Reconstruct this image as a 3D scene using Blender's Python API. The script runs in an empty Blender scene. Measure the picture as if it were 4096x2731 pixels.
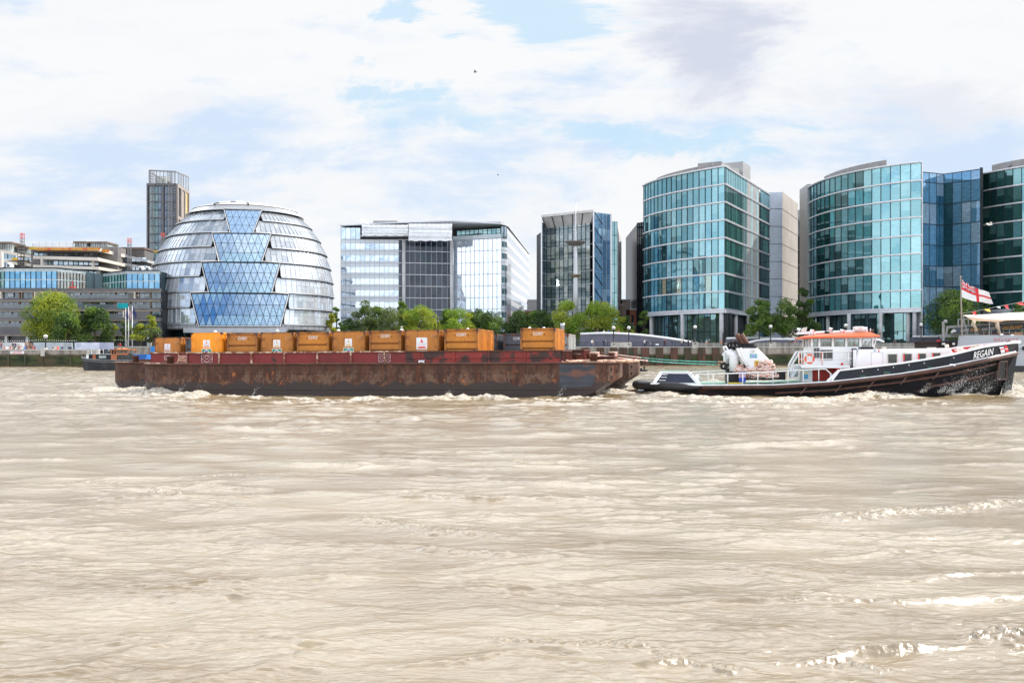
import bpy, math, random
import numpy as np
from mathutils import Matrix, Vector
R=math.radians
scene=bpy.context.scene
# ---------------------------------------------------------------- camera, world, sun, exposure
FOC=3755.0; HOR=1410.0; EYE=3.1            # focal length and horizon in photo pixels, eye height over the water
cam=bpy.data.cameras.new("Camera"); co=bpy.data.objects.new("camera",cam); scene.collection.objects.link(co)
cam.sensor_width=36; cam.lens=36*FOC/4096; cam.shift_y=(HOR-1365.5)/4096
co.location=(0,0,EYE); co.rotation_euler=(R(90),0,0); cam.clip_start=0.2; cam.clip_end=9000
scene.camera=co
scene.view_settings.view_transform='Standard'; scene.view_settings.look='None'
scene.view_settings.gamma=1; scene.view_settings.use_curve_mapping=False
scene.view_settings.exposure=1.0
SUN_EL=R(44); SUN_ROT=R(72)
sdir=Vector((math.sin(SUN_ROT)*math.cos(SUN_EL),math.cos(SUN_ROT)*math.cos(SUN_EL),math.sin(SUN_EL)))
sl=bpy.data.lights.new("Sun","SUN"); sl.energy=3.0; sl.angle=R(1.2); sl.color=(1,0.94,0.85)
so=bpy.data.objects.new("sun",sl); scene.collection.objects.link(so); so.rotation_euler=sdir.to_track_quat('Z','Y').to_euler()

class NT:
    def __init__(s,tree): s.t=tree; s.N=tree.nodes; s.L=tree.links
    def n(s,typ,ins=None,**kw):
        nd=s.N.new(typ)
        for k,v in kw.items(): setattr(nd,k,v)
        for k,v in (ins or {}).items(): s.set(nd.inputs[k],v)
        return nd
    def set(s,sock,v):
        if isinstance(v,bpy.types.Node): v=v.outputs[0]
        if isinstance(v,bpy.types.NodeSocket): s.L.new(v,sock)
        else:
            if sock.type=='RGBA' and len(v)==3: v=(*v,1)
            sock.default_value=v
    def m(s,op,a,b=None,c=None,clamp=False):
        nd=s.N.new('ShaderNodeMath'); nd.operation=op; nd.use_clamp=clamp
        for i,v in enumerate((a,b,c)):
            if v is not None: s.set(nd.inputs[i],v)
        return nd.outputs[0]
    def ss(s,v,lo,hi,a=0.,b=1.):
        nd=s.N.new('ShaderNodeMapRange'); nd.interpolation_type='SMOOTHSTEP'
        for i,x in enumerate((v,lo,hi,a,b)): s.set(nd.inputs[i],x)
        return nd.outputs[0]
    def mix(s,f,a,b,mode='MIX'):
        nd=s.N.new('ShaderNodeMix'); nd.data_type='RGBA'; nd.blend_type=mode
        s.set(nd.inputs[0],f); s.set(nd.inputs[6],a); s.set(nd.inputs[7],b); return nd.outputs[2]
    def noise(s,vec,scale,detail=4,rough=.55,dist=0.,out=0):
        nd=s.n('ShaderNodeTexNoise',{'Vector':vec,'Scale':scale,'Detail':detail,'Roughness':rough,'Distortion':dist}); return nd.outputs[out]
    def scl(s,vec,sc,loc=(0,0,0)):
        nd=s.n('ShaderNodeMapping',{'Vector':vec}); nd.inputs['Scale'].default_value=sc; nd.inputs['Location'].default_value=loc; return nd.outputs[0]

def build_world():
    w=bpy.data.worlds.new("World"); scene.world=w; w.use_nodes=True
    k=NT(w.node_tree); k.N.clear()
    out=k.n('ShaderNodeOutputWorld'); bg=k.n('ShaderNodeBackground'); bg.inputs[1].default_value=0.10
    sky=k.n('ShaderNodeTexSky'); sky.sky_type='NISHITA'; sky.sun_disc=False; sky.sun_elevation=SUN_EL; sky.sun_rotation=SUN_ROT
    sky.dust_density=0.6; sky.ozone_density=1.2
    tc=k.n('ShaderNodeTexCoord').outputs['Generated']
    sp=k.n('ShaderNodeSeparateXYZ',{0:tc}); x,y,z=sp.outputs
    zz=k.m('ADD',k.m('MAXIMUM',z,0.0),0.13)
    px=k.m('DIVIDE',x,zz); py=k.m('DIVIDE',y,zz)
    pl=k.n('ShaderNodeCombineXYZ',{0:px,1:py,2:0.0}).outputs[0]
    n1=k.noise(pl,0.85,9,.6,.45); n2=k.noise(k.scl(pl,(1,1,1),(7,3,1)),2.6,8,.62,.3)
    den=k.m('ADD',k.m('MULTIPLY',n1,.6),k.m('MULTIPLY',n2,.4))
    # placed openings and banks of cloud in the southern sky, given by direction (x/y, z/y)
    ys=k.m('MAXIMUM',y,0.02); front=k.ss(y,0.15,0.5)
    u0=k.m('DIVIDE',x,ys); v0=k.m('DIVIDE',z,ys); uv=k.n('ShaderNodeCombineXYZ',{0:u0,1:k.m('MULTIPLY',v0,2.2),2:0.0}).outputs[0]
    wob=k.noise(uv,3.2,8,.66,.6,1); ws=k.n('ShaderNodeSeparateColor',{0:wob}).outputs
    u=k.m('ADD',u0,k.m('MULTIPLY',k.m('SUBTRACT',ws[0],.5),.42)); v=k.m('ADD',v0,k.m('MULTIPLY',k.m('SUBTRACT',ws[1],.5),.17))
    streak=k.noise(k.scl(uv,(1.,2.4,1),(4,2,0)),4.5,8,.62,.5)
    def blob(px_,py_,sx,sy,lo=0.1,hi=1.25):
        a=k.m('DIVIDE',k.m('SUBTRACT',u,(px_-2048)/FOC),sx/FOC); b=k.m('DIVIDE',k.m('SUBTRACT',v,(HOR-py_)/FOC),sy/FOC)
        d=k.m('SQRT',k.m('ADD',k.m('MULTIPLY',a,a),k.m('MULTIPLY',b,b)))
        return k.m('MULTIPLY',k.ss(d,lo,hi,1.,0.),front)
    hole=None
    for b,wt in (((2180,90,340,170),1.),((1560,130,190,75),.8),((1780,450,560,100),.9),((2640,530,620,105),1.),((1950,640,500,60),.6),((2950,610,300,70),.7),((1500,330,260,60),.5),((2300,330,200,120),.5)):
        q=k.m('MULTIPLY',blob(*b),wt); hole=q if hole is None else k.m('MAXIMUM',hole,q)
    hf=k.m('ADD',hole,k.m('MULTIPLY',k.m('SUBTRACT',streak,.5),2.2)); hf=k.m('MULTIPLY',k.ss(hf,.30,.85),k.ss(hole,.0,.3))
    # fair weather clouds over a pale hazy blue
    puff=k.noise(k.scl(uv,(1.,1.25,1),(2,5,1)),3.1,10,.60,.25); puf2=k.noise(k.scl(uv,(1.,1.6,1),(9,1,1)),7.5,8,.62,.3)
    pf=k.m('ADD',k.m('MULTIPLY',puff,.7),k.m('MULTIPLY',puf2,.3))
    low=k.m('MAXIMUM',k.m('MAXIMUM',k.m('MULTIPLY',blob(0,1000,1500,420,0,1.4),.9),k.m('MULTIPLY',blob(1400,850,900,260,0,1.4),.6)),k.m('MULTIPLY',k.ss(v0,.13,.0),.55))
    cf=k.ss(k.m('SUBTRACT',pf,k.m('ADD',.43,k.m('MULTIPLY',low,.13))),-.06,.085)
    north=k.ss(y,-0.25,0.12,1.,0.); high=k.ss(z,.365,.50); back=k.m('MAXIMUM',north,high)
    broken=k.ss(k.m('SUBTRACT',den,k.m('ADD',.40,k.m('MULTIPLY',north,.06))),-0.07,0.09)
    thick=k.ss(n2,.45,.68)
    edge=k.m('MULTIPLY',k.m('SUBTRACT',pf,.5),2.4)
    d1=k.ss(k.m('ADD',blob(2800,180,440,340,.0,1.2),edge),.15,1.0); d2=k.m('MULTIPLY',k.ss(k.m('ADD',blob(3650,450,900,340,.0,1.2),edge),.35,1.0),.45)
    d3=k.m('MULTIPLY',k.ss(k.m('ADD',blob(600,520,900,240,.0,1.2),edge),.4,1.0),.18)
    dk=k.m('MAXIMUM',k.m('MULTIPLY',d1,.95),k.m('MAXIMUM',d2,d3)); dk=k.m('MAXIMUM',dk,k.m('MULTIPLY',k.ss(puf2,.48,.7),.10))
    clf=k.mix(dk,(4.75,4.82,4.9),(3.3,3.5,4.15)); base=(3.35,4.0,4.9)
    frontc=k.mix(k.m('MAXIMUM',cf,k.m('MULTIPLY',d1,.9)),base,clf); frontc=k.mix(k.m('MULTIPLY',hf,.78),frontc,(2.8,3.95,4.9))
    sk=k.n('ShaderNodeVectorMath',{0:sky.outputs[0],1:(1.25,1.3,1.35)},operation='MULTIPLY').outputs[0]
    backc=k.mix(broken,sk,k.mix(thick,(14.,14.3,14.8),(10.5,11.,11.8)))  # unseen north and high clouds made overbright, added fill for walls and water
    zen=k.ss(z,.60,.78); br=k.m('MULTIPLY',k.ss(y,-.1,.3),.24); backc=k.n('ShaderNodeVectorMath',{0:backc,1:k.n('ShaderNodeCombineXYZ',{0:k.m('ADD',1.,br),1:k.m('ADD',1.,br),2:k.m('ADD',1.,br)}).outputs[0]},operation='MULTIPLY').outputs[0]; backc=k.mix(zen,backc,k.mix(thick,(3.6,4.0,4.6),(4.4,4.6,4.9)))  # overhead sky dimmed on purpose to darken steep wave faces
    col=k.mix(back,frontc,backc)
    k.L.new(col,bg.inputs[0]); k.L.new(bg.outputs[0],out.inputs[0])
build_world()

# ---------------------------------------------------------------- helpers
def PX(px,Y): return (px-2048)/FOC*Y
def PZ(py,Y): return EYE-(py-HOR)/FOC*Y
def P(px,py,Y): return Vector((PX(px,Y),Y,PZ(py,Y)))
W={}                                   # world matrix of every thing
col=scene.collection
def tag(o,label=None,cat=None,group=None,kind=None):
    if label: o['label']=label
    if cat: o['category']=cat
    if group: o['group']=group
    if kind: o['kind']=kind
    return o
def thing(name,label,cat,M=None,group=None):
    o=bpy.data.objects.new(name,None); o.empty_display_size=.5; col.objects.link(o)
    if M is None: M=Matrix()
    if isinstance(M,(tuple,Vector)): M=Matrix.Translation(Vector(M))
    o.matrix_world=M; W[o.name]=M.copy(); tag(o,label,cat,group); return o
def copy_tree(o,M,parent=None):
    c=o.copy(); col.objects.link(c)
    if parent is None: c.matrix_world=M
    else: c.parent=parent
    W[c.name]=M
    for ch in list(o.children): copy_tree(ch,M,c)
    return c
def rotz(a): return Matrix.Rotation(a,4,'Z')
class Frame:
    def __init__(s,ox,oy,oz,rz=0,ry=0):
        s.M=Matrix.Translation((ox,oy,oz))@Matrix.Rotation(rz,4,'Z')@Matrix.Rotation(ry,4,'Y'); s.I=s.M.inverted()
    def px(s,px,py,y=0.):
        d=s.I.to_3x3()@Vector(((px-2048)/FOC,1,-(py-HOR)/FOC)); c=s.I@Vector((0,0,EYE))
        t=(y-c.y)/d.y; p=c+d*t; return Vector((p.x,y,p.z))
    def xz(s,px,py,y=0.): p=s.px(px,py,y); return (p.x,p.z)

class MB:
    def __init__(s,T=None): s.V=[]; s.F=[]; s.M=[]; s.C=[]; s.T=T; s.hasc=False
    def add(s,vs,fs,m=0,c=None):
        b=len(s.V)
        if s.T is not None: vs=[s.T@Vector(v) for v in vs]
        s.V.extend([tuple(v) for v in vs])
        for f in fs: s.F.append([i+b for i in f]); s.M.append(m); s.C.append(c or (.5,.5,.5))
        if c: s.hasc=True
        return s
    def quad(s,a,b,c,d,m=0,col=None): return s.add([a,b,c,d],[(0,1,2,3)],m,col)
    def box(s,x0,x1,y0,y1,z0,z1,m=0,c=None):
        vs=[(x,y,z) for x in (x0,x1) for y in (y0,y1) for z in (z0,z1)]
        return s.add(vs,[(0,1,3,2),(4,6,7,5),(0,4,5,1),(2,3,7,6),(0,2,6,4),(1,5,7,3)],m,c)
    def beam(s,p,q,w,h=None,m=0,up=(0,0,1),c=None):
        p=Vector(p); q=Vector(q); h=h or w; d=(q-p); 
        if d.length<1e-6: return s
        d.normalize(); u=Vector(up)
        if abs(d.dot(u))>.99: u=Vector((0,1,0))
        a=d.cross(u).normalized()*(w/2); b=a.cross(d).normalized()*(h/2)
        vs=[p-a-b,p+a-b,p+a+b,p-a+b,q-a-b,q+a-b,q+a+b,q-a+b]
        return s.add(vs,[(3,2,1,0),(4,5,6,7),(0,1,5,4),(1,2,6,5),(2,3,7,6),(3,0,4,7)],m,c)
    def tube(s,pts,r,n=8,m=0,cap=True,closed=False,c=None):
        pts=[Vector(p) for p in pts]; k=len(pts); rs=r if isinstance(r,(list,tuple)) else [r]*k
        vs=[]; u=None
        for i,p in enumerate(pts):
            if closed: d=pts[(i+1)%k]-pts[i-1]
            else: d=pts[min(i+1,k-1)]-pts[max(i-1,0)]
            d.normalize()
            if u is None: u=d.orthogonal().normalized()
            else:
                u=(u-d*u.dot(d)); u=u.normalized() if u.length>1e-6 else d.orthogonal().normalized()
            w=d.cross(u)
            for j in range(n):
                a=2*math.pi*j/n; vs.append(p+(u*math.cos(a)+w*math.sin(a))*rs[i])
        fs=[]
        for i in range(k if closed else k-1):
            i2=(i+1)%k
            for j in range(n): j2=(j+1)%n; fs.append((i*n+j,i*n+j2,i2*n+j2,i2*n+j))
        if cap and not closed: fs+= [tuple(range(n-1,-1,-1)),tuple((k-1)*n+j for j in range(n))]
        return s.add(vs,fs,m,c)
    def prism(s,poly,y0,y1,m=0,c=None,ax='y'):      # poly in (x,z) extruded in y; ax='z': poly in (x,y) extruded in z
        n=len(poly)
        if ax=='y': vs=[(p[0],y0,p[1]) for p in poly]+[(p[0],y1,p[1]) for p in poly]
        else: vs=[(p[0],p[1],y0) for p in poly]+[(p[0],p[1],y1) for p in poly]
        fs=[tuple(range(n)),tuple(range(2*n-1,n-1,-1))]+[(i,i+n,(i+1)%n+n,(i+1)%n) for i in range(n)]
        return s.add(vs,fs,m,c)
    def lathe(s,prof,cx,cy,cz=0,n=16,m=0,c=None):
        vs=[]; 
        for r,z in prof:
            for j in range(n):
                a=2*math.pi*j/n; vs.append((cx+r*math.cos(a),cy+r*math.sin(a),cz+z))
        fs=[(i*n+j,i*n+(j+1)%n,(i+1)*n+(j+1)%n,(i+1)*n+j) for i in range(len(prof)-1) for j in range(n)]
        fs+=[tuple(range(n-1,-1,-1)),tuple((len(prof)-1)*n+j for j in range(n))]
        return s.add(vs,fs,m,c)
    def sphere(s,c,r,n=12,k=8,m=0,sq=(1,1,1)):
        c=Vector(c); vs=[c+Vector((0,0,-r*sq[2]))]
        for i in range(1,k):
            t=-math.pi/2+math.pi*i/k
            for j in range(n):
                a=2*math.pi*j/n; vs.append(c+Vector((r*sq[0]*math.cos(t)*math.cos(a),r*sq[1]*math.cos(t)*math.sin(a),r*sq[2]*math.sin(t))))
        vs.append(c+Vector((0,0,r*sq[2]))); L=len(vs)-1
        fs=[(0,1+(j+1)%n,1+j) for j in range(n)]+[(1+i*n+j,1+i*n+(j+1)%n,1+(i+1)*n+(j+1)%n,1+(i+1)*n+j) for i in range(k-2) for j in range(n)]
        fs+=[(1+(k-2)*n+j,1+(k-2)*n+(j+1)%n,L) for j in range(n)]
        return s.add(vs,fs,m)
    def disc(s,c,ax_u,ax_v,n=20,m=0):
        c=Vector(c);u=Vector(ax_u);v=Vector(ax_v)
        return s.add([c+u*math.cos(2*math.pi*j/n)+v*math.sin(2*math.pi*j/n) for j in range(n)],[tuple(range(n))],m)
    def text(s,key,o,u,v,h,m=0,w=None):             # text at origin o, running along u, up v, letter height h, total width w
        V,F,bw,bh=TXT[key]; u=Vector(u).normalized(); v=Vector(v); v=v.normalized(); o=Vector(o)
        sx=(w/bw) if w else h/bh; sy=h/bh
        return s.add([o+u*(a*sx)+v*(b*sy) for a,b in V],F,m)
    def build(s,name,mats,parent=None,smooth=False,bevel=0):
        me=bpy.data.meshes.new(name); V=np.array(s.V,dtype=np.float64).reshape(-1,3)
        if parent is not None:
            I=np.array(W[parent.name].inverted()); V=V@I[:3,:3].T+I[:3,3]
        me.from_pydata(V.tolist(),[],s.F)
        if not isinstance(mats,(list,tuple)): mats=[mats]
        for mt in mats: me.materials.append(mt)
        me.polygons.foreach_set('material_index',s.M)
        if smooth: me.polygons.foreach_set('use_smooth',[True]*len(s.F))
        if s.hasc:
            a=me.color_attributes.new('Col','FLOAT_COLOR','CORNER')
            arr=[]; 
            for f,c in zip(s.F,s.C): arr.extend((c[0],c[1],c[2],1.)*len(f))
            a.data.foreach_set('color',arr)
        me.update(); o=bpy.data.objects.new(name,me); col.objects.link(o)
        if parent is not None: o.parent=parent; W[o.name]=W[parent.name]
        else: W[o.name]=Matrix()
        if bevel:
            md=o.modifiers.new('Bevel','BEVEL'); md.width=bevel; md.segments=2; md.limit_method='ANGLE'
        return o
    def single(s,name,mats,label,cat,M=(0,0,0),group=None,smooth=False,kind=None):
        if isinstance(M,(tuple,Vector)): M=Matrix.Translation(Vector(M))
        I=np.array(M.inverted()); V=np.array(s.V).reshape(-1,3)@I[:3,:3].T+I[:3,3]; s.V=V.tolist()
        o=s.build(name,mats,None,smooth); o.matrix_world=M; W[o.name]=M; return tag(o,label,cat,group,kind)

# lettering, turned into meshes once
TXT={}
def make_text(key,s,bold=0.0,shear=0.,space=1.):
    cu=bpy.data.curves.new('t','FONT'); cu.body=s; cu.size=1; cu.offset=bold; cu.shear=shear; cu.resolution_u=2; cu.space_character=space
    o=bpy.data.objects.new('t',cu); col.objects.link(o)
    dg=bpy.context.evaluated_depsgraph_get(); me=o.evaluated_get(dg).to_mesh()
    V=np.array([v.co[:2] for v in me.vertices]); F=[tuple(p.vertices) for p in me.polygons]
    lo=V.min(0); hi=V.max(0); V=V-lo; TXT[key]=([tuple(a) for a in V],F,float(hi[0]-lo[0]),float(hi[1]-lo[1]))
    bpy.data.objects.remove(o); bpy.data.curves.remove(cu)
for a in (('CORY','CORY',.022),('REGAIN','REGAIN',.012),('BELFAST','BELFAST',.012,0,2.0),('JRC','JRC',.01,0,1.2),('WRWA','W R W A',.01),
          ('COME','COME',.02,.35),('ABOARD','ABOARD',.02,.35),('ANDEXPLORE','AND EXPLORE',.02,.35),('HMSB','HMS BELFAST',.02,.35),
          ('OTB','ONE TOWER BRIDGE',.0),('LONDON','LONDON',.0,0,1.8),('128','128CEL',.01),('014','014',0.0),('BCORY','CORY',.03)): make_text(*a)

# ---------------------------------------------------------------- materials
def mat(name,base,rough=.6,metal=0.,var=.18,vs=.6,bump=0.,bs=8.,attr=False,stretch=(1,1,1),spec=.5,c2=None,c2t=(.5,.62),c2s=1.2,emit=None,trans=0.):
    m=bpy.data.materials.new(name); m.use_nodes=True; k=NT(m.node_tree); b=k.N['Principled BSDF']
    tc=k.n('ShaderNodeTexCoord').outputs['Object']; sv=k.scl(tc,stretch)
    src=k.n('ShaderNodeAttribute',attribute_name='Col').outputs['Color'] if attr else (*base,1)
    if var:
        f=k.ss(k.noise(sv,vs,5),.3,.7,1-var,1+var); nd=k.n('ShaderNodeVectorMath',operation='SCALE'); k.set(nd.inputs[0],src if attr else tuple(base)); k.set(nd.inputs['Scale'],f); src=nd.outputs[0]
    if c2: src=k.mix(k.ss(k.noise(sv,c2s,7,.62),*c2t),src,(*c2,1))
    k.set(b.inputs['Base Color'],src); b.inputs['Roughness'].default_value=rough; b.inputs['Metallic'].default_value=metal
    b.inputs['Specular IOR Level'].default_value=spec
    if bump: 
        bp=k.n('ShaderNodeBump',{'Height':k.noise(sv,bs,5),'Strength':bump,'Distance':.05}); k.L.new(bp.outputs[0],b.inputs['Normal'])
    return m
def glassmat(name,gloss=.45,tint=(.62,.8,.95),rough=.03,wav=.13,ws=.25,fres=.35):
    m=bpy.data.materials.new(name); m.use_nodes=True; k=NT(m.node_tree); k.N.remove(k.N['Principled BSDF']); out=k.N['Material Output']
    c=k.n('ShaderNodeAttribute',attribute_name='Col').outputs['Color']
    tc=k.n('ShaderNodeTexCoord').outputs['Object']
    bp=k.n('ShaderNodeBump',{'Height':k.noise(tc,ws,3),'Strength':wav,'Distance':.12}).outputs[0]
    # dim furniture and ceilings seen through the glass
    inn=k.ss(k.noise(k.scl(tc,(.7,.7,1.6)),1.1,4,.6),.35,.65,.86,1.12)
    nd=k.n('ShaderNodeVectorMath',{0:c},operation='SCALE'); k.set(nd.inputs['Scale'],inn)
    d=k.n('ShaderNodeBsdfDiffuse',{'Color':nd.outputs[0]}); g=k.n('ShaderNodeBsdfGlossy',{'Color':tint,'Roughness':rough,'Normal':bp})
    lw=k.n('ShaderNodeLayerWeight',{'Blend':fres}).outputs['Fresnel']; f=k.m('MINIMUM',k.m('ADD',gloss,k.m('MULTIPLY',lw,.8)),.92)
    mx=k.n('ShaderNodeMixShader',{0:f,1:d.outputs[0],2:g.outputs[0]}); k.L.new(mx.outputs[0],out.inputs[0]); return m
def leafmat(name):
    m=bpy.data.materials.new(name); m.use_nodes=True; k=NT(m.node_tree); k.N.remove(k.N['Principled BSDF']); out=k.N['Material Output']
    c=k.n('ShaderNodeAttribute',attribute_name='Col').outputs['Color']
    d=k.n('ShaderNodeBsdfDiffuse',{'Color':c}); nd=k.n('ShaderNodeVectorMath',{0:c,1:(1.35,1.25,.5)},operation='MULTIPLY')
    t=k.n('ShaderNodeBsdfTranslucent',{'Color':nd.outputs[0]}); g=k.n('ShaderNodeBsdfGlossy',{'Color':(.8,.85,.8),'Roughness':.5})
    a=k.n('ShaderNodeMixShader',{0:.45,1:d.outputs[0],2:t.outputs[0]}); b=k.n('ShaderNodeMixShader',{0:.04,1:a.outputs[0],2:g.outputs[0]})
    k.L.new(b.outputs[0],out.inputs[0]); return m
M_={}
def MT(key,*a,**kw):
    if key not in M_: M_[key]=mat(key,*a,**kw)
    return M_[key]
white=MT('white_paint',(.78,.79,.8),rough=.35,var=.04,vs=.8,c2=(.55,.5,.42),c2t=(.66,.8),c2s=.9)
white_metal=MT('white_metal',(.72,.73,.75),rough=.4,var=.06)
black=MT('black_paint',(.012,.012,.014),spec=.3,rough=.45,var=.3)
blackr=MT('black_rubber',(.02,.02,.022),rough=.5,var=.3,bump=.3,bs=3)
grey_metal=MT('grey_metal',(.22,.225,.24),rough=.45,var=.12)
silver=MT('silver_metal',(.5,.51,.54),rough=.3,metal=.6,var=.08)
stone=MT('pale_stone',(.42,.4,.37),rough=.85,var=.2,vs=.5,c2=(.2,.19,.17),c2t=(.55,.75),c2s=.35,stretch=(1,1,.5))
glass_t=glassmat('teal_glass',.22,(.48,.80,.86))
glass_b=glassmat('blue_glass',.16,(.45,.66,.95))
glass_c=glassmat('clear_glass',.22,(.78,.88,1.0))
glass_d=glassmat('dark_glass',.08,(.6,.7,.8))
leaf=leafmat('leaves'); bark=MT('bark',(.09,.07,.05),rough=.9,var=.3,vs=3)
# ---------------------------------------------------------------- river
def fft_sea(N,L,lmin,lmax,spread,seed,ang=90.):
    rg=np.random.default_rng(seed); k=np.fft.fftfreq(N,L/N)*2*np.pi; kx,ky=np.meshgrid(k,k); K=np.hypot(kx,ky); K[0,0]=1
    th=np.arctan2(ky,kx)-math.radians(ang); lam=2*np.pi/K
    S=K**-1.75*np.exp(-(lmin/lam)**2*1.0)*np.exp(-(lam/lmax)**2)*np.sqrt(np.abs(np.cos(th))**spread+.06); S[0,0]=0
    H=S*(rg.normal(size=(N,N))+1j*rg.normal(size=(N,N)))
    h=np.real(np.fft.ifft2(H)); dx=np.real(np.fft.ifft2(-1j*kx/K*H)); dy=np.real(np.fft.ifft2(-1j*ky/K*H)); s=h.std()
    return h/s,dx/s,dy/s,L,N
def samp(T,x,y,idx):
    A=T[idx]; L,N=T[3],T[4]; u=(x/L*N)%N; v=(y/L*N)%N; i=np.floor(u).astype(int); j=np.floor(v).astype(int); fu=u-i; fv=v-j
    i%=N; j%=N; i2=(i+1)%N; j2=(j+1)%N
    return (A[j,i]*(1-fu)+A[j,i2]*fu)*(1-fv)+(A[j2,i]*(1-fu)+A[j2,i2]*fu)*fv
_rg=np.random.default_rng(5); _tab=_rg.random((256,256))
def vnoise(x,y):
    i=np.floor(x).astype(int); j=np.floor(y).astype(int); fx=x-i; fy=y-j; fx=fx*fx*(3-2*fx); fy=fy*fy*(3-2*fy)
    a=_tab[j%256,i%256]; b=_tab[j%256,(i+1)%256]; c=_tab[(j+1)%256,i%256]; d=_tab[(j+1)%256,(i+1)%256]
    return (a*(1-fx)+b*fx)*(1-fy)+(c*(1-fx)+d*fx)*fy
def fbm(x,y,o=4):
    s=0;a=.5
    for q in range(o): s=s+a*vnoise(x+q*17.3,y+q*9.1); x=x*2.03;y=y*2.03;a*=.5
    return s/(1-.5**o)
def sstep(x,a,b): t=np.clip((x-a)/(b-a),0,1); return t*t*(3-2*t)
# crests and washes: (px,py)->(px,py) on the water plane, half width m, height m, foam, ragged
def WP(px,py): Y=EYE*FOC/(py-HOR); return ((px-2048)/FOC*Y,Y)
FEAT=[]
def feat(pts,hw,h,foam,rag=.6,asym=1.): FEAT.append(([WP(*p) for p in pts],hw,h,foam,rag,asym))
feat([(560,1574),(700,1586),(900,1588)],2.0,0.499,1.15,.9)
feat([(240,1572),(420,1566),(560,1560),(680,1578)],2.2,0.605,1.15,.8)
feat([(-60,1586),(150,1590),(300,1582),(520,1588)],1.5,0.177,0.53,.9)
feat([(860,1588),(1000,1590),(1300,1600),(1600,1602)],1.0,0.209,0.73,1.)
feat([(560,1600),(900,1606),(1300,1612),(1700,1612)],.9,0.129,0.48,1.)
feat([(1450,1604),(1600,1598),(1800,1600),(1950,1600)],1.2,0.338,0.96,.9)
feat([(1740,1602),(1860,1592),(2000,1600),(2250,1602),(2450,1592)],1.3,0.322,0.96,.9)
feat([(2240,1592),(2400,1576),(2560,1556),(2660,1550)],2.8,0.499,1.20,.8)
feat([(2350,1560),(2480,1545),(2600,1535)],3.8,0.484,1.15,.8)
feat([(2430,1606),(2700,1606),(3000,1610),(3300,1610),(3500,1600)],1.3,0.209,0.96,.9)
feat([(2580,1570),(2750,1590),(2950,1600),(3200,1604),(3500,1596),(3700,1590)],1.2,0.338,1.11,.8)
feat([(3350,1596),(3500,1588),(3640,1584),(3800,1586),(3950,1580)],1.5,0.499,1.25,.8)
feat([(3640,1584),(3850,1574),(4000,1566),(4120,1560)],1.9,0.685,1.25,.7)
feat([(3900,1590),(4096,1576),(4300,1566)],2.4,0.499,1.15,.8)
feat([(2700,1625),(3200,1632),(3700,1622),(4096,1612)],.9,0.169,0.40,1.)
feat([(3300,2085),(3450,2072),(3700,2045),(3900,2035),(4120,2000)],.5,.065,.78,.7,1.6)
feat([(3420,2062),(3800,2048),(4100,2008),(4300,1975)],.42,.05,.62,.8,1.6)
feat([(600,1962),(660,1966),(760,1982)],.30,0.085,0.47,.9,2.)
feat([(700,1902),(900,1905),(1130,1900)],.35,0.060,0.21,.9,2.)
feat([(300,1930),(520,1925)],.3,0.050,0.13,.9,2.)
feat([(1900,2565),(2050,2562),(2400,2580),(2640,2590)],.17,.055,.03,.7,2.)
feat([(2600,2620),(2850,2660),(2980,2690)],.17,.05,.05,.7,2.)
feat([(3820,2560),(4000,2540),(4200,2545)],.22,.06,.22,.9,2.)
feat([(3250,2640),(3400,2650),(3600,2680)],.2,.045,.3,.9,2.)
feat([(1400,2080),(1700,2125),(2050,2160)],.45,.07,0,.5,2.)
feat([(2350,1800),(2800,1790),(3300,1800)],.7,.07,.0,.9,2.)
_r=random.Random(21)
for _ in range(30):
    Yq=8.6*(6.5**_r.random()); x0=_r.uniform(-.62,.62)*Yq; L_=_r.uniform(.06,.2)*Yq+.3; sl=_r.uniform(-.35,.35)
    FEAT.append(([(x0,Yq),(x0+L_*.5,Yq+sl*L_*.5+_r.uniform(-.05,.05)*L_),(x0+L_,Yq+sl*L_)],_r.uniform(.008,.017)*Yq+.04,(_r.uniform(.0016,.0042)*Yq+.012),0.,.28,2.4))
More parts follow.
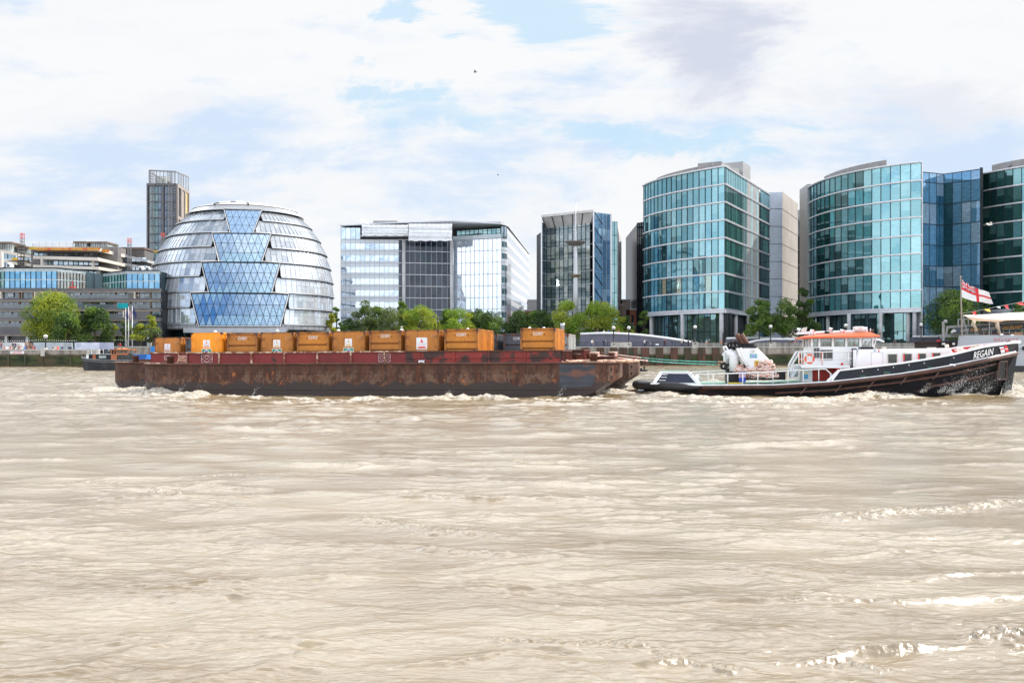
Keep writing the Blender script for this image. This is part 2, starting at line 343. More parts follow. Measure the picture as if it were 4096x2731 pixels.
def build_river():
    NR=[];y=7.0
    while y<243: NR.append(y); y+=min(.36,max(.022,y*y/2911*.62))
    ys=np.array(NR); s=np.concatenate([-np.linspace(2.6,.60,40)[:-1],np.linspace(-.6,.6,1150),np.linspace(.6,2.6,40)[1:]])
    X=s[None,:]*(ys[:,None]+2.0); Y=np.repeat(ys[:,None],len(s),1); Z=np.zeros_like(X)
    A=fft_sea(1024,71.,.9,4.5,1.3,3,80); B=fft_sea(1024,17.3,.20,1.3,1.5,8,96); C=fft_sea(512,5.3,.06,.36,1.1,12,78)
    calm=fbm(X*.17+3+fbm(X*.3,Y*.3,2),Y*.15+9,4); rough=sstep(calm+.22*sstep(Y,24,55),.41,.60); fadeB=1+.45*sstep(Y,20,60)
    gain=1.0+1.1*sstep(Y,22,65)
    XA=X*.70; XB=X*.52; XC=X*.6; dxA,dyA=samp(A,XA,Y,1),samp(A,XA,Y,2)
    Z+=.020*gain*samp(A,XA,Y,0)
    hB=samp(B,XB+.25*dxA,Y+.3*dyA,0); rb=(.10+1.15*rough)
    Z+=.0105*rb*fadeB*hB
    Z+=.0034*(.05+1.1*rough)*samp(C,XC+.1*dxA,Y,0)*(Y<60)
    DX=-.02*dxA-.006*rb*samp(B,XB,Y,1); DY=-.02*dyA-.010*rb*samp(B,XB,Y,2)
    foam=np.zeros_like(X)
    wx=X+(fbm(X*.6,Y*.6,3)-.5)*1.2; wy=Y+(fbm(X*.6+40,Y*.6+7,3)-.5)*1.2
    Z0,F0=Z,foam; X0,Y0=X,Y
    for pts,hw,h,fm,rag,asym in FEAT:
        near=max(p[1] for p in pts)<30; rd=3.2*hw+1.; r0=np.searchsorted(ys,min(p[1] for p in pts)-rd); r1=np.searchsorted(ys,max(p[1] for p in pts)+rd)
        q0,q1=(min(p[0] for p in pts)-rd),(max(p[0] for p in pts)+rd); sA=q0/(ys[r0 if q0<0 else r1-1]*0+ (ys[max(r0,0)] if q0<0 else ys[min(r1,len(ys))-1])+2); sB=q1/((ys[max(r0,0)] if q1>0 else ys[min(r1,len(ys))-1])+2)
        c0=np.searchsorted(s,sA); c1=max(c0+1,np.searchsorted(s,sB)); sl=(slice(r0,r1),slice(c0,c1)); X,Y=X0[sl],Y0[sl]
        if X.size==0: continue
        QX,QY=(X+(fbm(X*2,Y*2,3)-.5)*.35,Y+(fbm(X*2+40,Y*2+7,3)-.5)*.3) if near else (wx[sl],wy[sl])
        best=np.full(X.shape,1e9); side=np.zeros_like(X); par=np.zeros_like(X)
        tot=len(pts)-1
        for q in range(tot):
            (x0,y0),(x1,y1)=pts[q],pts[q+1]; L2=(x1-x0)**2+(y1-y0)**2
            t=np.clip(((QX-x0)*(x1-x0)+(QY-y0)*(y1-y0))/L2,0,1); cx=x0+t*(x1-x0); cy=y0+t*(y1-y0)
            d=np.hypot(QX-cx,QY-cy); mk=d<best; best=np.where(mk,d,best); side=np.where(mk,QY-cy,side); par=np.where(mk,(q+t)/tot,par)
        ends=np.clip(np.minimum(par,1-par)*6+.25,0,1)
        w=np.where(side>0,hw,hw/asym); f=np.exp(-(best/w)**2)*ends
        sc=(5.0 if near else 1.3)/max(hw,.4)*.5
        n=fbm(X*sc*2.4,Y*sc*2.4+5,5); n2=fbm(X*sc*7,Y*sc*7,4)
        Z0[sl]+=h*f*(1-rag*.75+rag*1.5*(n-.5)*1.6)+h*(.14 if near else .35)*f*(n2-.5)*rag
        F0[sl]=np.maximum(F0[sl],fm*f*(1-rag+rag*2.1*sstep(n,.34,.7)))
    X,Y,Z,foam=X0,Y0,Z0,F0
    sm=fbm(X*.5,Y*.35,5); foam=np.maximum(foam,.33*sstep(sm,.66,.8)*(Y>22))
    # small crest foam where the water is steep
    V=np.stack([X+DX,Y+DY,Z],-1).reshape(-1,3); r,c=X.shape
    i=np.arange(r*c).reshape(r,c); F=np.stack([i[:-1,:-1],i[:-1,1:],i[1:,1:],i[1:,:-1]],-1).reshape(-1,4)
    V=np.vstack([V,[[-1500,-500,-.25],[1500,-500,-.25],[1500,6.9,-.25],[-1500,6.9,-.25]]]); F=np.vstack([F,[[r*c,r*c+1,r*c+2,r*c+3]]]); foam=np.r_[foam.ravel(),0,0,0,0]
    me=bpy.data.meshes.new('river'); me.vertices.add(len(V)); me.vertices.foreach_set('co',V.ravel())
    me.loops.add(F.size); me.loops.foreach_set('vertex_index',F.ravel().astype(np.int32)); me.polygons.add(len(F))
    me.polygons.foreach_set('loop_start',np.arange(0,F.size,4,dtype=np.int32)); me.polygons.foreach_set('loop_total',np.full(len(F),4,dtype=np.int32))
    me.polygons.foreach_set('use_smooth',np.ones(len(F),dtype=bool))
    me.update(calc_edges=True)
    a=me.attributes.new('foam','FLOAT','POINT'); a.data.foreach_set('value',foam.ravel().astype(np.float32))
    m=bpy.data.materials.new('muddy_water'); m.use_nodes=True; k=NT(m.node_tree); b=k.N['Principled BSDF']; out=k.N['Material Output']
    tc=k.n('ShaderNodeTexCoord').outputs['Object']
    silt=k.mix(k.ss(k.noise(k.scl(tc,(.25,.6,1)),.6,5),.35,.65),(.170,.114,.048),(.262,.204,.122))
    k.set(b.inputs['Base Color'],silt); b.inputs['Roughness'].default_value=.20; b.inputs['IOR'].default_value=2.2
    b.inputs['Specular IOR Level'].default_value=.6
    n1=k.noise(k.scl(tc,(7.,13.,3)),1.,6,.66,.5); n2=k.noise(k.scl(tc,(.9,2.2,1)),1.,4,.6,.5)
    geo=k.n('ShaderNodeCameraData').outputs['View Distance']
    bp1=k.n('ShaderNodeBump',{'Height':n1,'Strength':.8,'Distance':.016}); bp2=k.n('ShaderNodeBump',{'Height':n2,'Strength':.6,'Distance':.09,'Normal':bp1.outputs[0]})
    k.L.new(bp2.outputs[0],b.inputs['Normal'])
    fo=k.n('ShaderNodeAttribute',attribute_name='foam').outputs['Fac']; fn=k.noise(k.scl(tc,(1,1.6,1)),5.,8,.7); fn2=k.noise(tc,1.3,5,.6)
    ff=k.ss(k.m('ADD',fo,k.m('MULTIPLY',k.m('SUBTRACT',k.m('ADD',k.m('MULTIPLY',fn,.6),k.m('MULTIPLY',fn2,.4)),.5),1.5)),.44,.92)
    fc=k.mix(k.ss(fn,.4,.62),(.30,.24,.17),(.66,.63,.57)); db=k.n('ShaderNodeBsdfDiffuse',{'Color':fc}); bf=k.n('ShaderNodeBump',{'Height':fn,'Strength':.9,'Distance':.12}); k.L.new(bf.outputs[0],db.inputs['Normal'])
    mx=k.n('ShaderNodeMixShader',{0:k.m('MULTIPLY',ff,.92),1:b.outputs[0],2:db.outputs[0]}); k.L.new(mx.outputs[0],out.inputs[0])
    me.materials.append(m); o=bpy.data.objects.new('river',me); col.objects.link(o); tag(o,kind='structure')
build_river()
# droplets thrown up at the hulls
def spray():
    rnd=random.Random(4); mb=MB(); TF0=Vector((PX(3200,66.5),66.5,0)); ux=Vector((math.cos(R(9.2)),-math.sin(R(9.2)),0)); uy=Vector((ux.y*-1,ux.x,0))
    # jets: foot pixel, tip pixel, distance, spread, count
    for (x0,y0,x1,y1,Y,sp,n,r0) in ((3790,1572,3925,1462,62.8,.42,1500,.013),(3860,1572,3960,1490,62.8,.5,900,.012),(3760,1570,3800,1525,63.2,.28,500,.013),(3940,1570,3990,1505,62.8,.35,500,.012),(3690,1570,3716,1535,63.5,.16,260,.014),
        (4020,1565,4075,1500,64.2,.4,500,.013),(700,1580,748,1530,67.6,.16,260,.012),(770,1580,800,1545,67.4,.2,160,.012),(1010,1580,1034,1546,67.2,.14,200,.012),(1780,1580,1815,1556,64.6,.2,200,.013),(2230,1590,2262,1540,63.6,.22,260,.012),(540,1560,600,1538,69,.4,300,.013),(2350,1570,2470,1530,66,.7,500,.013)):
        A=P(x0,y0,Y); B_=P(x1,y1,Y)
        for q in range(n):
            t=abs(rnd.gauss(0,.45)); t=min(t,1.25); w=sp*(.35+.9*t)
            p=A.lerp(B_,t)+Vector((rnd.gauss(0,w*.6),rnd.gauss(0,.25),rnd.gauss(0,w*.45))); r=r0*rnd.choice((.4,.5,.6,.7,.8,1.1,1.8)); 
            if p.z<.05: continue
            vs=[p+Vector((r*rnd.uniform(-1,1),r*rnd.uniform(-1,1),r*rnd.uniform(-1,1))) for _ in range(4)]
            mb.add(vs,[(0,1,2),(0,2,3),(0,3,1),(1,3,2)])
    mb.single('spray',MT('spray_white',(.85,.85,.83),rough=.4,var=0),'white spray thrown up by the moving hulls','spray',kind='stuff')
spray()

# ---------------------------------------------------------------- far bank
YW=224.; YL=206.
grd=MB(); grd.quad((-4000,230,3.7),(4000,230,3.7),(4000,6000,3.7),(-4000,6000,3.7))
grd.add([(-4000,YL+.3,3.7),(PX(392,YL),YL+.3,3.7),(PX(392,YL),231,3.7),(-4000,231,3.7)],[(0,1,2,3)])
grd.add([(PX(392,YL)-.0,YW+.3,3.7),(4000,YW+.3,3.7),(4000,231,3.7),(PX(392,YL),231,3.7)],[(0,1,2,3)])
tag(grd.build('ground',MT('paving',(.3,.29,.27),rough=.9,var=.2,vs=.3)),kind='structure')
pr=MB(); pr.box(PX(2295,YW),PX(5200,YW),YW+.55,YW+17,3.75,4.52)
tag(pr.build('promenade',MT('paving2',(.33,.32,.3),rough=.9,var=.2,vs=.4)),kind='structure')

def wallmat(name,base,algae_z,top):
    m=bpy.data.materials.new(name); m.use_nodes=True; k=NT(m.node_tree); b=k.N['Principled BSDF']
    g=k.n('ShaderNodeTexCoord').outputs['Object']; z=k.n('ShaderNodeSeparateXYZ',{0:g}).outputs[2]
    n=k.noise(k.scl(g,(.35,.35,.9)),1.,6,.65); n2=k.noise(k.scl(g,(1.2,1.2,.18)),1.,5,.6); n3=k.noise(k.scl(g,(.12,.1,.5)),1.,4,.6)
    c=k.mix(k.ss(n2,.38,.66),base,tuple(x*.5 for x in base))
    c=k.mix(k.ss(k.m('ADD',z,k.m('MULTIPLY',k.m('SUBTRACT',n,.5),1.3)),algae_z+.5,algae_z-.1),c,(.075,.055,.028))
    gr=k.mix(k.ss(n,.4,.62),(.010,.020,.004),(.040,.062,.010)); gr=k.mix(k.ss(n3,.5,.66),gr,(.07,.05,.022))
    c=k.mix(k.ss(k.m('ADD',z,k.m('MULTIPLY',k.m('SUBTRACT',n,.5),1.)),algae_z,algae_z-.5),c,gr)
    c=k.mix(k.ss(k.m('ADD',z,k.m('MULTIPLY',k.m('SUBTRACT',n2,.5),.8)),.75,.3),c,(.055,.045,.022))
    bx=k.n('ShaderNodeTexBrick',{'Vector':k.n('ShaderNodeCombineXYZ',{0:k.n('ShaderNodeSeparateXYZ',{0:g}).outputs[0],1:z,2:0.0}).outputs[0],'Color1':(1,1,1),'Color2':(.9,.9,.9),'Mortar':(.55,.55,.55),'Scale':1.,'Mortar Size':.03,'Brick Width':2.4,'Row Height':.8}).outputs[0]
    c=k.mix(.8,c,bx,'MULTIPLY'); k.set(b.inputs['Base Color'],c); b.inputs['Roughness'].default_value=.8
    k.L.new(k.n('ShaderNodeBump',{'Height':n,'Strength':.5,'Distance':.1}).outputs[0],b.inputs['Normal']); return m
wm=wallmat('river_wall_stone',(.33,.30,.26),2.6,4.); pile=MT('rusty_pile',(.085,.04,.028),rough=.85,var=.35,vs=.7,c2=(.035,.04,.02),c2t=(.45,.6),c2s=.4,stretch=(1,1,.4))
coping=MT('coping_stone',(.46,.45,.43),rough=.8,var=.12)
# left wall
t=thing('river_wall','brown and mossy river wall below the seated crowd at the left edge','river wall',(-80,YL,0))
m=MB(); m.box(-180,PX(392,YL),YL,YL+.9,-2,3.62); m.build('wall_face',wm,t)
m=MB(); m.box(-180,PX(392,YL)+.1,YL-.12,YL+1.0,3.62,3.82); m.build('coping',coping,t)
for px in (35,102,172,284): 
    q=MB(); q.box(PX(px,YL)-.16,PX(px,YL)+.16,YL-.25,YL,-1,2.5); q.build('timber_post',MT('wet_timber',(.06,.055,.03),rough=.8,var=.3),t)
q=MB(); q.box(PX(165,YL),PX(181,YL),YL-.3,YL+1.2,2.35,4.15); q.build('pier',stone,t)
# middle and right wall
t=thing('river_wall','pale concrete river wall with green algae behind the barges and tug','river wall',(20,YW,0))
m=MB(); m.box(PX(385,YW),PX(5200,YW),YW,YW+.55,-2,4.35); m.build('wall_face',wm,t)
m=MB(); m.box(PX(385,YW),PX(5200,YW),YW-.15,YW+.7,4.35,4.5); m.build('coping',coping,t)
m=MB()
for a,b in ((2792,3078),(3102,3680),(3705,4700)):
    m.box(PX(a,YW),PX(b,YW),YW+.05,YW+.45,4.5,5.3); m.box(PX(a,YW),PX(b,YW),YW-.02,YW+.52,5.3,5.42)
m.box(PX(392,YW),PX(1300,YW),YW+.05,YW+.45,4.5,4.62)
m.build('parapet',wm2:=wallmat('parapet_concrete',(.30,.29,.265),-5,6.),t)
for px in (2333,2349,2375+20,2408,2446,2460,2484,2500,2523,2540,2573,2588,2630,2644,2689,2703,2744,2757,2798,2813,2856,2870):
    q=MB(); q.box(PX(px,YW)-.42,PX(px,YW)+.42,YW-.5,YW-.0,-1,4.30); q.build('sheet_pile',pile,t)
for a,b in ((2444,2526),(2770,2794),(3076,3104),(3678,3706),(392,410),(619,637),(850,868),(1099,1117),(1344,1362),(1597,1615),(1862,1880),(2108,2128),(2166,2186)):
    q=MB(); q.box(PX(a,YW),PX(b,YW),YW-.2,YW+.9,4.05 if a>2300 else 4.3,5.55 if a>2300 else 4.66); q.build('lamp_pedestal',stone,t)
# riverside railing
t=thing('railing','long black railing between the lamp pedestals right of the barge bow','railing',(PX(2600,YW),YW,4.5))
m=MB()
for a,b in ((2300,2444),(2526,2770)):
    xa,xb=PX(a,YW),PX(b,YW); m.beam((xa,YW+.3,5.55),(xb,YW+.3,5.55),.08); m.beam((xa,YW+.3,4.65),(xb,YW+.3,4.65),.05)
    x=xa
    while x<xb: m.beam((x,YW+.3,4.5),(x,YW+.3,5.55),.03); x+=.32
    x=xa
    while x<xb: m.beam((x,YW+.3,4.5),(x,YW+.3,5.6),.09); x+=2.6
m.build('rails',black,t)
q=MB(); q.box(PX(2623,YW),PX(2636,YW),YW+.2,YW+.24,4.9,5.2); q.build('notice_plate',white_metal,t)
# sign on the left wall
t=thing('wall_sign','white notice board with red lettering fixed on the mossy wall','sign',(PX(70,YL),YL-.1,3.1))
m=MB(); m.box(PX(43,YL),PX(97,YL),YL-.16,YL-.01,PZ(1415,YL),PZ(1404,YL)); m.build('board',white_metal,t)
m=MB(); redl=MT('red_ink',(.6,.1,.08),var=0)
for z,(a,b) in ((PZ(1406.6,YL),(52,88)),(PZ(1411.5,YL),(49,91))):
    x=a
    rr=random.Random(3)
    while x<b: w=rr.uniform(3,8); m.box(PX(x,YL),PX(x+w,YL),YL-.175,YL-.162,z-.09,z+.05); x+=w+1.3
m.build('lettering',redl,t)

# globe lamps along the bank
lampblack=MT('cast_iron',(.012,.013,.016),rough=.4,var=.1); globe=MT('globe_glass',(.82,.81,.78),rough=.25,var=0)
L0=(0,0,0)
lamp=thing('street_lamp','x','street lamp',L0)
m=MB(); m.lathe([(.62,0),(.62,.18),(.5,.3),(.42,.5),(.25,.75),(.2,1.0),(.17,1.05),(.13,1.2),(.12,3.1),(.2,3.15),(.14,3.25),(.13,3.3),(.25,3.42),(.34,3.6),(.38,3.72)],0,0,0,14); m.build('post',lampblack,lamp,True)
m=MB(); m.sphere((0,0,4.02),.44,16,10); m.build('globe',globe,lamp,True)
m=MB(); m.lathe([(.44,3.9),(.462,3.98),(.462,4.02),(.44,4.04)],0,0,0,16); m.build('globe_band',lampblack,lamp,True)
lamps=[(179,1338,YL,'globe street lamp on the mossy wall left of the big tree'),(404,1327,YW,'globe street lamp before the dark tree, near the flagpoles'),
(628,1323,YW,'globe street lamp over the dull orange container at the left'),(859,1321,YW,'globe lamp top above the bright orange container'),(1108,1318,YW,'globe lamp under the dome with a bird on top'),
(1353,1316,YW,'globe lamp top just right of the dome building'),(1606,1313,YW,'globe lamp with a gull on top before the wide glass block'),(1871,1311,YW,'globe lamp top over the rightmost container of the long yellow row'),
(2118,1307,YW,'left of two globe lamps over the raised yellow container'),(2176,1307,YW,'right of two globe lamps over the raised yellow container'),
(2455,1304,YW,'left globe lamp of the pair before the curved white rail'),(2516,1304,YW,'right globe lamp of the pair before the curved white rail'),
(2781,1301,YW,'globe street lamp before the curved office ground floor left of the tug funnel'),(3084,1299,YW,'globe street lamp between funnel and wheelhouse before the trees'),
(3385,1295,YW,'globe lamp seen over the orange wheelhouse roof'),(3687,1292,YW,'globe street lamp beside the office corner near the grey ship')]
for i,(px,top,Y,lb) in enumerate(lamps):
    z=PZ(top,Y)-4.46; o=lamp if i==0 else copy_tree(lamp,Matrix.Translation((PX(px,Y),Y+.35,z)))
    if i==0: o.matrix_world=Matrix.Translation((PX(px,Y),Y+.35,z)); W[o.name]=o.matrix_world.copy()
    tag(o,lb,'street lamp','globe lamps along the embankment')

# curved ramp wall with white rail
purple=MT('ramp_stone',(.10,.10,.135),rough=.7,var=.12,vs=.4)
def ramp(label,pts,Y,x_base):
    t=thing('ramp_wall',label,'ramp wall',(PX(pts[0][0],Y),Y,4.5))
    import_pts=[(PX(a,Y),PZ(b,Y)) for a,b in pts]; n=24; crv=[]
    for i in range(n+1):                                            # Catmull-Rom through the points
        f=i/n*(len(pts)-1); k=min(int(f),len(pts)-2); u=f-k; g=lambda j: Vector(import_pts[max(0,min(len(pts)-1,j))])
        a,b,c,d=g(k-1),g(k),g(k+1),g(k+2); crv.append(.5*((2*b)+(c-a)*u+(2*a-5*b+4*c-d)*u*u+(3*b-a-3*c+d)*u**3))
    m=MB(); m.prism([(p.x,p.y-.05) for p in crv]+[(crv[-1].x,4.4),(crv[0].x,4.4)],Y,Y+1.2); m.build('wall_face',purple,t)
    m=MB(); m.tube([(p.x,Y-.1,p.y+.12) for p in crv],.26,8); m.build('rail',white_metal,t,True)
ramp('long curved purple ramp wall with thick white rail left of the office',[(2321,1337),(2400,1334),(2470,1335),(2560,1341),(2640,1350),(2704,1359),(2770,1371)],232,0)
ramp('curved white rail ramp behind the tug funnel',[(2990,1372),(3040,1362),(3100,1358),(3240,1359),(3420,1360),(3520,1363)],233,0)
ramp('straight white-railed terrace wall behind the tug wheelhouse',[(2905,1355),(2990,1354),(3200,1355),(3330,1358),(3500,1357)],237,0)
ramp('white-railed terrace wall beside the right office corner',[(3650,1348),(3700,1348),(3760,1348),(3800,1348)],234,0)
# ---------------------------------------------------------------- buildings
def bez(p0,p1,p2,p3,n):
    L=[]; 
    for i in range(401):
        t=i/400; L.append(np.array(p0)*(1-t)**3+3*np.array(p1)*t*(1-t)**2+3*np.array(p2)*t*t*(1-t)+np.array(p3)*t**3)
    L=np.array(L); d=np.r_[0,np.cumsum(np.hypot(*np.diff(L,axis=0).T))]; s=np.linspace(0,d[-1],n+1)
    return [(float(np.interp(q,d,L[:,0])),float(np.interp(q,d,L[:,1]))) for q in s]
def lerp(a,b,n): return [(a[0]+(b[0]-a[0])*i/n,a[1]+(b[1]-a[1])*i/n) for i in range(n+1)]
def mixc(a,b,t): return tuple(x+(y-x)*t for x,y in zip(a,b))
def offs(nodes,d):                       # offset a left-to-right polyline towards its front
    out=[]
    for i,p in enumerate(nodes):
        a=nodes[max(i-1,0)]; b=nodes[min(i+1,len(nodes)-1)]; tx,ty=b[0]-a[0],b[1]-a[1]; l=math.hypot(tx,ty) or 1
        out.append((p[0]+ty/l*d,p[1]-tx/l*d))
    return out
def strip(mb,nodes,d0,d1,z0,z1,m=0):     # moulding following nodes, from d0 to d1 in front
    A=offs(nodes,d0); B=offs(nodes,d1); n=len(nodes); vs=[]
    for a,b in zip(A,B): vs+=[(a[0],a[1],z0),(b[0],b[1],z0),(b[0],b[1],z1),(a[0],a[1],z1)]
    fs=[]
    for i in range(n-1):
        o=i*4; fs+=[(o+1,o+5,o+6,o+2),(o+2,o+6,o+7,o+3),(o,o+4,o+5,o+1)]
    fs+=[(0,1,2,3),(4*n-1,4*n-2,4*n-3,4*n-4)]
    return mb.add(vs,fs,m)
def storey(t,nodes,z0,z1,colf,k,gm,mullm,rnd,mw=.12,md=.14,blind=.35,jit=.012,name='storey_glazing',mull=True,hsplit=None):
    m=MB(); n=len(nodes)-1
    for i in range(n):
        a,b=nodes[i],nodes[i+1]; tx,ty=b[0]-a[0],b[1]-a[1]; l=math.hypot(tx,ty); nx,ny=ty/l,-tx/l
        j=[rnd.uniform(-jit,jit) for _ in range(2)]; j=[j[0],-j[0]+j[1],j[1]-j[0]*.5,j[0]*.5]
        def pt(p,z,q): return (p[0]+nx*j[q],p[1]+ny*j[q],z)
        c,bc=colf(i,k,rnd)
        if rnd.random()<blind:
            zm=z1-(z1-z0)*rnd.choice((.2,.33,.45,.6,.8)); u=(z1-zm)/(z1-z0)
            m.quad(pt(a,z0,0),pt(b,z0,1),pt(b,zm,1),pt(a,zm,0),0,c); m.quad(pt(a,zm,0),pt(b,zm,1),pt(b,z1,2),pt(a,z1,3),0,bc)
        else: m.quad(pt(a,z0,0),pt(b,z0,1),pt(b,z1,2),pt(a,z1,3),0,c)
    if mull:
        A=offs(nodes,md)
        for p,q in zip(nodes,A): m.beam((p[0],p[1],z0),(p[0],p[1],z1),mw,md*2,1,up=(q[0]-p[0],q[1]-p[1],0))
    if hsplit:
        for f in hsplit: z=z0+(z1-z0)*f; strip(m,nodes,.01,.1,z-.06,z+.06,1)
    return m.build(name,[gm,mullm],t)
def body(t,outline,z0,z1,mt,name='body'):
    m=MB(); m.prism(outline,z0,z1,ax='z'); return m.build(name,mt,t)
mull_d=MT('dark_mullion',(.02,.026,.032),rough=.5,spec=.15,var=.1); mull_g=MT('grey_mullion',(.3,.32,.35),rough=.4,var=.1)
bandm=MT('pale_band',(.55,.56,.6),rough=.35,metal=.25,var=.08); concrete=MT('concrete',(.45,.45,.46),rough=.8,var=.12)
plant=MT('roof_plant',(.26,.25,.25),rough=.7,var=.1); core=MT('dark_core',(.03,.035,.04),rough=.8,var=.2)

def office(label,nodes,side,depth_pts,ztop,nst,st_h,soff,seed,palette,cat='building',name='office_building',name_side=None):
    """curved riverside office: nodes run left to right along the glass front; side = nodes of the right flank"""
    rnd=random.Random(seed); base=nodes[-1]; t=thing(name,label,cat,(base[0],base[1],4.0))
    zb=ztop-nst*st_h
    full=nodes+(side[1:] if side else [])
    body(t,offs(full,-.35)+depth_pts,zb-.9,ztop-.1,core,'inner_wall'); body(t,offs(full,-3.4)+depth_pts,3.8,zb-.9,core,'inner_wall')
    m=MB(); m.prism(offs(full,-.2)+depth_pts,ztop-.4,ztop-.12,ax='z'); m.build('roof',plant,t)
    patt=[[rnd.random() for _ in range(40)] for _ in range(nst)]
    for k in range(nst):
        z0=zb+k*st_h; z1=z0+st_h
        colf=lambda i,kk,r: palette(i/len(nodes),kk/nst,patt[kk][i%40],r)  # pane colours mix room tones with painted reflections of the opposite bank
        storey(t,nodes,z0+.18,z1-.18,colf,k,glass_t,mull_d,rnd)
    for k in range(nst+1):
        z=zb+k*st_h; m=MB(); strip(m,nodes,-.05,.30 if 0<k<nst else .5,z-.19,z+.19,0); strip(m,nodes,-.03,.42 if 0<k<nst else .62,z-.05,z+.05,1)
        if k==0: strip(m,nodes,-.05,.55,z-1.0,z-.19,0)
        m.build('floor_band',[bandm,white_metal],t)
    # open ground floor with columns and set back glazing
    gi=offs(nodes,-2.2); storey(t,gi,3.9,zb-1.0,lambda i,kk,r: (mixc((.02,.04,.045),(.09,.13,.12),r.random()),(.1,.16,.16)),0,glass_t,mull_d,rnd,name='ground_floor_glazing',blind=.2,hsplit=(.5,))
    return t,rnd,zb
def teal(f,h,p,r):
    # darker green rooms and painted bank reflections leftwards, pale blinds rightwards
    dark=mixc((.004,.018,.018),(.012,.045,.045),r.random()); mid=mixc((.05,.16,.18),(.10,.24,.28),r.random()); pale=mixc((.16,.34,.38),(.28,.42,.46),r.random())
    x=f+ (p-.5)*.5
    c=dark if x<.38 else (mid if x<.72 else (pale if r.random()<.55 else mid))
    return c,mixc(c,(.25,.42,.45),.55)
def teal4(f,h,p,r):
    dark=mixc((.004,.022,.028),(.02,.06,.07),r.random()); mid=mixc((.03,.13,.18),(.07,.21,.28),r.random()); pale=mixc((.15,.31,.38),(.24,.40,.46),r.random())
    q=.6*p+.4*r.random()
    if h>.7: c=mid if q<.75 else mixc(mid,pale,.6)
    elif f<.45: c=dark if q<.5 else (mid if q<.85 else pale)
    else: c=dark if q<(.30 if h<.4 else .12) else (mid if q<.6 else pale)
    if h<.35 and r.random()<.06: c=(.30,.27,.18)  # odd warm panes low down: reflections put into the pane colour
    return c,mixc(c,(.22,.40,.44),.5)
def dkgreen(f,h,p,r):
    c=mixc((.006,.032,.030),(.018,.075,.068),r.random()); 
    return c,mixc(c,(.10,.22,.22),.5)
ST=4.62
# --- building 4: the curved office left of the funnel, with its long right flank
A4=(55.1,243.); zt4=PZ(665,243.)
n4=bez((38.2,272.),(39,262),(46,252),A4,17)[:]
E4=(83.1,295.); s4=lerp(A4,E4,26)
t4,r4,zb4=office('curved glass office with long green right flank and stone stair tower',n4,None,[(A4[0]-.6,A4[1]+.6),(E4[0]-1.8,E4[1]),(70,300),(45,295)],zt4,8,ST,0,41,teal4)
def flank(t,seg,k,z0,z1,rnd,h=0):
    m=MB(); n=len(seg)-1
    for i in (range(0,int(n*.41)) if h==0 else range(int(n*.60),n)):
        a,b=seg[i],seg[i+1]; f=i/n
        if .40<=f<.62: continue
        c=mixc((.008,.040,.038),(.030,.12,.10),rnd.random()**1.4); 
        if k==7: c=mixc((.10,.2,.24),(.18,.3,.34),rnd.random())
        m.quad((a[0],a[1],z0),(b[0],b[1],z0),(b[0],b[1],z1),(a[0],a[1],z1),0,c)
        if i%1==0: m.beam((a[0],a[1],z0),(a[0],a[1],z1),.06,.12,1)
    return m.build('storey_glazing',[glass_d if k<7 else glass_t,mull_d],t)
s4f=lerp(A4,E4,34)
for k in range(8): z0=zb4+k*ST; flank(t4,s4f,k,z0+.2,z0+ST-.2,r4,0); flank(t4,s4f,k,z0+.2,z0+ST-.2,r4,1)
for k in range(9): 
    z=zb4+k*ST; m=MB(); strip(m,s4f,-.05,.3,z-.22,z-.06,0); strip(m,s4f,-.05,.3,z+.06,z+.22,0); m.build('floor_band',[bandm],t4)
m=MB(); q=[p for i,p in enumerate(s4f) if .38<=i/34<=.63]; strip(m,q,-.1,.06,3.9,zt4-.3,0)
pale_panel=MT('pale_metal_panel',(.30,.30,.30),rough=.4,metal=.2,var=.08); m.build('metal_panel',pale_panel,t4)
aqua=MT('aqua_panel',(.22,.45,.48),rough=.3,var=.1)
for f in (.46,.57):
    a=(A4[0]+(E4[0]-A4[0])*f,A4[1]+(E4[1]-A4[1])*f); b=(a[0]+(E4[0]-A4[0])*.022,a[1]+(E4[1]-A4[1])*.022); m=MB(); strip(m,[a,b],.06,.1,3.9,zt4-1,0); m.build('aqua_strip',aqua,t4)
# ground floor flank
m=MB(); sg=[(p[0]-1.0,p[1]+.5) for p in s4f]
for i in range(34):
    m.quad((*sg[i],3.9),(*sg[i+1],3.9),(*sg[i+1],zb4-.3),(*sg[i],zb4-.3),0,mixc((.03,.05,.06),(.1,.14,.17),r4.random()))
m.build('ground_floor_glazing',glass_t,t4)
m=MB(); strip(m,s4f[:14],-.05,.4,zb4-1.0,zb4-.22,0); m.build('soffit_band',bandm,t4)
for (x,y) in ((54.4,243.8),(46.0,253.2),(39.6,266.5),(60.5,254),(66.5,265.5)):
    m=MB(); m.tube([(x,y,3.9),(x,y,zb4-.9)],.55,14); m.build('column',concrete,t4,True)
# roof plant and tower box
m=MB(); pl=offs(n4,-3.2)[1:-3]; pl2=pl+[(62,256),(58,275),(46,280)]; m.prism(pl2,zt4-.1,zt4+1.9,ax='z'); m.build('plant_room',plant,t4)
d=Vector((E4[0]-A4[0],E4[1]-A4[1],0)).normalized(); nn=Vector((d.y,-d.x,0))
def fb(t,name,f0,f1,d0,d1,z0,z1,mt):           # box along the flank
    L=59.; a=Vector((*A4,0)); m=MB(); p=[a+d*(L*f0)+nn*d1,a+d*(L*f1)+nn*d1,a+d*(L*f1)+nn*d0,a+d*(L*f0)+nn*d0]
    m.prism([(v.x,v.y) for v in p],z0,z1,ax='z'); return m.build(name,mt,t)
fb(t4,'plant_room',.10,.28,-9,-2.5,zt4-.1,zt4+2.6,plant)
fb(t4,'roof_tower',.30,.44,-7,.1,zt4-.2,zt4+4.4,pale_panel)
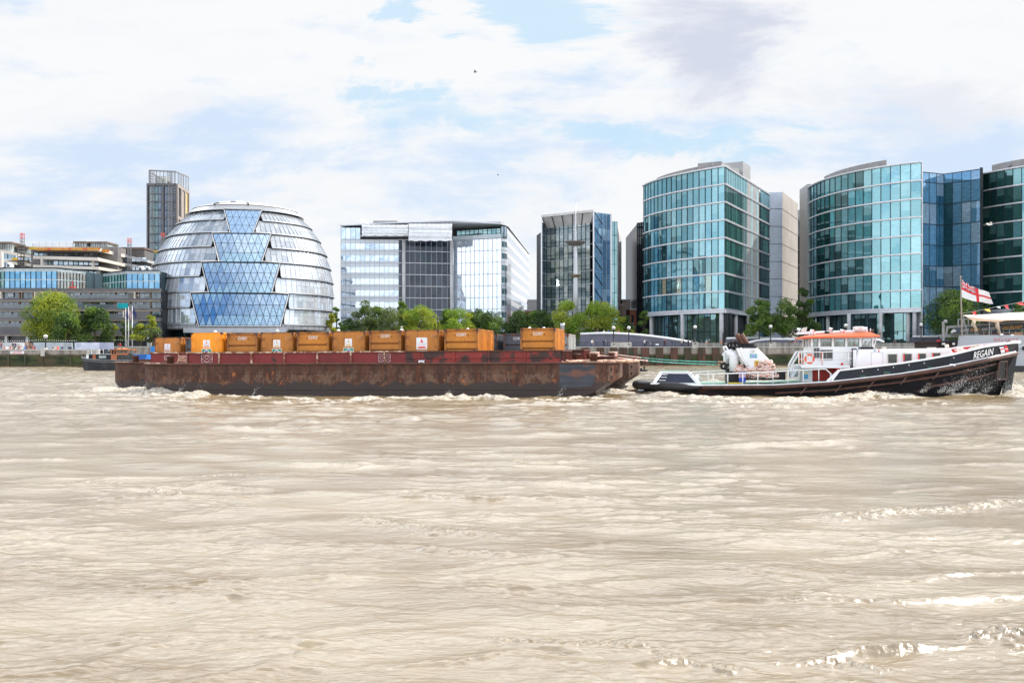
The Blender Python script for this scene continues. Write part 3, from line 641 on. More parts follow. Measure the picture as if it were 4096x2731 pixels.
# stone stair tower
sx=PX(3129,287); tw=[(sx-3.6,287.),(sx,287.),(PX(3191.5,310),310.),(PX(3191.5,310)-8,312.)]
zs=PZ(767,287); m=MB(); m.prism([(sx,287.),(PX(3191.5,310),310.),(PX(3191.5,310)-8,312.),(sx-1,300)],3.9,zs,ax='z'); m.build('stair_tower',MT('warm_stone',(.30,.27,.245),rough=.7,var=.08,vs=.2),t4)
m=MB(); m.prism([(sx-4.0,286.8),(sx-.05,286.8),(sx-.05,299),(sx-4,299)],3.9,zs-.2,ax='z'); m.build('metal_cladding',MT('blue_grey_metal',(.36,.40,.47),rough=.35,metal=.3,var=.08),t4)
m=MB()
for k in range(8):
    z=zs-5.3-k*5.35; m.beam((sx-4.05,286.72,z),(sx-.05,286.72,z),.05,.12); e=Vector((PX(3191.5,310)-sx,23.,0)).normalized(); q=Vector((e.y,-e.x,0))*.03; m.beam(Vector((sx,287,z))+q,Vector((PX(3191.5,310),310,z))+q,.05,.1)
m.build('panel_joint',mull_d,t4)
# --- building 5: curved office right of it
A5=(103.6,237.6); zt5=PZ(648,237.6); n5=bez((87,275.),(85.2,256),(94,244),A5,17)
t5,r5,zb5=office('curved glass office with pale right half, left of the blue glass link',n5,None,[(106.5,246),(114,268),(95,290)],zt5,8,ST,0,57,teal)
for (x,y) in ((102.3,238.6),(95.5,243.2),(89.9,250.5),(88.2,262),(101.2,239.9)):
    m=MB(); m.tube([(x,y,3.9),(x,y,zb5-.9)],.5,14); m.build('column',concrete,t5,True)
m=MB(); pl=offs(n5,-3.)[2:-4]; m.prism(pl+[(101,255),(96,278)],zt5-.1,zt5+2.3,ax='z'); m.build('plant_room',plant,t5)
m=MB(); m.prism([(86.4,274.5),(88.4,274.5),(91,284),(87,284)],4,zt5+1.,ax='z'); m.build('stair_tower',pale_panel,t5)
m=MB(); m.prism([A5,(A5[0]+.5,A5[1]+.35),(A5[0]+.5,A5[1]+9),(A5[0]+.1,A5[1]+9)],4,zt5-.6,ax='z'); m.build('end_fin',bandm,t5)
# --- blue glass link
tl=thing('glass_link','flat blue glass link wall between two curved green offices','building',(112,250,4))
rl=random.Random(8); zl=PZ(697,252.); nl=lerp((PX(3687,249),249.),(PX(3775,252),252.),3)+lerp((PX(3775,252),252.),(PX(3921,245),245.),4)[1:]
def linkc(i,k,r): 
    c=mixc((.05,.14,.22),(.09,.22,.33),r.random()); 
    if i in (2,3) : c=mixc((.006,.04,.055),(.015,.07,.09),r.random()) if k<8 else c
    if i<2 and k<4: c=mixc(c,(.02,.05,.05),.7)
    if r.random()<.12: c=mixc(c,(.25,.33,.38),.6)
    return c,mixc(c,(.3,.42,.5),.4)
hh=(zl-2.6-4)/8
for k in range(9):
    z0=4+k*hh; z1=z0+hh if k<8 else zl; m=storey(tl,nl,z0,z1,linkc,k,glass_b,mull_d,rl,mw=.1,md=.08,blind=.25); q=MB(); strip(q,nl,.0,.12,z1-.08,z1+.08,0); q.build('transom',mull_d,tl)
body(tl,offs(nl,-.3)+[(130,262),(112,265)],4,zl-.1,core,'inner_wall')
# --- building 6: rightmost office
n6=bez((PX(3932,254),254.),(129.5,246),(137,236),(152,229),16); zt6=PZ(697,254)
t6,r6,zb6=office('dark green glass office cut by the right edge of the photo',n6,None,[(170,250),(150,280),(128,270)],zt6,8,ST,0,63,lambda f,h,p,r: dkgreen(f,h,p,r) if (r.random()<.8 or h<.5) else teal(.6,h,p,r))
m=MB(); m.prism([(PX(3920,247),247.),(PX(3932,247.5),247.5),(PX(3932,254),254),(PX(3922,256),256)],4,zt6+.5,ax='z'); m.build('end_fin',mull_d,t6)
m=MB(); m.prism(offs(n6,-3)+[(158,250),(135,262)],zt6-.1,zt6+2.6,ax='z'); m.build('plant_room',plant,t6)
m=MB(); m.box(131.6,133,250,253,zt6,zt6+1.2); m.tube([(131,249.5,zt6+.4),(133,249.5,zt6+2.2)],.25,8); m.build('cleaning_cradle',grey_metal,t6)
# --- dark slabs
td=thing('dark_office_block','narrow black glass slab at the left side of the curved office','building',(38,292,4))
rd=random.Random(3); nd_=lerp((PX(2549,292),292.),(PX(2600,288),288.),6); ztd=PZ(892,292)
body(td,offs(nd_,-.2)+[(46,330),(40,330)],4,ztd,MT('black_cladding',(.02,.022,.028),rough=.4,var=.2),'inner_wall')
for k in range(10):
    z0=4+(ztd-4)/10*k; storey(td,nd_,z0,z0+(ztd-4)/10-.25,lambda i,kk,r:((.008,.012,.018),(.02,.04,.045)),k,glass_d,black,rd,blind=.25)
    q=MB(); strip(q,nd_,0,.25,z0+(ztd-4)/10-.25,z0+(ztd-4)/10,0); q.build('ledge',black,td)
td=thing('dark_office_block','black and grey ribbed block in the gap between the two curved offices','building',(100,330,4))
nd_=lerp((PX(3185,325),325.),(PX(3262,325),325.),7); zt=PZ(882,325)
body(td,offs(nd_,-.2)+[(112,350),(96,350)],4,zt,black,'inner_wall'); m=MB(); m.box(PX(3190,325),PX(3262,325),325.5,345,zt,PZ(839,325)); m.build('plant_room',plant,td)
for k in range(9):
    z0=4+(zt-4)/9*k; storey(td,nd_,z0,z0+(zt-4)/9-.5,lambda i,kk,r:((.012,.014,.02),(.03,.03,.04)),k,glass_d,black,rd,blind=.2)
    q=MB(); strip(q,nd_,0,.4,z0+(zt-4)/9-.45,z0+(zt-4)/9-.3,0); q.build('ledge',grey_metal,td)

# --- building 3: glass block behind the mast
t3=thing('glass_office_block','transparent glass office block behind the tall silver mast','building',(20,272,4))
r3=random.Random(9); La=(PX(2187,285),285.); Lb=(PX(2361,274),274.); nA=lerp(La,Lb,10); z3l=PZ(856,284)-1.5; z3=PZ(860,272)-.6
def c3(i,k,r):
    c=r.choice(((.03,.05,.045),(.06,.09,.08),(.12,.15,.13),(.20,.22,.18),(.04,.07,.07),(.09,.12,.12))); 
    if k>7: c=mixc(c,(.10,.12,.13),.7)
    return c,mixc(c,(.4,.42,.38),.5)
stt=(z3-4)/10.
glass_o=glassmat('office_glass',.10,(.75,.86,.92))
body(t3,offs(nA,-.4)+[(PX(2374,272)+3,300),(8,305)],4,z3-1.2,core,'inner_wall')
for k in range(10): storey(t3,nA,4+k*stt,4+(k+1)*stt-.1,c3,k,glass_o,mull_d,r3,mw=.14,blind=.55,hsplit=(.42,)); q=MB(); strip(q,nA,0,.16,4+(k+1)*stt-.14,4+(k+1)*stt+.02,0); q.build('floor_band',mull_g,t3)
cr=MB()   # white roof canopy of ribs
A=offs(nA,0); B=lerp((PX(2166,282),282.),(PX(2374,271),271.),10)
for i in range(10):
    a,b,c_,e=A[i],A[i+1],B[i+1],B[i]; cr.add([(a[0],a[1],z3-1.6),(b[0],b[1],z3-1.6),(c_[0],c_[1],z3+1.6),(e[0],e[1],z3+1.6),(a[0],a[1],z3-1.4),(b[0],b[1],z3-1.4),(c_[0],c_[1],z3+1.8),(e[0],e[1],z3+1.8)],[(0,1,2,3),(4,5,6,7),(0,4,7,3),(1,5,6,2),(3,2,6,7)],0)
    if i%2==0: cr.beam((a[0],a[1],z3-1.7),(e[0],e[1],z3+1.5),.16,.3,1)
strip(cr,B,-.1,.15,z3+1.3,z3+2.0,0); cr.build('roof_canopy',[MT('canopy_panel',(.48,.48,.48),rough=.5,var=.1),mull_d],t3)
m=MB(); OL=(PX(2166,282),282.); OR=(PX(2374,271),271.)
for k in range(10):                       # outrigger frame standing just in front of the glass
    z=4+k*stt; m.beam((OL[0],OL[1],z),(La[0],La[1],z),.2,.2); m.beam((OR[0],OR[1],z),(Lb[0],Lb[1],z),.2,.2)
for a in (OL,OR): m.beam((a[0],a[1],4),(a[0],a[1],z3+1.5),.38,.38)
m.build('outrigger_frame',silver,t3)
for k in range(10): storey(t3,lerp(OL,La,2),4+k*stt,4+(k+1)*stt-.1,lambda i,kk,r:((.03,.05,.07),(.1,.13,.15)),k,glass_o,mull_d,r3,name='side_glazing',blind=.1)
nB=lerp((PX(2377,272),272.),(PX(2441,276),276.),4); zB=PZ(856,276)
body(t3,offs(nB,-.3)+[(PX(2441,276)+1,300),(24,300)],4,zB-.2,core,'inner_wall')
for k in range(9):
    h=(zB-4)/9; storey(t3,nB,4+k*h,4+(k+1)*h-.08,lambda i,kk,r:(mixc((.07,.17,.30),(.15,.28,.42),r.random()),(.25,.4,.55)),k,glass_b,mull_g,r3,mw=.08,blind=.3,name='side_glazing')
    q=MB(); a,b=nB[0],nB[2]; q.beam((a[0],a[1]-.3,4+(k+1)*h),(b[0],b[1]-.3,4+(k+.25)*h),.16,.16); q.build('brace',mull_d,t3)
m=MB(); m.box(PX(2441,276),PX(2446,276)+.1,275.6,300,4,zB+.1); m.build('end_fin',white_metal,t3)
nC=lerp((PX(2447,282),282.),(PX(2469,282),282.),2); zC=PZ(886,282)
body(t3,offs(nC,-.2)+[(PX(2469,282),310),(30,310)],4,zC,core,'inner_wall')
for k in range(9): h=(zC-4)/9; storey(t3,nC,4+k*h,4+(k+1)*h-.12,lambda i,kk,r:((.05,.09,.10),(.09,.14,.16)),k,glass_t,mull_d,r3,name='side_glazing',blind=.2)
m=MB(); m.prism([(PX(2469,282),281.8),(PX(2471,282),281.8),(PX(2486,315),315),(PX(2470,315),315)],4,zC-.1,ax='z'); m.build('white_flank',white_metal,t3)

# --- building 2: the wide white glass block
t2=thing('glass_office_block','wide white glass office block with sheeted top floor and dark middle bay','building',(-25,285,4))
r2=random.Random(12)
CL=(PX(1363.5,290),290.); CM0=(PX(1594,290),290.5); CM1=(PX(1811,293),293.); CR=(PX(2006,287),287.); CK=(PX(2027,289),290.); CE=(PX(2116,372),372.)
z2=PZ(957,290); st2=(137/2.94)/FOC*290; zroof=PZ(903,290)
nL=lerp(CL,CM0,12); nM=lerp(CM0,CM1,10); nR=lerp(CM1,CR,11); nK=bez(CR,(CR[0]+1,CR[1]),(CK[0],CK[1]-1.5),CK,3); nS=lerp(CK,CE,40)
allf=nL+nM[1:]+nR[1:]+nK[1:]
body(t2,offs(allf,-.4)+offs(nS,-.4)[1:]+[(CE[0]-30,CE[1]),(CL[0]+.5,CL[1]+50)],4,z2-.05,core,'inner_wall'); body(t2,offs(nL[:5],-.7)+offs(nL[5:],-3.)+offs(nM,-3.5)+offs(nR,-3.6)+offs(nS,-.5)[1:]+[(CE[0]-30,CE[1]),(CL[0]+.5,CL[1]+50)],z2-.05,zroof-.5,core,'inner_wall')
nrow=8
def cL(i,k,r): 
    return mixc((.14,.2,.3),(.30,.36,.42),r.random()),(.34,.40,.46)
def cM(i,k,r): return mixc((.006,.010,.018),(.05,.065,.09),r.random()**2),(.08,.1,.13)
def cR(i,k,r):
    lim={1:4.6,2:3.9,3:2.2,4:.6}.get(k,-1)
    return mixc((.32,.38,.46),(.46,.50,.54),r.random()),(.45,.5,.55)
glass_n=glassmat('bay_glass',.035,(.7,.75,.85),fres=.2); glass_m=glassmat('milky_glass',.40,(.80,.88,1.))
for k in range(nrow):
    z1=z2-k*st2; z0=z1-st2; kk=nrow-1-k
    storey(t2,nL,z0+.55,z1-1.35,cL,kk,glass_m,mull_g,r2,mw=.1,blind=.3,md=.08)
    m=MB(); strip(m,nL,-.1,.05,z0,z0+.55,0); m.build('sill_panel',[MT('fritted_glass',(.52,.56,.62),rough=.15,var=.05),mull_g],t2); m=MB(); strip(m,nL,-.1,.05,z1-1.35,z1-.1,0); strip(m,nL,-.1,.12,z1-.1,z1,1)
    for p in nL: m.beam((p[0],p[1]-.08,z0),(p[0],p[1]-.08,z1),.07,.06,1)
    m.build('spandrel',[MT('fritted_glass',(.52,.56,.62),rough=.15,var=.05),mull_g],t2)
    storey(t2,nM,z0,z1-.12,cM,kk,glass_n,mull_g,r2,mw=.12,blind=.0,md=.12); m=MB(); strip(m,nM,-.1,.3,z1-.12,z1+.02,0); m.build('floor_band',white_metal,t2)
    storey(t2,nR,z0,z1-.12,cR,kk,glass_m,mull_g,r2,mw=.16,blind=.4,md=.08); m=MB(); strip(m,nR+nK[1:],-.1,.12,z1-.14,z1+.02,0); m.build('floor_band',mull_g,t2)
    storey(t2,nK,z0+.9,z1-1.,lambda i,a,r:(mixc((.02,.05,.06),(.08,.12,.12),r.random()),(.1,.15,.15)),kk,glass_t,mull_g,r2,mw=.1); m=MB(); strip(m,nK,-.1,.04,z0,z0+.9,0); m.build('sill_panel',MT('fritted_glass',(.5,.5,.5)),t2); m=MB(); strip(m,nK,-.1,.04,z1-1.,z1-.14,0); m.build('spandrel',MT('fritted_glass',(.5,.5,.5)),t2)
for px in (1615,1806):                     # round columns in front of the dark bay
    Y=289.4 if px<1700 else 291.6; m=MB(); m.tube([(PX(px,Y),Y,4),(PX(px,Y),Y,z2-.2)],.55,12); m.build('column',concrete,t2,True)
m=MB(); k=0
for k in range(9):                          # right flank: bright metal and glass bands
    z1=z2-(k-1)*st2; strip(m,nS,-.1,.06,z1-st2*.5,z1,0); strip(m,nS,-.1,.0,z1-st2,z1-st2*.5,1); strip(m,nS,-.05,.1,z1-.1,z1,2)
m.build('side_cladding',[MT('white_cladding',(.66,.69,.74),rough=.25,metal=.3,var=.03),MT('flank_glass',(.42,.50,.62),rough=.12,metal=.5,var=.03),bandm],t2)
# top storey: recessed glass, terrace, white sheeting, roof slab
zt=zroof
topn=offs(nL[:5],-.2); storey(t2,topn,z2+.1,zt-.6,lambda i,k,r:(mixc((.06,.16,.2),(.2,.32,.38),r.random()),(.4,.45,.5)),8,glass_m,mull_g,r2,name='top_storey_glazing')
topr=offs(nR,-3.); storey(t2,topr,z2+.1,zt-.7,lambda i,k,r:(mixc((.05,.10,.10),(.12,.2,.2),r.random()),(.3,.36,.34)),8,glass_t,mull_d,r2,name='top_storey_glazing',hsplit=(.3,.55,.8))
storey(t2,nK,z2+.4,zt-.6,lambda i,k,r:((.2,.3,.34),(.4,.45,.5)),8,glass_m,mull_g,r2,name='top_storey_glazing')
m=MB(); strip(m,nR,-.05,.02,z2+.1,z2+1.15,0); strip(m,nR,-.1,.06,z2+1.15,z2+1.22,1); m.build('terrace_balustrade',[MT('balustrade_glass',(.4,.46,.5),rough=.1,var=.05),silver],t2)
rs=[(CL[0]-.3,CL[1]-.4,0),(PX(1612,289),288.2,.7),(PX(1806,286),286.,.9),(PX(2004,285.5),285.5,.0),(CK[0]+.5,CK[1]-.6,-.2),(CE[0]+.3,CE[1],-.1),(CE[0]-30,CE[1],0),(CL[0],CL[1]+50,0)]
m=MB(); nn_=len(rs); vs=[(x,y,zt-.1+dz) for x,y,dz in rs]+[(x,y,zt+.25+dz) for x,y,dz in rs]
m.add(vs,[tuple(range(nn_)),tuple(range(2*nn_-1,nn_-1,-1))]+[(i,(i+1)%nn_,(i+1)%nn_+nn_,i+nn_) for i in range(nn_)],0); m.build('roof',MT('roof_metal',(.52,.55,.60),rough=.4,metal=.1,var=.06),t2)
sheet=MT('white_sheeting',(.72,.74,.78),rough=.5,var=.08,vs=.5,bump=.6,bs=1.2)
def sheetm(pa,pb,Y,za,zb_,seed):
    m=MB(); n=40; nz=14; rg=random.Random(seed); vs=[]
    for i in range(n+1):
        for j in range(nz+1):
            u=i/n; w=j/nz; vs.append((PX(pa+(pb-pa)*u,Y),Y+.12*math.sin(u*60+3*w)+rg.uniform(-.06,.06)+.15*math.sin(w*math.pi*4),za+(zb_-za)*w+ (.12*math.sin(u*math.pi*9) if j==0 else 0)))
    fs=[(i*(nz+1)+j,(i+1)*(nz+1)+j,(i+1)*(nz+1)+j+1,i*(nz+1)+j+1) for i in range(n) for j in range(nz)]; m.add(vs,fs,0)
    b=len(m.V); 
    for j in range(1,4):
        z=za+(zb_-za)*j/4; m.beam((PX(pa,Y)+.1,Y-.22,z),(PX(pb,Y)-.1,Y-.22,z),.05,.09,0)
    o=m.build('sheeting',sheet,t2,True); md=o.modifiers.new('Solid','SOLIDIFY'); md.thickness=.04
sheetm(1447,1632,286.2,PZ(943,286.2),PZ(900,286.2),1); sheetm(1634,1808,284.5,PZ(964,284.5),PZ(896,284.5),2)
m=MB(); m.box(PX(1437,287),PX(1634,287),286.6,288.5,PZ(944,287)-.1,PZ(944,287)+.05); m.build('scaffold_deck',bandm,t2)
m=MB(); m.prism([(PX(1493,296),296),(PX(1588,296),296),(PX(1588,296),310),(PX(1493,296)+.5,310)],zt,PZ(883,296),ax='z'); m.build('plant_room',plant,t2)
m=MB(); m.prism([(PX(1870,297),297),(PX(2003,296),296),(PX(2018,300),300),(PX(2030,330),330),(PX(1900,330),330)],zt-.3,PZ(887,296),ax='z'); m.build('plant_room',plant,t2)
m=MB(); m.tube([(PX(1440,291),291,PZ(881,291)),(PX(1470,291),293,PZ(893,291))],.28,8); m.tube([(PX(1440,291),291,PZ(881,291)),(PX(1443,291),291,PZ(890,291))],.1,6); m.build('roof_camera',white_metal,t2)

# --- low buildings in the gaps
def lowblock(label,x0,x1,yt,Y,dep,mt,win=None,rows=0,cols=0,nm='low_building'):
    t=thing(nm,label,'building',(PX((x0+x1)/2,Y),Y,4)); m=MB(); m.box(PX(x0,Y),PX(x1,Y),Y,Y+dep,3.9,PZ(yt,Y)); m.build('wall',mt,t)
    m=MB(); m.box(PX(x0,Y)-.2,PX(x1,Y)+.2,Y-.2,Y+dep+.2,PZ(yt,Y),PZ(yt,Y)+.5); m.build('roof',concrete,t)
    w=(PX(x1,Y)-PX(x0,Y))
    for r in range(rows):
        for c in range(cols):
            xa=PX(x0,Y)+w*(c+.28)/cols; z=PZ(yt,Y)-2.8-r*4.2; q=MB(); q.box(xa,xa+w*.45/cols,Y-.06,Y+.1,z-1.2,z+1.2,0); q.box(xa-.12,xa+w*.45/cols+.12,Y-.1,Y-.02,z-1.4,z-1.2,1); q.build('window',[MT('dark_pane',(.02,.025,.03),rough=.15,var=.3),concrete],t)
    return t
brick=MT('red_brick',(.30,.10,.065),rough=.9,var=.2,vs=.5,c2=(.42,.2,.13),c2t=(.5,.7)); brick2=MT('brown_brick',(.30,.2,.15),rough=.9,var=.2)
lowblock('grey rendered block above the red brick low house, left of the glass block',2112,2170,1203,330,20,MT('grey_render',(.33,.33,.34),rough=.8,var=.08),rows=0)
lowblock('red brick house seen under the grey block, between two glass offices',2100,2170,1244,310,15,brick,rows=2,cols=2)
lowblock('brown brick gable next to the narrow white flank',2470,2489,1222,300,12,brick2,rows=2,cols=1)
lowblock('striped pale stone block in the gap left of the black slab',2489,2521,1203,305,14,MT('striped_stone',(.42,.34,.30),rough=.9,var=.3,vs=1.5,stretch=(.1,.1,3)),rows=0)
lowblock('red brick warehouse with arched windows left of the black slab',2520,2560,1240,296,12,brick,rows=4,cols=2)

# --- silver mast with two discs
tm=thing('disc_mast','tall slim silver mast with two round dishes before the glass block','mast',(PX(2302,245),245,4))
mz=lambda py: PZ(py,245); x=PX(2302,245)
m=MB(); m.tube([(x,245,3.9),(x,245,mz(1150)),(x,245,mz(1000)),(x,245,mz(880)),(x,245,mz(808))],[.78,.66,.45,.22,.08],14); m.build('pole',MT('mast_metal',(.42,.43,.46),rough=.35,metal=.4,var=.05),tm,True)
m=MB(); m.lathe([(.4,-1.1),(1.6,-.85),(2.7,-.1),(2.72,.05),(1.5,-.35),(.4,-.5)],x,245,mz(968),24); 
for j in range(16): a=j*math.pi/8; m.beam((x+.5*math.cos(a),245+.5*math.sin(a),mz(968)-.42),(x+2.7*math.cos(a),245+2.7*math.sin(a),mz(968)+.1),.07)
m.build('upper_dish',MT('bronze_grey',(.13,.12,.12),rough=.5,var=.1),tm); m=MB(); m.lathe([(.5,-.75),(1.2,-.5),(1.6,0),(1.62,.1),(1.2,-.2),(.5,-.35)],x,245,mz(1100),24); m.build('lower_dish',MT('bronze_light',(.26,.22,.16),rough=.4,metal=.4),tm)

# ---------------------------------------------------------------- the leaning round glass building
tc_=thing('round_glass_hall','bulging round glass hall with stacked silver bands and blue diamond window','building',(-89.7,265,4))
CX=PX(968,265.); S2=2.614
rings=[(265,305,515,1675),(365,415,405,1775),(500,555,305,1865),(650,700,222,1925),(795,845,175,1968),(945,990,145,1993),(1100,1133,133,2002),(1260,1275,133,1995),(1412,1432,146,1975)]
RZ=[];RR=[];RC=[]
for i,(yl,yr,xl,xr) in enumerate(rings):
    y=760+((yl+yr)/2)/S2; RR.append((xr-xl)/2/S2/FOC*265*.985); RZ.append(PZ(y,266)); RC.append(0)
lean=lambda z: max(0,(z-6))*.10
def Rz(z): return float(np.interp(z,RZ[::-1],RR[::-1]))
def cyl(z,phi,r): return Vector((CX+r*math.sin(phi),265+lean(z)-r*math.cos(phi),z))     # phi 0 faces the river
def ring(mb,z0,r0,z1,r1,n=96,m=0,a0=0,a1=2*math.pi,c=None):
    for i in range(n):
        p=a0+(a1-a0)*i/n; q=a0+(a1-a0)*(i+1)/n; mb.quad(cyl(z0,p,r0),cyl(z0,q,r0),cyl(z1,q,r1),cyl(z1,p,r1),m,c)
m=MB()
for i in range(len(RZ)-1): ring(m,RZ[i+1],RR[i+1]-1.0,RZ[i],RR[i]-1.0,72)
m.build('inner_wall',core,tc_)
def onhall(px,py,off):                       # point of the hall's skin seen at px,py
    dx,dz=(px-2048)/FOC,-(py-HOR)/FOC; lo=225.;hi=268.
    for Y in np.arange(225,272,.5):
        z=EYE+dz*Y; r=math.hypot(dx*Y-CX,Y-265-lean(z)); 
        if r<Rz(z)+off: lo,hi=Y-.5,Y; break
    for _ in range(30):
        Y=(lo+hi)/2; z=EYE+dz*Y
        if math.hypot(dx*Y-CX,Y-265-lean(z))<Rz(z)+off: hi=Y
        else: lo=Y
    return Vector((dx*hi,hi,EYE+dz*hi))
def ang(p): return math.atan2(p.x-CX,-(p.y-265-lean(p.z)))
H=lambda x,y,off=0: onhall(560+x/S2,760+y/S2,off)
tiers=[((880,200),(1280,208),(1183,452),(945,450),3),((755,455),(1373,464),(1275,752),(830,750),3),((642,758),(1468,768),(1378,1076),(722,1072),3),((530,1080),(1558,1092),(1470,1424),(618,1424),3)]
# storey glazing bands, broken where the blue window stands
rc=random.Random(31); skin=MT('hall_skin',(.42,.43,.45),rough=.25,metal=.5,var=.05); ledge=MT('ledge_dark',(.02,.02,.022),rough=.5,var=.1)
cuts={0:(880,905,1245),1:(0,925,1205),2:(0,790,1345),3:(0,820,1300),4:(0,655,1450),5:(0,700,1400),6:(0,545,1540),7:(0,600,1490)}
cutx=[(893,1262),(935,1196),(768,1355),(812,1296),(648,1452),(698,1398),(545,1538),(600,1490)]
for i in range(8):
    zt_,zb_=RZ[i],RZ[i+1]; rt,rb=RR[i],RR[i+1]+.35; ym=(rings[i][0]+rings[i+1][0])/2
    aL=ang(H(cutx[i][0]-14,ym)); aR=ang(H(cutx[i][1]+14,ym)); m=MB(); n=88; a0=aR; a1=2*math.pi+aL
    for j in range(n):
        p=a0+(a1-a0)*j/n; q=a0+(a1-a0)*(j+1)/n
        for (f0,f1) in ((.05,.5),(.5,.9)):
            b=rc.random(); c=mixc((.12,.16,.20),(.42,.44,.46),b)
            if p<math.pi: c=mixc(c,(.46,.47,.48),.55)  # right half paler: bright sky glare put into the pane colour
            jt=rc.uniform(-.02,.02)
            z0=zb_+(zt_-zb_)*f0; z1=zb_+(zt_-zb_)*f1; r0=rb+(rt-rb)*f0; r1=rb+(rt-rb)*f1
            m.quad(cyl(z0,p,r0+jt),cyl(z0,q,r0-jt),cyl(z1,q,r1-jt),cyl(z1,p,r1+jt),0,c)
        m.beam(cyl(zb_+(zt_-zb_)*.05,p,rb+.03),cyl(zb_+(zt_-zb_)*.9,p,rb+(rt-rb)*.9+.03),.11,.11,1)
    ring(m,zb_+(zt_-zb_)*.495,rb+(rt-rb)*.5+.04,zb_+(zt_-zb_)*.51,rb+(rt-rb)*.5+.04,n,1,a0,a1)
    m.build('storey_glazing',[glass_c,skin],tc_)
    m=MB(); ring(m,zb_-.16,rb+.28,zb_+.12,rb+.22,n,0,a0,a1); ring(m,zb_+.12,rb+.22,zb_+.18,rb-.1,n,0,a0,a1); ring(m,zb_-.16,rb-.6,zb_-.16,rb+.28,n,1,a0,a1); m.build('ledge',[skin,ledge],tc_); m=MB(); ring(m,zb_+(zt_-zb_)*.9,rt+.02,zb_+(zt_-zb_)*.965,rt-.1,n,0,a0,a1); ring(m,zb_+(zt_-zb_)*.965,rt-.1,zt_-.1,rt-.15,n,1,a0,a1); m.build('shadow_gap',[skin,ledge],tc_)  # dark ledge undersides and gaps carry painted louvre shadow
# blue diamond window in four stepped tiers
for ti,(tl_,tr_,br_,bl_,rows) in enumerate(tiers):
    off=.55; m=MB(); fr=MB(); n_=[5,8,11,13][ti]
    def gp(u,v): x=(tl_[0]*(1-u)+tr_[0]*u)*(1-v)+(bl_[0]*(1-u)+br_[0]*u)*v; y=(tl_[1]*(1-u)+tr_[1]*u)*(1-v)+(bl_[1]*(1-u)+br_[1]*u)*v; return x,y
    xw=66.
    for r_ in range(rows):
        v0=r_/rows; v1=(r_+1)/rows
        xa0,ya=gp(0,v0); xb0,_=gp(1,v0); xa1,yb=gp(0,v1); xb1,yb2=gp(1,v1); _,ya2=gp(1,v0)
        # triangles on a skewed lattice clipped to the tier
        k0=int(math.floor((xa0-900)/xw))-1; k1=int(math.ceil((xb0-900)/xw))+1
        def L(x,top):
            a,b=(xa0,xb0) if top else (xa1,xb1); x=min(max(x,a),b); f=(x-a)/(b-a); return x,(ya+(ya2-ya)*f) if top else (yb+(yb2-yb)*f)
        row=r_+sum(t[4] for t in tiers[:ti])
        nu=(6,9,12,15)[ti]-r_
        top=[L(xa0+(xb0-xa0)*q/nu,1) for q in range(nu+1)]; bot=[L(xa1+(xb1-xa1)*q/(nu-1),0) for q in range(nu)]
        tris=[(top[q],top[q+1],bot[q]) for q in range(nu)]+[(bot[q],top[q+1],bot[q+1]) for q in range(nu-1)]
        for tri in tris:
            P3=[H(x,y,off) for x,y in tri]
            if (P3[1]-P3[0]).cross(P3[2]-P3[0]).length<.05: continue
            cx_=sum(p[0] for p in tri)/3; cy_=sum(p[1] for p in tri)/3
            up=max(0,min(1,(cy_-200)/1200)); lf=max(0,min(1,(1300-cx_)/600)); s_=min(1,up*1.15)*(.35+.65*lf)  # paler to the right and top, partly sky reflection put into the colour
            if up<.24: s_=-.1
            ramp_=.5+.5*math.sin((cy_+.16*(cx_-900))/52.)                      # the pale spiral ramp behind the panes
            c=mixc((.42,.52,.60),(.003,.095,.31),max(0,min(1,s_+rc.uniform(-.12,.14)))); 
            if .35<up and ramp_>.72: c=mixc(c,(.26,.42,.52),.55)
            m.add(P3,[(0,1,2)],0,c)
            for e in range(3): fr.beam(P3[e],P3[(e+1)%3],.055,.09,0)
    m.build('diamond_glazing',[glass_h if 'glass_h' in globals() else globals().setdefault('glass_h',glassmat('hall_window_glass',.035,(.50,.72,1.)))],tc_)
    fr.build('diamond_frame',mull_d,tc_)
    b=MB(); pb=tiers[ti-1] if ti else None
    segs_=[(0,tl_,pb[3]),(0,pb[2],tr_)] if ti else [(0,tl_,tr_)]
    segs_+=[(1,tr_,br_),(3,bl_,tl_)]+([(2,br_,bl_)] if ti==3 else [])
    for e,a_,b_ in segs_:
        k=14
        for q in range(k):
            p0=H(a_[0]+(b_[0]-a_[0])*q/k,a_[1]+(b_[1]-a_[1])*q/k,.5); p1=H(a_[0]+(b_[0]-a_[0])*(q+1)/k,a_[1]+(b_[1]-a_[1])*(q+1)/k,.5)
            b.beam(p0,p1,.24,.5,0); o_=Vector((0,-.35,.22 if e==0 else 0)); 
            b.beam(p0+o_,p1+o_,.08,.14,1)
    b.build('window_surround',[ledge,white_metal],tc_)
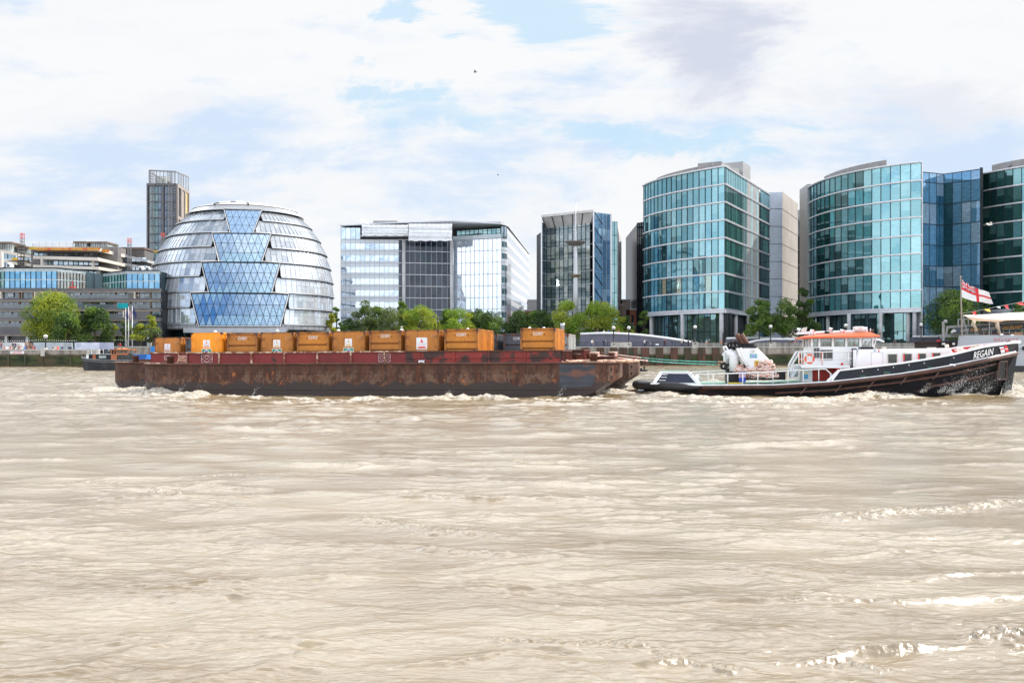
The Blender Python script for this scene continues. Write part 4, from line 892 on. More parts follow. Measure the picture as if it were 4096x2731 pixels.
# crown, eyebrow and roof
zr=RZ[0]; rr=RR[0]
m=MB(); ring(m,zr-.1,rr+.2,zr+1.2,rr-1.0,80,0); m.build('crown_glazing',[MT('crown_dark',(.04,.06,.06),rough=.2,var=.3)],tc_)
m=MB(); ring(m,zr+.15,rr+.9,zr+1.9,rr-1.2,80,0); 
m.build('eyebrow_louvre',[skin],tc_)
rt_=[(rr-.8,1.75),(rr-1.1,2.0),(rr-3.5,2.65),(rr-7,3.35),(rr-10,3.8),(rr-13,4.1),(.01,4.3)]
m=MB()
for i in range(len(rt_)-1): ring(m,zr+rt_[i][1],max(.01,rt_[i][0]),zr+rt_[i+1][1],max(.01,rt_[i+1][0]),80,0)
m.build('roof',MT('roof_steel',(.50,.47,.45),rough=.35,metal=.35,var=.06,vs=.3),tc_,True)
m=MB()
for s_ in (-1,1):
    pts=[]
    for q in range(12):
        f=q/11; r=(rr-.7)*(1-f*.70); ph=s_*R(18.5); z=zr+float(np.interp(r,[p[0] for p in rt_][::-1],[p[1] for p in rt_][::-1]))+.15; pts.append(cyl(z,ph,r))
    m.tube(pts,.2,6)
m.build('roof_rib',ledge,tc_)
m=MB()
for q,(ph,r) in enumerate(((-18,.80),(-10,.80),(10,.80),(18,.80),(0,.6))):
    r*=rr; z=zr+float(np.interp(r,[p[0] for p in rt_][::-1],[p[1] for p in rt_][::-1]))+.12; a=cyl(z+.3,R(ph)-.06,r-1.6); b=cyl(z+.3,R(ph)+.06,r-1.6); c_=cyl(z-.05,R(ph),r+.5); m.add([a,b,c_,a+Vector((0,0,.3)),b+Vector((0,0,.3)),c_+Vector((0,0,.3))],[(0,1,2),(3,4,5),(0,1,4,3),(1,2,5,4),(2,0,3,5)])
m.build('roof_light',white_metal,tc_)
# skirt, recessed base, raking columns
zk=RZ[-1]; rk=RR[-1]
m=MB(); ring(m,zk-1.3,rk+.1,zk+.05,rk+.35,96); ring(m,zk-1.6,rk-2.5,zk-1.3,rk+.1,96)
for j in range(60):
    a=j*math.pi/30; m.beam(cyl(zk-1.25,a,rk+.16),cyl(zk,a,rk+.38),.05,.05,1)
m.prism([(H(480,1430).x,zk-2.4),(H(500,1430).x-.6,zk-1.2),(H(1605,1430).x+.8,zk-1.2),(H(1600,1430).x-.2,zk-2.4)],265-rk-.1,265-rk+1.5,0)
m.build('skirt',[MT('skirt_stone',(.33,.34,.37),rough=.4,metal=.3,var=.08),mull_d],tc_)
m=MB()
for j in range(60):
    p=j*math.pi/30; q=(j+1)*math.pi/30; m.quad(cyl(3.8,p,rk-4),cyl(3.8,q,rk-4),cyl(zk-1.4,q,rk-4),cyl(zk-1.4,p,rk-4),0,mixc((.01,.02,.02),(.05,.10,.10),rc.random())); m.beam(cyl(3.8,p,rk-3.95),cyl(zk-1.4,p,rk-3.95),.12,.12,1)
m.build('base_glazing',[glass_t,mull_d],tc_)
for ph in (-60,-42,-24,-8,10,28,46,62):
    m=MB(); m.tube([cyl(3.8,R(ph),rk-3.3),cyl(zk-1.4,R(ph),rk-1.5)],.42,10); m.build('raking_column',black,tc_,True)

# ---------------------------------------------------------------- left: dark brick apartments
tb=thing('apartment_block','long dark grey brick apartment block with brown framed window bands','building',(PX(300,240),240,4))
YB=240.; brk=MT('dark_brick',(.115,.11,.115),rough=.85,var=.14,vs=.5,stretch=(.3,1,2.5),c2=(.16,.155,.16),c2t=(.5,.7),c2s=2.)
zz=lambda py: PZ(py,YB); X0,X1=PX(-900,YB),PX(640,YB)
rowsB=[(1168,1194),(1206,1232),(1244,1270),(1283,1307),(1343,1388)]
m=MB(); m.box(X0,X1,YB+1.4,YB+16,3.8,zz(1153)-.2); m.build('inner_wall',MT('dark_recess',(.025,.028,.034),rough=.3,var=.3),tb)
ed=[1153]+[y for r_ in rowsB for y in r_]
for a,b in zip(ed[0::2],ed[1::2]):
    m=MB(); m.box(X0,X1,YB,YB+1.5,zz(b),zz(a)); m.box(X0,X1,YB-.06,YB-.0,zz(b),zz(b)+.12,1); m.build('brick_band',[brk,MT('tan_edge',(.42,.33,.24),rough=.7)],tb)
wood=MT('brown_wood_frame',(.17,.085,.04),rough=.6,var=.25); cream=MT('cream_frame',(.55,.5,.42),rough=.6)
apiers=[(0,[(-60,4),(138,172),(512,536)]),(1,[(-400,-360)]),(2,[(72,100),(495,600)]),(3,[])]
for ri,ps in apiers:
    a,b=rowsB[ri]
    for (u,v) in ps: m=MB(); m.box(PX(u,YB),PX(v,YB),YB+.02,YB+1.48,zz(b),zz(a)); m.build('brick_pier',brk,tb)
frames=[(0,[(72,5),(84,3),(128,4),(176,5),(208,4),(358,4),(458,4),(541,5),(552,3),(598,4)]),(1,[(72,6),(114,4),(124,4),(283,4),(358,4),(455,6),(517,5),(598,5)]),(2,[(74,0),(455,5),(470,4),(598,5)]),(3,[(32,3),(74,5),(455,5),(560,3)])]
for ri,fs_ in frames:
    a,b=rowsB[ri]
    for (u,w) in fs_:
        if w: m=MB(); m.box(PX(u,YB)-w*.032,PX(u,YB)+w*.032,YB+.5,YB+1.0,zz(b)+.02,zz(a)-.02); m.build('window_post',wood,tb)
for (u,ri) in ((3,0),(139,0),(170,0),(538,0),(494,2)):
    a,b=rowsB[ri]; m=MB(); m.box(PX(u,YB)-.16,PX(u,YB)+.16,YB-.05,YB+1.3,zz(b),zz(a)); m.build('cream_reveal',cream,tb)
rb_=random.Random(77)
for ri in range(4):                        # each run of panes between posts is a window of its own
    a,b=rowsB[ri]; xs=[-60,4]+sorted([u for u,w in frames[ri][1] if w])+[640]; xs=sorted(set(xs))
    for u,v in zip(xs[:-1],xs[1:]):
        if v-u<8: continue
        m=MB(); k=max(1,int((v-u)/20)); 
        for q in range(k):
            xa=PX(u+(v-u)*q/k,YB); xb=PX(u+(v-u)*(q+1)/k,YB); m.box(xa+.05,xb-.05,YB+.82,YB+.9,zz(b)+.1,zz(a)-.1,0,mixc((.02,.03,.045),(.07,.09,.11),rb_.random()**2) if ri<3 else mixc((.05,.07,.08),(.2,.25,.26),rb_.random()))
            m.beam((xa,YB+.8,zz(b)),(xa,YB+.8,zz(a)),.08,.1,1)
        m.build('window',[glass_d,wood],tb)
    m=MB(); m.box(PX(182,YB) if ri==0 else X0,PX(512,YB) if ri==0 else PX(600,YB),YB+.12,YB+.17,zz(b),zz(b)+.95); m.build('glass_balustrade',MT('balcony_glass',(.10,.12,.14),rough=.08,var=.2),tb)
def lattice(u,ri,w=9):
    a,b=rowsB[ri]; m=MB(); xa=PX(u,YB); W_=w*.064; z0=zz(b)+.45; z1=zz(a)-.2; m.box(xa-W_,xa+W_,YB+.42,YB+.46,z0,z1,0)
    n=4
    for i in range(n):
        for j in range(n):
            cx_=xa-W_+2*W_*(i+.5)/n; cz=z0+(z1-z0)*(j+.5)/n; h=W_/n*.62; 
            m.beam((cx_-h,YB+.39,cz-h),(cx_+h,YB+.39,cz+h),.05,.05,1); m.beam((cx_-h,YB+.39,cz+h),(cx_+h,YB+.39,cz-h),.05,.05,1)
    m.box(xa-W_-.05,xa-W_,YB+.36,YB+.47,z0,z1,1); m.box(xa+W_,xa+W_+.05,YB+.36,YB+.47,z0,z1,1)
    m.build('lattice_screen',[MT('lattice_back',(.16,.2,.26),rough=.5),MT('lattice_white',(.6,.62,.66),rough=.5)],tb)
for u,ri in ((40,0),(307,0),(487,0),(408,1),(560,1),(32,2),(481,2)): lattice(u,ri)
for u,ri,w in ((228,0,20),(408,0,52),(570,0,50),(36,1,50),(310,1,40),(420,2,30),(566,2,38)):
    a,b=rowsB[ri]; m=MB(); xa=PX(u-w/2,YB); m.text('OTB',(xa,YB+.3,zz(a)-1.0),(1,0,0),(0,0,1),.36,0,w=w*.0639); m.text('LONDON',(PX(u-w/4,YB),YB+.3,zz(a)-1.45),(1,0,0),(0,0,1),.2,0,w=w*.5*.0639); m.build('lettering',MT('letter_white',(.6,.6,.6),var=0),tb)
for u in (20,-60,105,190,260,330,420,500,590): m=MB(); m.box(PX(u,YB)-.3,PX(u,YB)+.3,YB+.4,YB+1.2,3.8,zz(1343)); m.build('ground_column',concrete,tb)
m=MB(); m.box(PX(471,YB),PX(512,YB),YB-.12,YB-.05,zz(1233),zz(1213)); m.build('teal_banner',MT('teal_cloth',(.0,.30,.33),rough=.8,var=.1),tb)
# glass penthouse pavilions on its roof
def pav(label,front,rear_l,rear_r,y0,y1,seed):
    t=thing('glass_pavilion',label,'building',(PX((front[0]+front[-1])/2,242),242,zz(1153))); rr_=random.Random(seed)
    z0,z1=PZ(y1,242),PZ(y0,242); zm=z0+(z1-z0)*.42; zf=z1-(z1-z0)*.16
    nf=lerp((PX(front[0],242),242.),(PX(front[1],242),242.),front[2]); 
    fc=lambda i,k,r:(mixc((.02,.14,.28),(.05,.25,.40),r.random()) if r.random()<.75 else (.18,.38,.48),(.1,.3,.45))
    segs=[(nf,fc,glass_b)]
    if rear_l: segs.append((lerp((PX(rear_l[0],rear_l[1]),rear_l[1]),nf[0],rear_l[2]),lambda i,k,r:(mixc((.02,.08,.07),(.08,.2,.17),r.random()),(.2,.3,.25)),glass_t))
    if rear_r: segs.append((lerp(nf[-1],(PX(rear_r[0],rear_r[1]),rear_r[1]),rear_r[2]),lambda i,k,r:(mixc((.2,.2,.18),(.36,.36,.33),r.random()),(.3,.3,.3)),glass_c))
    for ns,f_,g_ in segs:
        storey(t,ns,z0,zm-.1,f_,0,g_,mull_d,rr_,blind=.4,name='lower_glazing'); storey(t,ns,zm+.1,zf,f_,1,g_,mull_d,rr_,blind=.2,name='upper_glazing')
        m=MB(); strip(m,ns,-.1,.12,zm-.1,zm+.1,0); 
        for q in range(3): strip(m,ns,-.1,.06,zf+(z1-zf)*q/3,zf+(z1-zf)*(q+.8)/3,0)
        m.build('louvre_band',MT('louvre',(.42,.48,.5),rough=.4,metal=.2),t); m=MB(); strip(m,ns,-.3,.3,z1,z1+.22,0); m.build('roof_edge',mull_d,t)
    allp=(segs[1][0] if rear_l else [])+nf+(segs[-1][0] if rear_r else []); xs=[p[0] for p in allp]; m=MB(); m.prism(offs(allp,-.35)+[(max(xs),262),(min(xs),262)],z0,z1-.1,ax='z'); m.build('inner_wall',MT('pavilion_inner',(.03,.06,.08)),t)
    return t
pav('blue glass rooftop pavilion at the far left above the brick block',(18,228,10),(-40,248,4),(343,250,9),1073,1152,5)
pav('blue glass rooftop pavilion beside the dome, above the brick block',(506,640,6),(413,250,8),None,1084,1155,6)
m=MB(); m.box(X0,PX(620,YB),YB+.1,YB+.16,zz(1153),zz(1136)); m.build('roof_balustrade',MT('balcony_glass2',(.30,.36,.38),rough=.08,var=.1),tb) if False else None
# stepped white terraces behind
tw_=thing('terraced_apartment_block','stepped pale apartment block with white slabs and orange edge netting','building',(PX(280,262),262,4))
YT=262.; zt_=lambda py,Y=YT: PZ(py,Y); slab=MT('cream_slab',(.62,.56,.49),rough=.7,var=.06)
def slabrun(pts,h,mt=slab,nm='terrace_slab',dep=12):     # pts: (px,py,Y)
    m=MB()
    for (a,b) in zip(pts[:-1],pts[1:]):
        A=P(*a);B=P(*b); vs=[A,B,B+Vector((0,0,-h)),A+Vector((0,0,-h))]; bk=[Vector((v.x,v.y+dep,v.z)) for v in vs]
        m.add(vs+bk,[(0,1,2,3),(4,5,6,7),(0,1,5,4),(3,2,6,7),(0,3,7,4),(1,2,6,5)])
    return m.build(nm,mt,tw_)
C=[(132,1023,260),(392,1030,258),(490,1053,266)]; slabrun(C,.85); slabrun([(132,1059,260),(394,1067,258),(500,1084,266)],.8)
slabrun([(0,998,270),(70,1013,268)],.8); slabrun([(-80,1030,270),(0,1036,270),(72,1050,268)],.8); slabrun([(95,1015,268),(132,1022,268)],.8); slabrun([(95,1050,268),(165,1062,268)],.8)
slabrun([(130,984,262),(395,992,260),(500,1018,268)],.9); slabrun([(500,1018,268),(590,1040,269)],.7,concrete,dep=6); slabrun([(490,1050,268),(592,1068,269)],.7,concrete,dep=6)
slabrun([(342,1100,261),(394,1102,260),(411,1106,262)],.8); slabrun([(342,1134,261),(394,1134,260),(411,1138,262)],.8)
m=MB(); m.box(PX(-200,272),PX(592,272),272,285,4,PZ(1040,272)); m.build('inner_wall',MT('terrace_wall',(.15,.14,.135),rough=.7,var=.2),tw_)
m=MB(); m.box(PX(135,266),PX(480,266),264.5,270,PZ(1150,266),PZ(990,266)); m.build('inner_wall',MT('terrace_wall',(.1,.1,.1)),tw_)
rt2=random.Random(15)
for (u0,u1,y0,y1,Y) in ((172,395,1034,1060,262.5),(172,395,1070,1100,263),(340,395,1104,1133,262),(340,395,1138,1152,262),(2,60,1010,1036,270.5),(2,40,1046,1068,270.5),(95,130,1025,1050,270.5),(135,395,1006,1022,263.5),(400,470,1040,1056,268),(400,450,1072,1086,268),(440,490,1018,1044,270),(500,588,1030,1046,269.5),(492,590,1062,1080,269.5),(400,440,1090,1104,266)):
    n=max(2,int((u1-u0)/20)); ns=lerp((PX(u0,Y),Y),(PX(u1,Y),Y),n)
    storey(tw_,ns,PZ(y1,Y),PZ(y0,Y),lambda i,k,r: (mixc((.05,.08,.10),(.26,.32,.35),r.random()),(.35,.4,.42)),0,glass_c,mull_d,rt2,name='window_band',blind=.3)
m=MB()
for (u,y0,y1) in ((166,1032,1075),(370,1033,1066),(3,1008,1072)): m.box(PX(u-4,259.5),PX(u+4,259.5),259.5,260.4,PZ(y1,260),PZ(y0,260))
m.build('white_pier',slab,tw_)
net=MT('orange_netting',(.55,.25,.04),rough=.7,var=.1,vs=1.,c2=(.5,.10,.03),c2t=(.5,.56),c2s=.35,stretch=(1,1,.3)); yel=MT('yellow_netting',(.55,.34,.03),rough=.7,var=.15)
for a_,b_,Y_,y0_,y1_,k_ in ((147,400,259,991,1002,0),(115,146.5,259,989,998,1),(400.5,436,261,997,1010,0),(48,71,267,1031,1042,1)): m=MB(); m.box(PX(a_,Y_),PX(b_,Y_),Y_-.1,Y_+.1,PZ(y1_,Y_),PZ(y0_,Y_),0); m.build('edge_netting',[net,yel][k_],tw_)
m=MB(); m.box(PX(130,259.),PX(400,259.),259.3,262,PZ(1009,259),PZ(1005.5,259)); m.build('scaffold_deck',MT('scaffold_dark',(.04,.035,.03)),tw_)
m=MB()
for i in range(14):
    u=130+i*27 if i<10 else 410+(i-10)*18; m.beam(P(u,985,261),P(u,972-(i%3)*4,261),.06)
m.beam(P(130,976,261),P(300,976,261),.05); m.beam(P(130,981,261),P(400,988,261),.05); m.beam(P(400,988,262),P(480,1003,266),.06); m.build('scaffold_rail',grey_metal,tw_)
bronze=MT('bronze_cladding',(.13,.085,.06),rough=.5,var=.15)
for (u0,u1,y0,y1,Y) in ((292,345,965,991,268),(354,428,966,993,269),(-20,47,967,998,274),(60,96,984,1010,276),(97,116,986,1000,277),(468,578,989,1028,279)):
    m=MB(); m.box(PX(u0,Y),PX(u1,Y),Y,Y+8,PZ(y0+7,Y),PZ(y0,Y),0); m.box(PX(u0,Y)+.3,PX(u1,Y)-.3,Y+.4,Y+7.6,PZ(y1,Y)-1,PZ(y0+7,Y),1)
    q=int((u1-u0)/9)
    for i in range(q+1): m.beam(P(u0+(u1-u0)*i/q,y1,Y+.3),P(u0+(u1-u0)*i/q,y0+7,Y+.3),.12,.12,0)
    m.build('penthouse',[bronze,MT('pent_glass',(.26,.30,.30),rough=.12,var=.5,vs=.3) if u0<400 else brk],tw_)
m=MB(); m.box(PX(394,YT),PX(411,YT),260.5,264,PZ(1152,261),PZ(1070,261)); m.build('pale_end_wall',glass_c if False else MT('pale_end',(.4,.42,.36),rough=.3,var=.3),tw_)  # narrow end wall in a paler colour
# construction hoists
def hoist(label,px,y0,y1,Y,w,redtop=True,base=None):
    t=thing('construction_hoist',label,'hoist mast',P(px,y1,Y)); m=MB(); x=PX(px,Y); h=w/2; za,zb=PZ(y1,Y),PZ(y0,Y); zr_=zb-(zb-za)*.16
    rd_=MT('red_steel',(.55,.07,.05),rough=.5); gy=MT('mast_steel',(.16,.15,.15),rough=.5)
    for (a,b) in ((-h,-h),(h,-h),(h,h),(-h,h)): m.beam((x+a,Y+b,za),(x+a,Y+b,zr_),.12,.12,0); m.beam((x+a,Y+b,zr_),(x+a,Y+b,zb),.12,.12,1 if redtop else 0)
    z=za; i=0
    while z<zb: 
        k=1 if (z>zr_ and redtop) else 0; m.beam((x-h,Y-h,z),(x+h,Y-h,z),.1,.1,k); m.beam((x-h,Y+h,z),(x+h,Y+h,z),.08,.08,k); m.beam((x-h,Y-h,z),(x+h,Y-h,min(z+1,zb)),.05,.05,k); z+=1.
    m.build('lattice_mast',[gy,rd_],t); return t
th=hoist('lattice hoist mast rising at the left end of the terraces',89,932,1070,256,.75)
m=MB()
for i in range(7): z=PZ(1070-i*14,255); m.box(PX(72,255),PX(96,255),254.6,256.5,z,z+.12)
for u in (72,80,96): m.beam(P(u,1070,254.6),P(u,982,254.6),.14)
m.build('landing_cage',MT('scaffold_dark',(.1,.1,.1)),th)
hoist('lattice hoist mast with red top left of the tall tower',518,952,1082,258,.75)
# tower
tt=thing('tower_block','tall unfinished tower block with steel crown frame behind the dome','building',(PX(650,330),330,4)); YW2=330.; tz=lambda py: PZ(py,YW2)
fr_=MT('tower_frame',(.10,.098,.105),rough=.6,var=.1); xa,xb=PX(589,YW2),PX(706,YW2); xc=PX(753,346); ztw=tz(737)
m=MB(); m.prism([(xa+.3,YW2+.4),(xb-.1,YW2+.4),(xc-.4,346),(xc-8,352),(xa+.3,352)],4,ztw-.3,ax='z'); m.build('inner_wall',core,tt)
rtw=random.Random(2); fl=(1062-745)/9.9
for k in range(11):
    y1=745+k*32.2; y0=y1+32.2-3
    ns=lerp((PX(596,YW2),YW2+.2),(PX(703,YW2),YW2+.2),9)
    def ctw(i,kk,r): return (mixc((.10,.22,.24),(.25,.36,.36),r.random()) if i<3 else mixc((.012,.022,.05),(.03,.05,.095),r.random()),(.1,.14,.2))
    storey(tt,ns,tz(y0),tz(y1),ctw,k,glass_d,MT('tower_mull',(.07,.07,.08)),rtw,blind=.15,mw=.1)
    m=MB(); m.box(xa,xb,YW2-.2,YW2+.5,tz(y1),tz(y1-(4.5 if k%2==0 else 2))); m.build('floor_beam',fr_,tt)
m=MB()
for u in (591,653,704): m.box(PX(u-3,YW2),PX(u+3,YW2),YW2-.45,YW2+.4,4,ztw)
m.box(PX(588,YW2),PX(706,YW2),YW2-.5,YW2+.5,tz(744),ztw+.2); m.build('frame_column',fr_,tt)
rstone=MT('tower_stone',(.28,.24,.22),rough=.8,var=.1)
m=MB(); q=[(xb,YW2+.1),(xc,346.)]
for f in (0,.30,.62,.95): a=(xb+(xc-xb)*f,YW2+16*f); b=(xb+(xc-xb)*(f+.07),YW2+16*(f+.07)); strip(m,[a,b],-.2,.45,4,ztw,0)
for k in range(6): z=ztw-.9-k*11.2; strip(m,q,-.2,.4,z,z+1.1,0)
for (f0,f1) in ((.40,.60),(.74,.90)): a=(xb+(xc-xb)*f0,YW2+16*f0); b=(xb+(xc-xb)*f1,YW2+16*f1); strip(m,[a,b],.0,.1,4,ztw,0 if f0<.5 else 1)
strip(m,q,-.3,-.05,4,ztw,2); m.build('side_wall',[rstone,MT('yellow_sheathing',(.5,.34,.12),rough=.7),core],tt)
m=MB(); zc=tz(682)
for u in (597,603,612,626,640,655,669,684,700): m.beam((PX(u,YW2),YW2,ztw),(PX(u,YW2),YW2,zc+(0 if u<620 else -.35)),.32 if u in(597,700) else .2)
m.beam((PX(596,YW2),YW2,zc),(PX(702,YW2),YW2,tz(687)),.4)
for f in (.15,.3,.45,.6,.8,1.): x=xb+(xc-xb)*f; y=YW2+16*f; m.beam((x,y,ztw),(x,y,PZ(687+21*f,y)),.22)
m.beam((PX(702,YW2),YW2,tz(687)),(xc,346,PZ(708,346)),.35); m.beam((PX(606,YW2),YW2+1,zc-1),(PX(656,YW2),348,zc-3.2),.35)
for u in (613,624,635,646): m.beam((PX(u,YW2),YW2+(u-606)*.35,ztw),(PX(u,YW2),YW2+(u-606)*.35,zc-1-(u-606)*.045),.3)
m.build('crown_frame',MT('crown_steel',(.2,.19,.19),rough=.5),tt)
m=MB(); m.box(PX(632,340),PX(672,340),338,343,ztw,PZ(709,340)); m.build('rooftop_room',MT('pent_glass',(.3,.3,.3)),tt)
th=hoist('tall lattice hoist up the dark front of the tower',683,684,1000,328.5,1.1,False); hoist('thin lattice hoist at the left edge of the tower front',608,682,1060,328.6,1.1,False)
th=hoist('short red-topped hoist standing between tower and dome',651,930,1040,300,.8,True)
m=MB(); m.box(PX(612,300),PX(648,300),298,300,PZ(1012,300),PZ(1004,300),0); m.box(PX(612,300),PX(648,300),297.9,298,PZ(1012,300),PZ(1004,300),1); m.box(PX(586,300),PX(640,300),297,300,PZ(1042,300),PZ(1039,300),2)
m.box(PX(586,300),PX(600,300),298,299.5,PZ(1039,300),PZ(1032,300),3); m.box(PX(604,300),PX(614,300),298,299.5,PZ(1039,300),PZ(1026,300),4)
m.build('landing_platform',[net,yel,MT('blue_steel',(.03,.12,.3)),MT('blue_sheet',(.03,.2,.6)),MT('green_sheet',(.02,.15,.1))],th)
# rooftop dishes and lift
for i,(u,py) in enumerate(((40,1066),(566,1079),(594,1080))):
    t=P(u,py,246); m=MB(); m.lathe([(.9,-.6),(.95,.3),(.6,.75),(.2,.9)],t.x,t.y,t.z,12); m.disc((t.x,t.y-.93,t.z+.2),(.4,0,0),(0,0,.4),12,1); m.single('roof_vent',[white_metal,black],['round white roof vent above the far left pavilion','round white roof vent on the right pavilion, further from the dome','white roof vent box right beside the dome'][i],'roof vent',t,'white roof vents')
t=thing('scissor_lift','red scissor lift on the roof terrace between the glass pavilions','lift',P(277,1152,246)); m=MB(); a=P(264,1150,246); 
for z in (0,.9,1.8): m.beam((a.x,246,a.z+z),(a.x+1.7,246,a.z+z),.12)
for x_ in (0,1.7): m.beam((a.x+x_,246,a.z),(a.x+x_,246,a.z+1.8),.12)
m.build('cage',MT('red_steel',(.5,.07,.05)),t); m=MB(); m.box(a.x,a.x+2.4,245.3,246.6,a.z-.4,a.z+.15); m.build('chassis',MT('red_steel',(.5,.07,.05)),t)
# hoarding along the left promenade
t=thing('site_hoarding','long grey and white site hoarding behind the seated crowd','hoarding',(PX(200,216),216,3.7))
hz=lambda py: PZ(py,216)
for a,b,c_ in ((-400,50,(.42,.44,.46)),(50,99,(.72,.72,.72)),(133,292,(.38,.42,.46)),(298,398,(.50,.53,.64)),(398,455,(.30,.32,.42)),(99,133,(.10,.06,.05))):
    m=MB(); m.box(PX(a,216)+.03,PX(b,216)-.03,216,216.1,3.7,hz(1369.5)); m.build('panel',MT('hoard%d'%a,c_,rough=.5,var=.12,vs=.6,c2=tuple(x*.75 for x in c_) if a!=99 else (.4,.2,.12),c2t=(.5,.6),c2s=.5),t)
m=MB()
for j in range(5): m.box(PX(53,216),PX(90-(j%2)*8,216),215.97,215.99,hz(1376+j*3.2),hz(1375+j*3.2))
m.build('lettering',MT('hoard_ink',(.35,.25,.25)),t)
# ---------------------------------------------------------------- trees
GREENS={'bright':((.19,.25,.02),(.36,.40,.045)),'mid':((.07,.14,.025),(.16,.25,.045)),'dark':((.026,.062,.016),(.07,.13,.028)),'grey':((.07,.11,.04),(.15,.20,.07)),'yellow':((.26,.30,.03),(.42,.42,.06)),'fresh':((.11,.21,.02),(.25,.36,.035))}
def tree(label,x0,x1,yt,yb,Y,kind,seed,base=None,conic=.0,n=None,lf=.40,nm='tree',kind2=None,lobes=None,trunkcol=bark):
    if 1366<=x0<2340: x0-=12; x1+=12
    rnd=random.Random(seed); zb=base if base is not None else (4.5 if x0>2300 else 3.7)
    cx=PX((x0+x1)/2,Y); w=(x1-x0)/FOC*Y/2; zt_=PZ(yt,Y); zc=PZ(yb,Y); h=(zt_-zc)
    t=thing(nm,label,'tree',(cx,Y,zb),'trees along the far bank'); 
    m=MB(); top=zc+h*.55; r0=max(.14,w*.045)
    m.tube([(cx,Y,zb-.1),(cx+rnd.uniform(-.1,.1),Y,zb+(zc-zb)*.6),(cx+rnd.uniform(-.3,.3),Y+.1,zc+h*.2),(cx,Y,top)],[r0*1.4,r0,r0*.8,r0*.25],7)
    nl=lobes or int(9+w*h*.5); L=[]
    for i in range(nl):
        for _ in range(30):
            a=rnd.uniform(0,2*math.pi); v=rnd.uniform(0.06,.97); prof=min(1,1.3*math.sin(math.pi*min(1,(v*.84+.16)))**.7)*(1-conic*v)+.05
            rr=math.sqrt(rnd.uniform(.1,1))*prof*.80
            p=(cx+math.cos(a)*rr*w,Y+math.sin(a)*rr*min(w,5),zc+h*v)
            if all((p[0]-q[0])**2+(p[2]-q[2])**2>(.12*w)**2 for q,_ in L): break
        L.append((p,(1-conic*v)*rnd.uniform(.75,1.25)*min(w,h*.6)*(.40 if nl>12 else .50)))
    for p,r in L[:10]: 
        zz_=zb+(zc-zb)*.8+(p[2]-zc)*.35; m.tube([(cx,Y,max(zb+.5,zz_)),((cx+p[0])/2,(Y+p[1])/2,(zz_+p[2])/2+.2),p],[r0*.45,r0*.28,r0*.1],5)
    m.build('trunk',trunkcol,t,True)
    c0,c1=GREENS[kind]; d0,d1=GREENS[kind2 or kind]; n=int((n or min(11000,max(2600,w*h*170)))*1.5)
    g=np.random.default_rng(seed); idx=g.integers(0,nl,n); P0=np.array([l[0] for l in L])[idx]; Rr=np.array([l[1] for l in L])[idx]
    d=g.normal(size=(n,3)); d/=np.linalg.norm(d,axis=1)[:,None]; rad=Rr*g.uniform(.45,1.08,n)**.6; C=P0+d*rad[:,None]*np.array([1,1,.72])
    # outliers make a ragged outline
    k=g.random(n)<.06; C[k]+=d[k]*g.uniform(.1,.5,(k.sum(),1))*Rr[k][:,None]
    u=g.normal(size=(n,3)); u/=np.linalg.norm(u,axis=1)[:,None]; v=np.cross(u,g.normal(size=(n,3))); v/=np.linalg.norm(v,axis=1)[:,None]
    s=lf*1.15*g.uniform(.45,1.1,n)[:,None]*.5; u*=s; v*=s*.75
    V=np.stack([C-u,C-v*.9,C+u,C+v*.9],1).reshape(-1,3); cl=g.random(nl)[idx]; mixw=np.clip(.65*cl+.35*g.random(n),0,1)[:,None]
    hi=np.clip((C[:,2]-zc)/h,0,1)[:,None]; ca=np.array(c0)*(1-mixw)+np.array(c1)*mixw; cb=np.array(d0)*(1-mixw)+np.array(d1)*mixw
    sel=(g.random(nl)[idx]<.35)[:,None] if kind2 else np.zeros((n,1),bool); cc=np.where(sel,cb,ca)
    me=bpy.data.meshes.new('crown'); V=V-np.array([cx,Y,zb]); me.from_pydata(V.tolist(),[],np.arange(n*4).reshape(n,4).tolist()); a_=me.color_attributes.new('Col','FLOAT_COLOR','CORNER')
    a_.data.foreach_set('color',np.repeat(np.c_[cc,np.ones(n)],4,axis=0).ravel()); me.materials.append(leaf); o=bpy.data.objects.new('crown',me); col.objects.link(o); o.parent=t; W[o.name]=W[t.name]; return t
tree('largest tree, broad yellow-green crown before the dark brick block',92,335,1185,1368,228,'bright',1,kind2='mid',lf=.42,lobes=46,n=15000)
tree('dark green tree overlapping the right side of the largest tree',212,330,1262,1378,218,'dark',2,lobes=20,kind2='mid',n=7000)
tree('dense dark green tree left of the flagpoles',322,436,1232,1372,222,'dark',3,lobes=24,kind2='mid',n=8500)
tree('small pale green tree right beside the dark tree',416,478,1298,1370,226,'grey',4,kind2='bright')
tree('small light tree behind the flagpoles',470,528,1288,1366,230,'grey',5,kind2='mid')
tree('rounded light green tree right of the flagpoles',530,592,1302,1370,226,'grey',6,kind2='bright')
tree('tall thin yellow-green tree at the left foot of the dome',588,630,1256,1340,232,'bright',7)
tree('small leafy tree half hidden behind the leftmost orange container',590,640,1318,1372,224,'grey',70)
tree('bright yellow tree peeping out right of the dome',1308,1345,1258,1345,262,'yellow',8)
tree('taller dull green tree right of the yellow one beside the dome',1328,1366,1222,1345,268,'mid',9)
tree('low dark tree under the left end of the wide white block',1366,1425,1278,1345,255,'dark',10,kind2='mid')
tree('upright grey-green tree, leftmost tall one before the white block',1414,1486,1212,1345,256,'grey',11,kind2='mid')
tree('rounded grey-green tree right of the upright one before the white block',1482,1545,1232,1345,258,'mid',12,kind2='grey')
tree('pale grey tree before the left wing of the white block',1512,1598,1240,1345,252,'grey',13)
tree('thin tall tree reaching the edge of the dark bay, left of it',1576,1648,1202,1340,260,'mid',14,conic=.25)
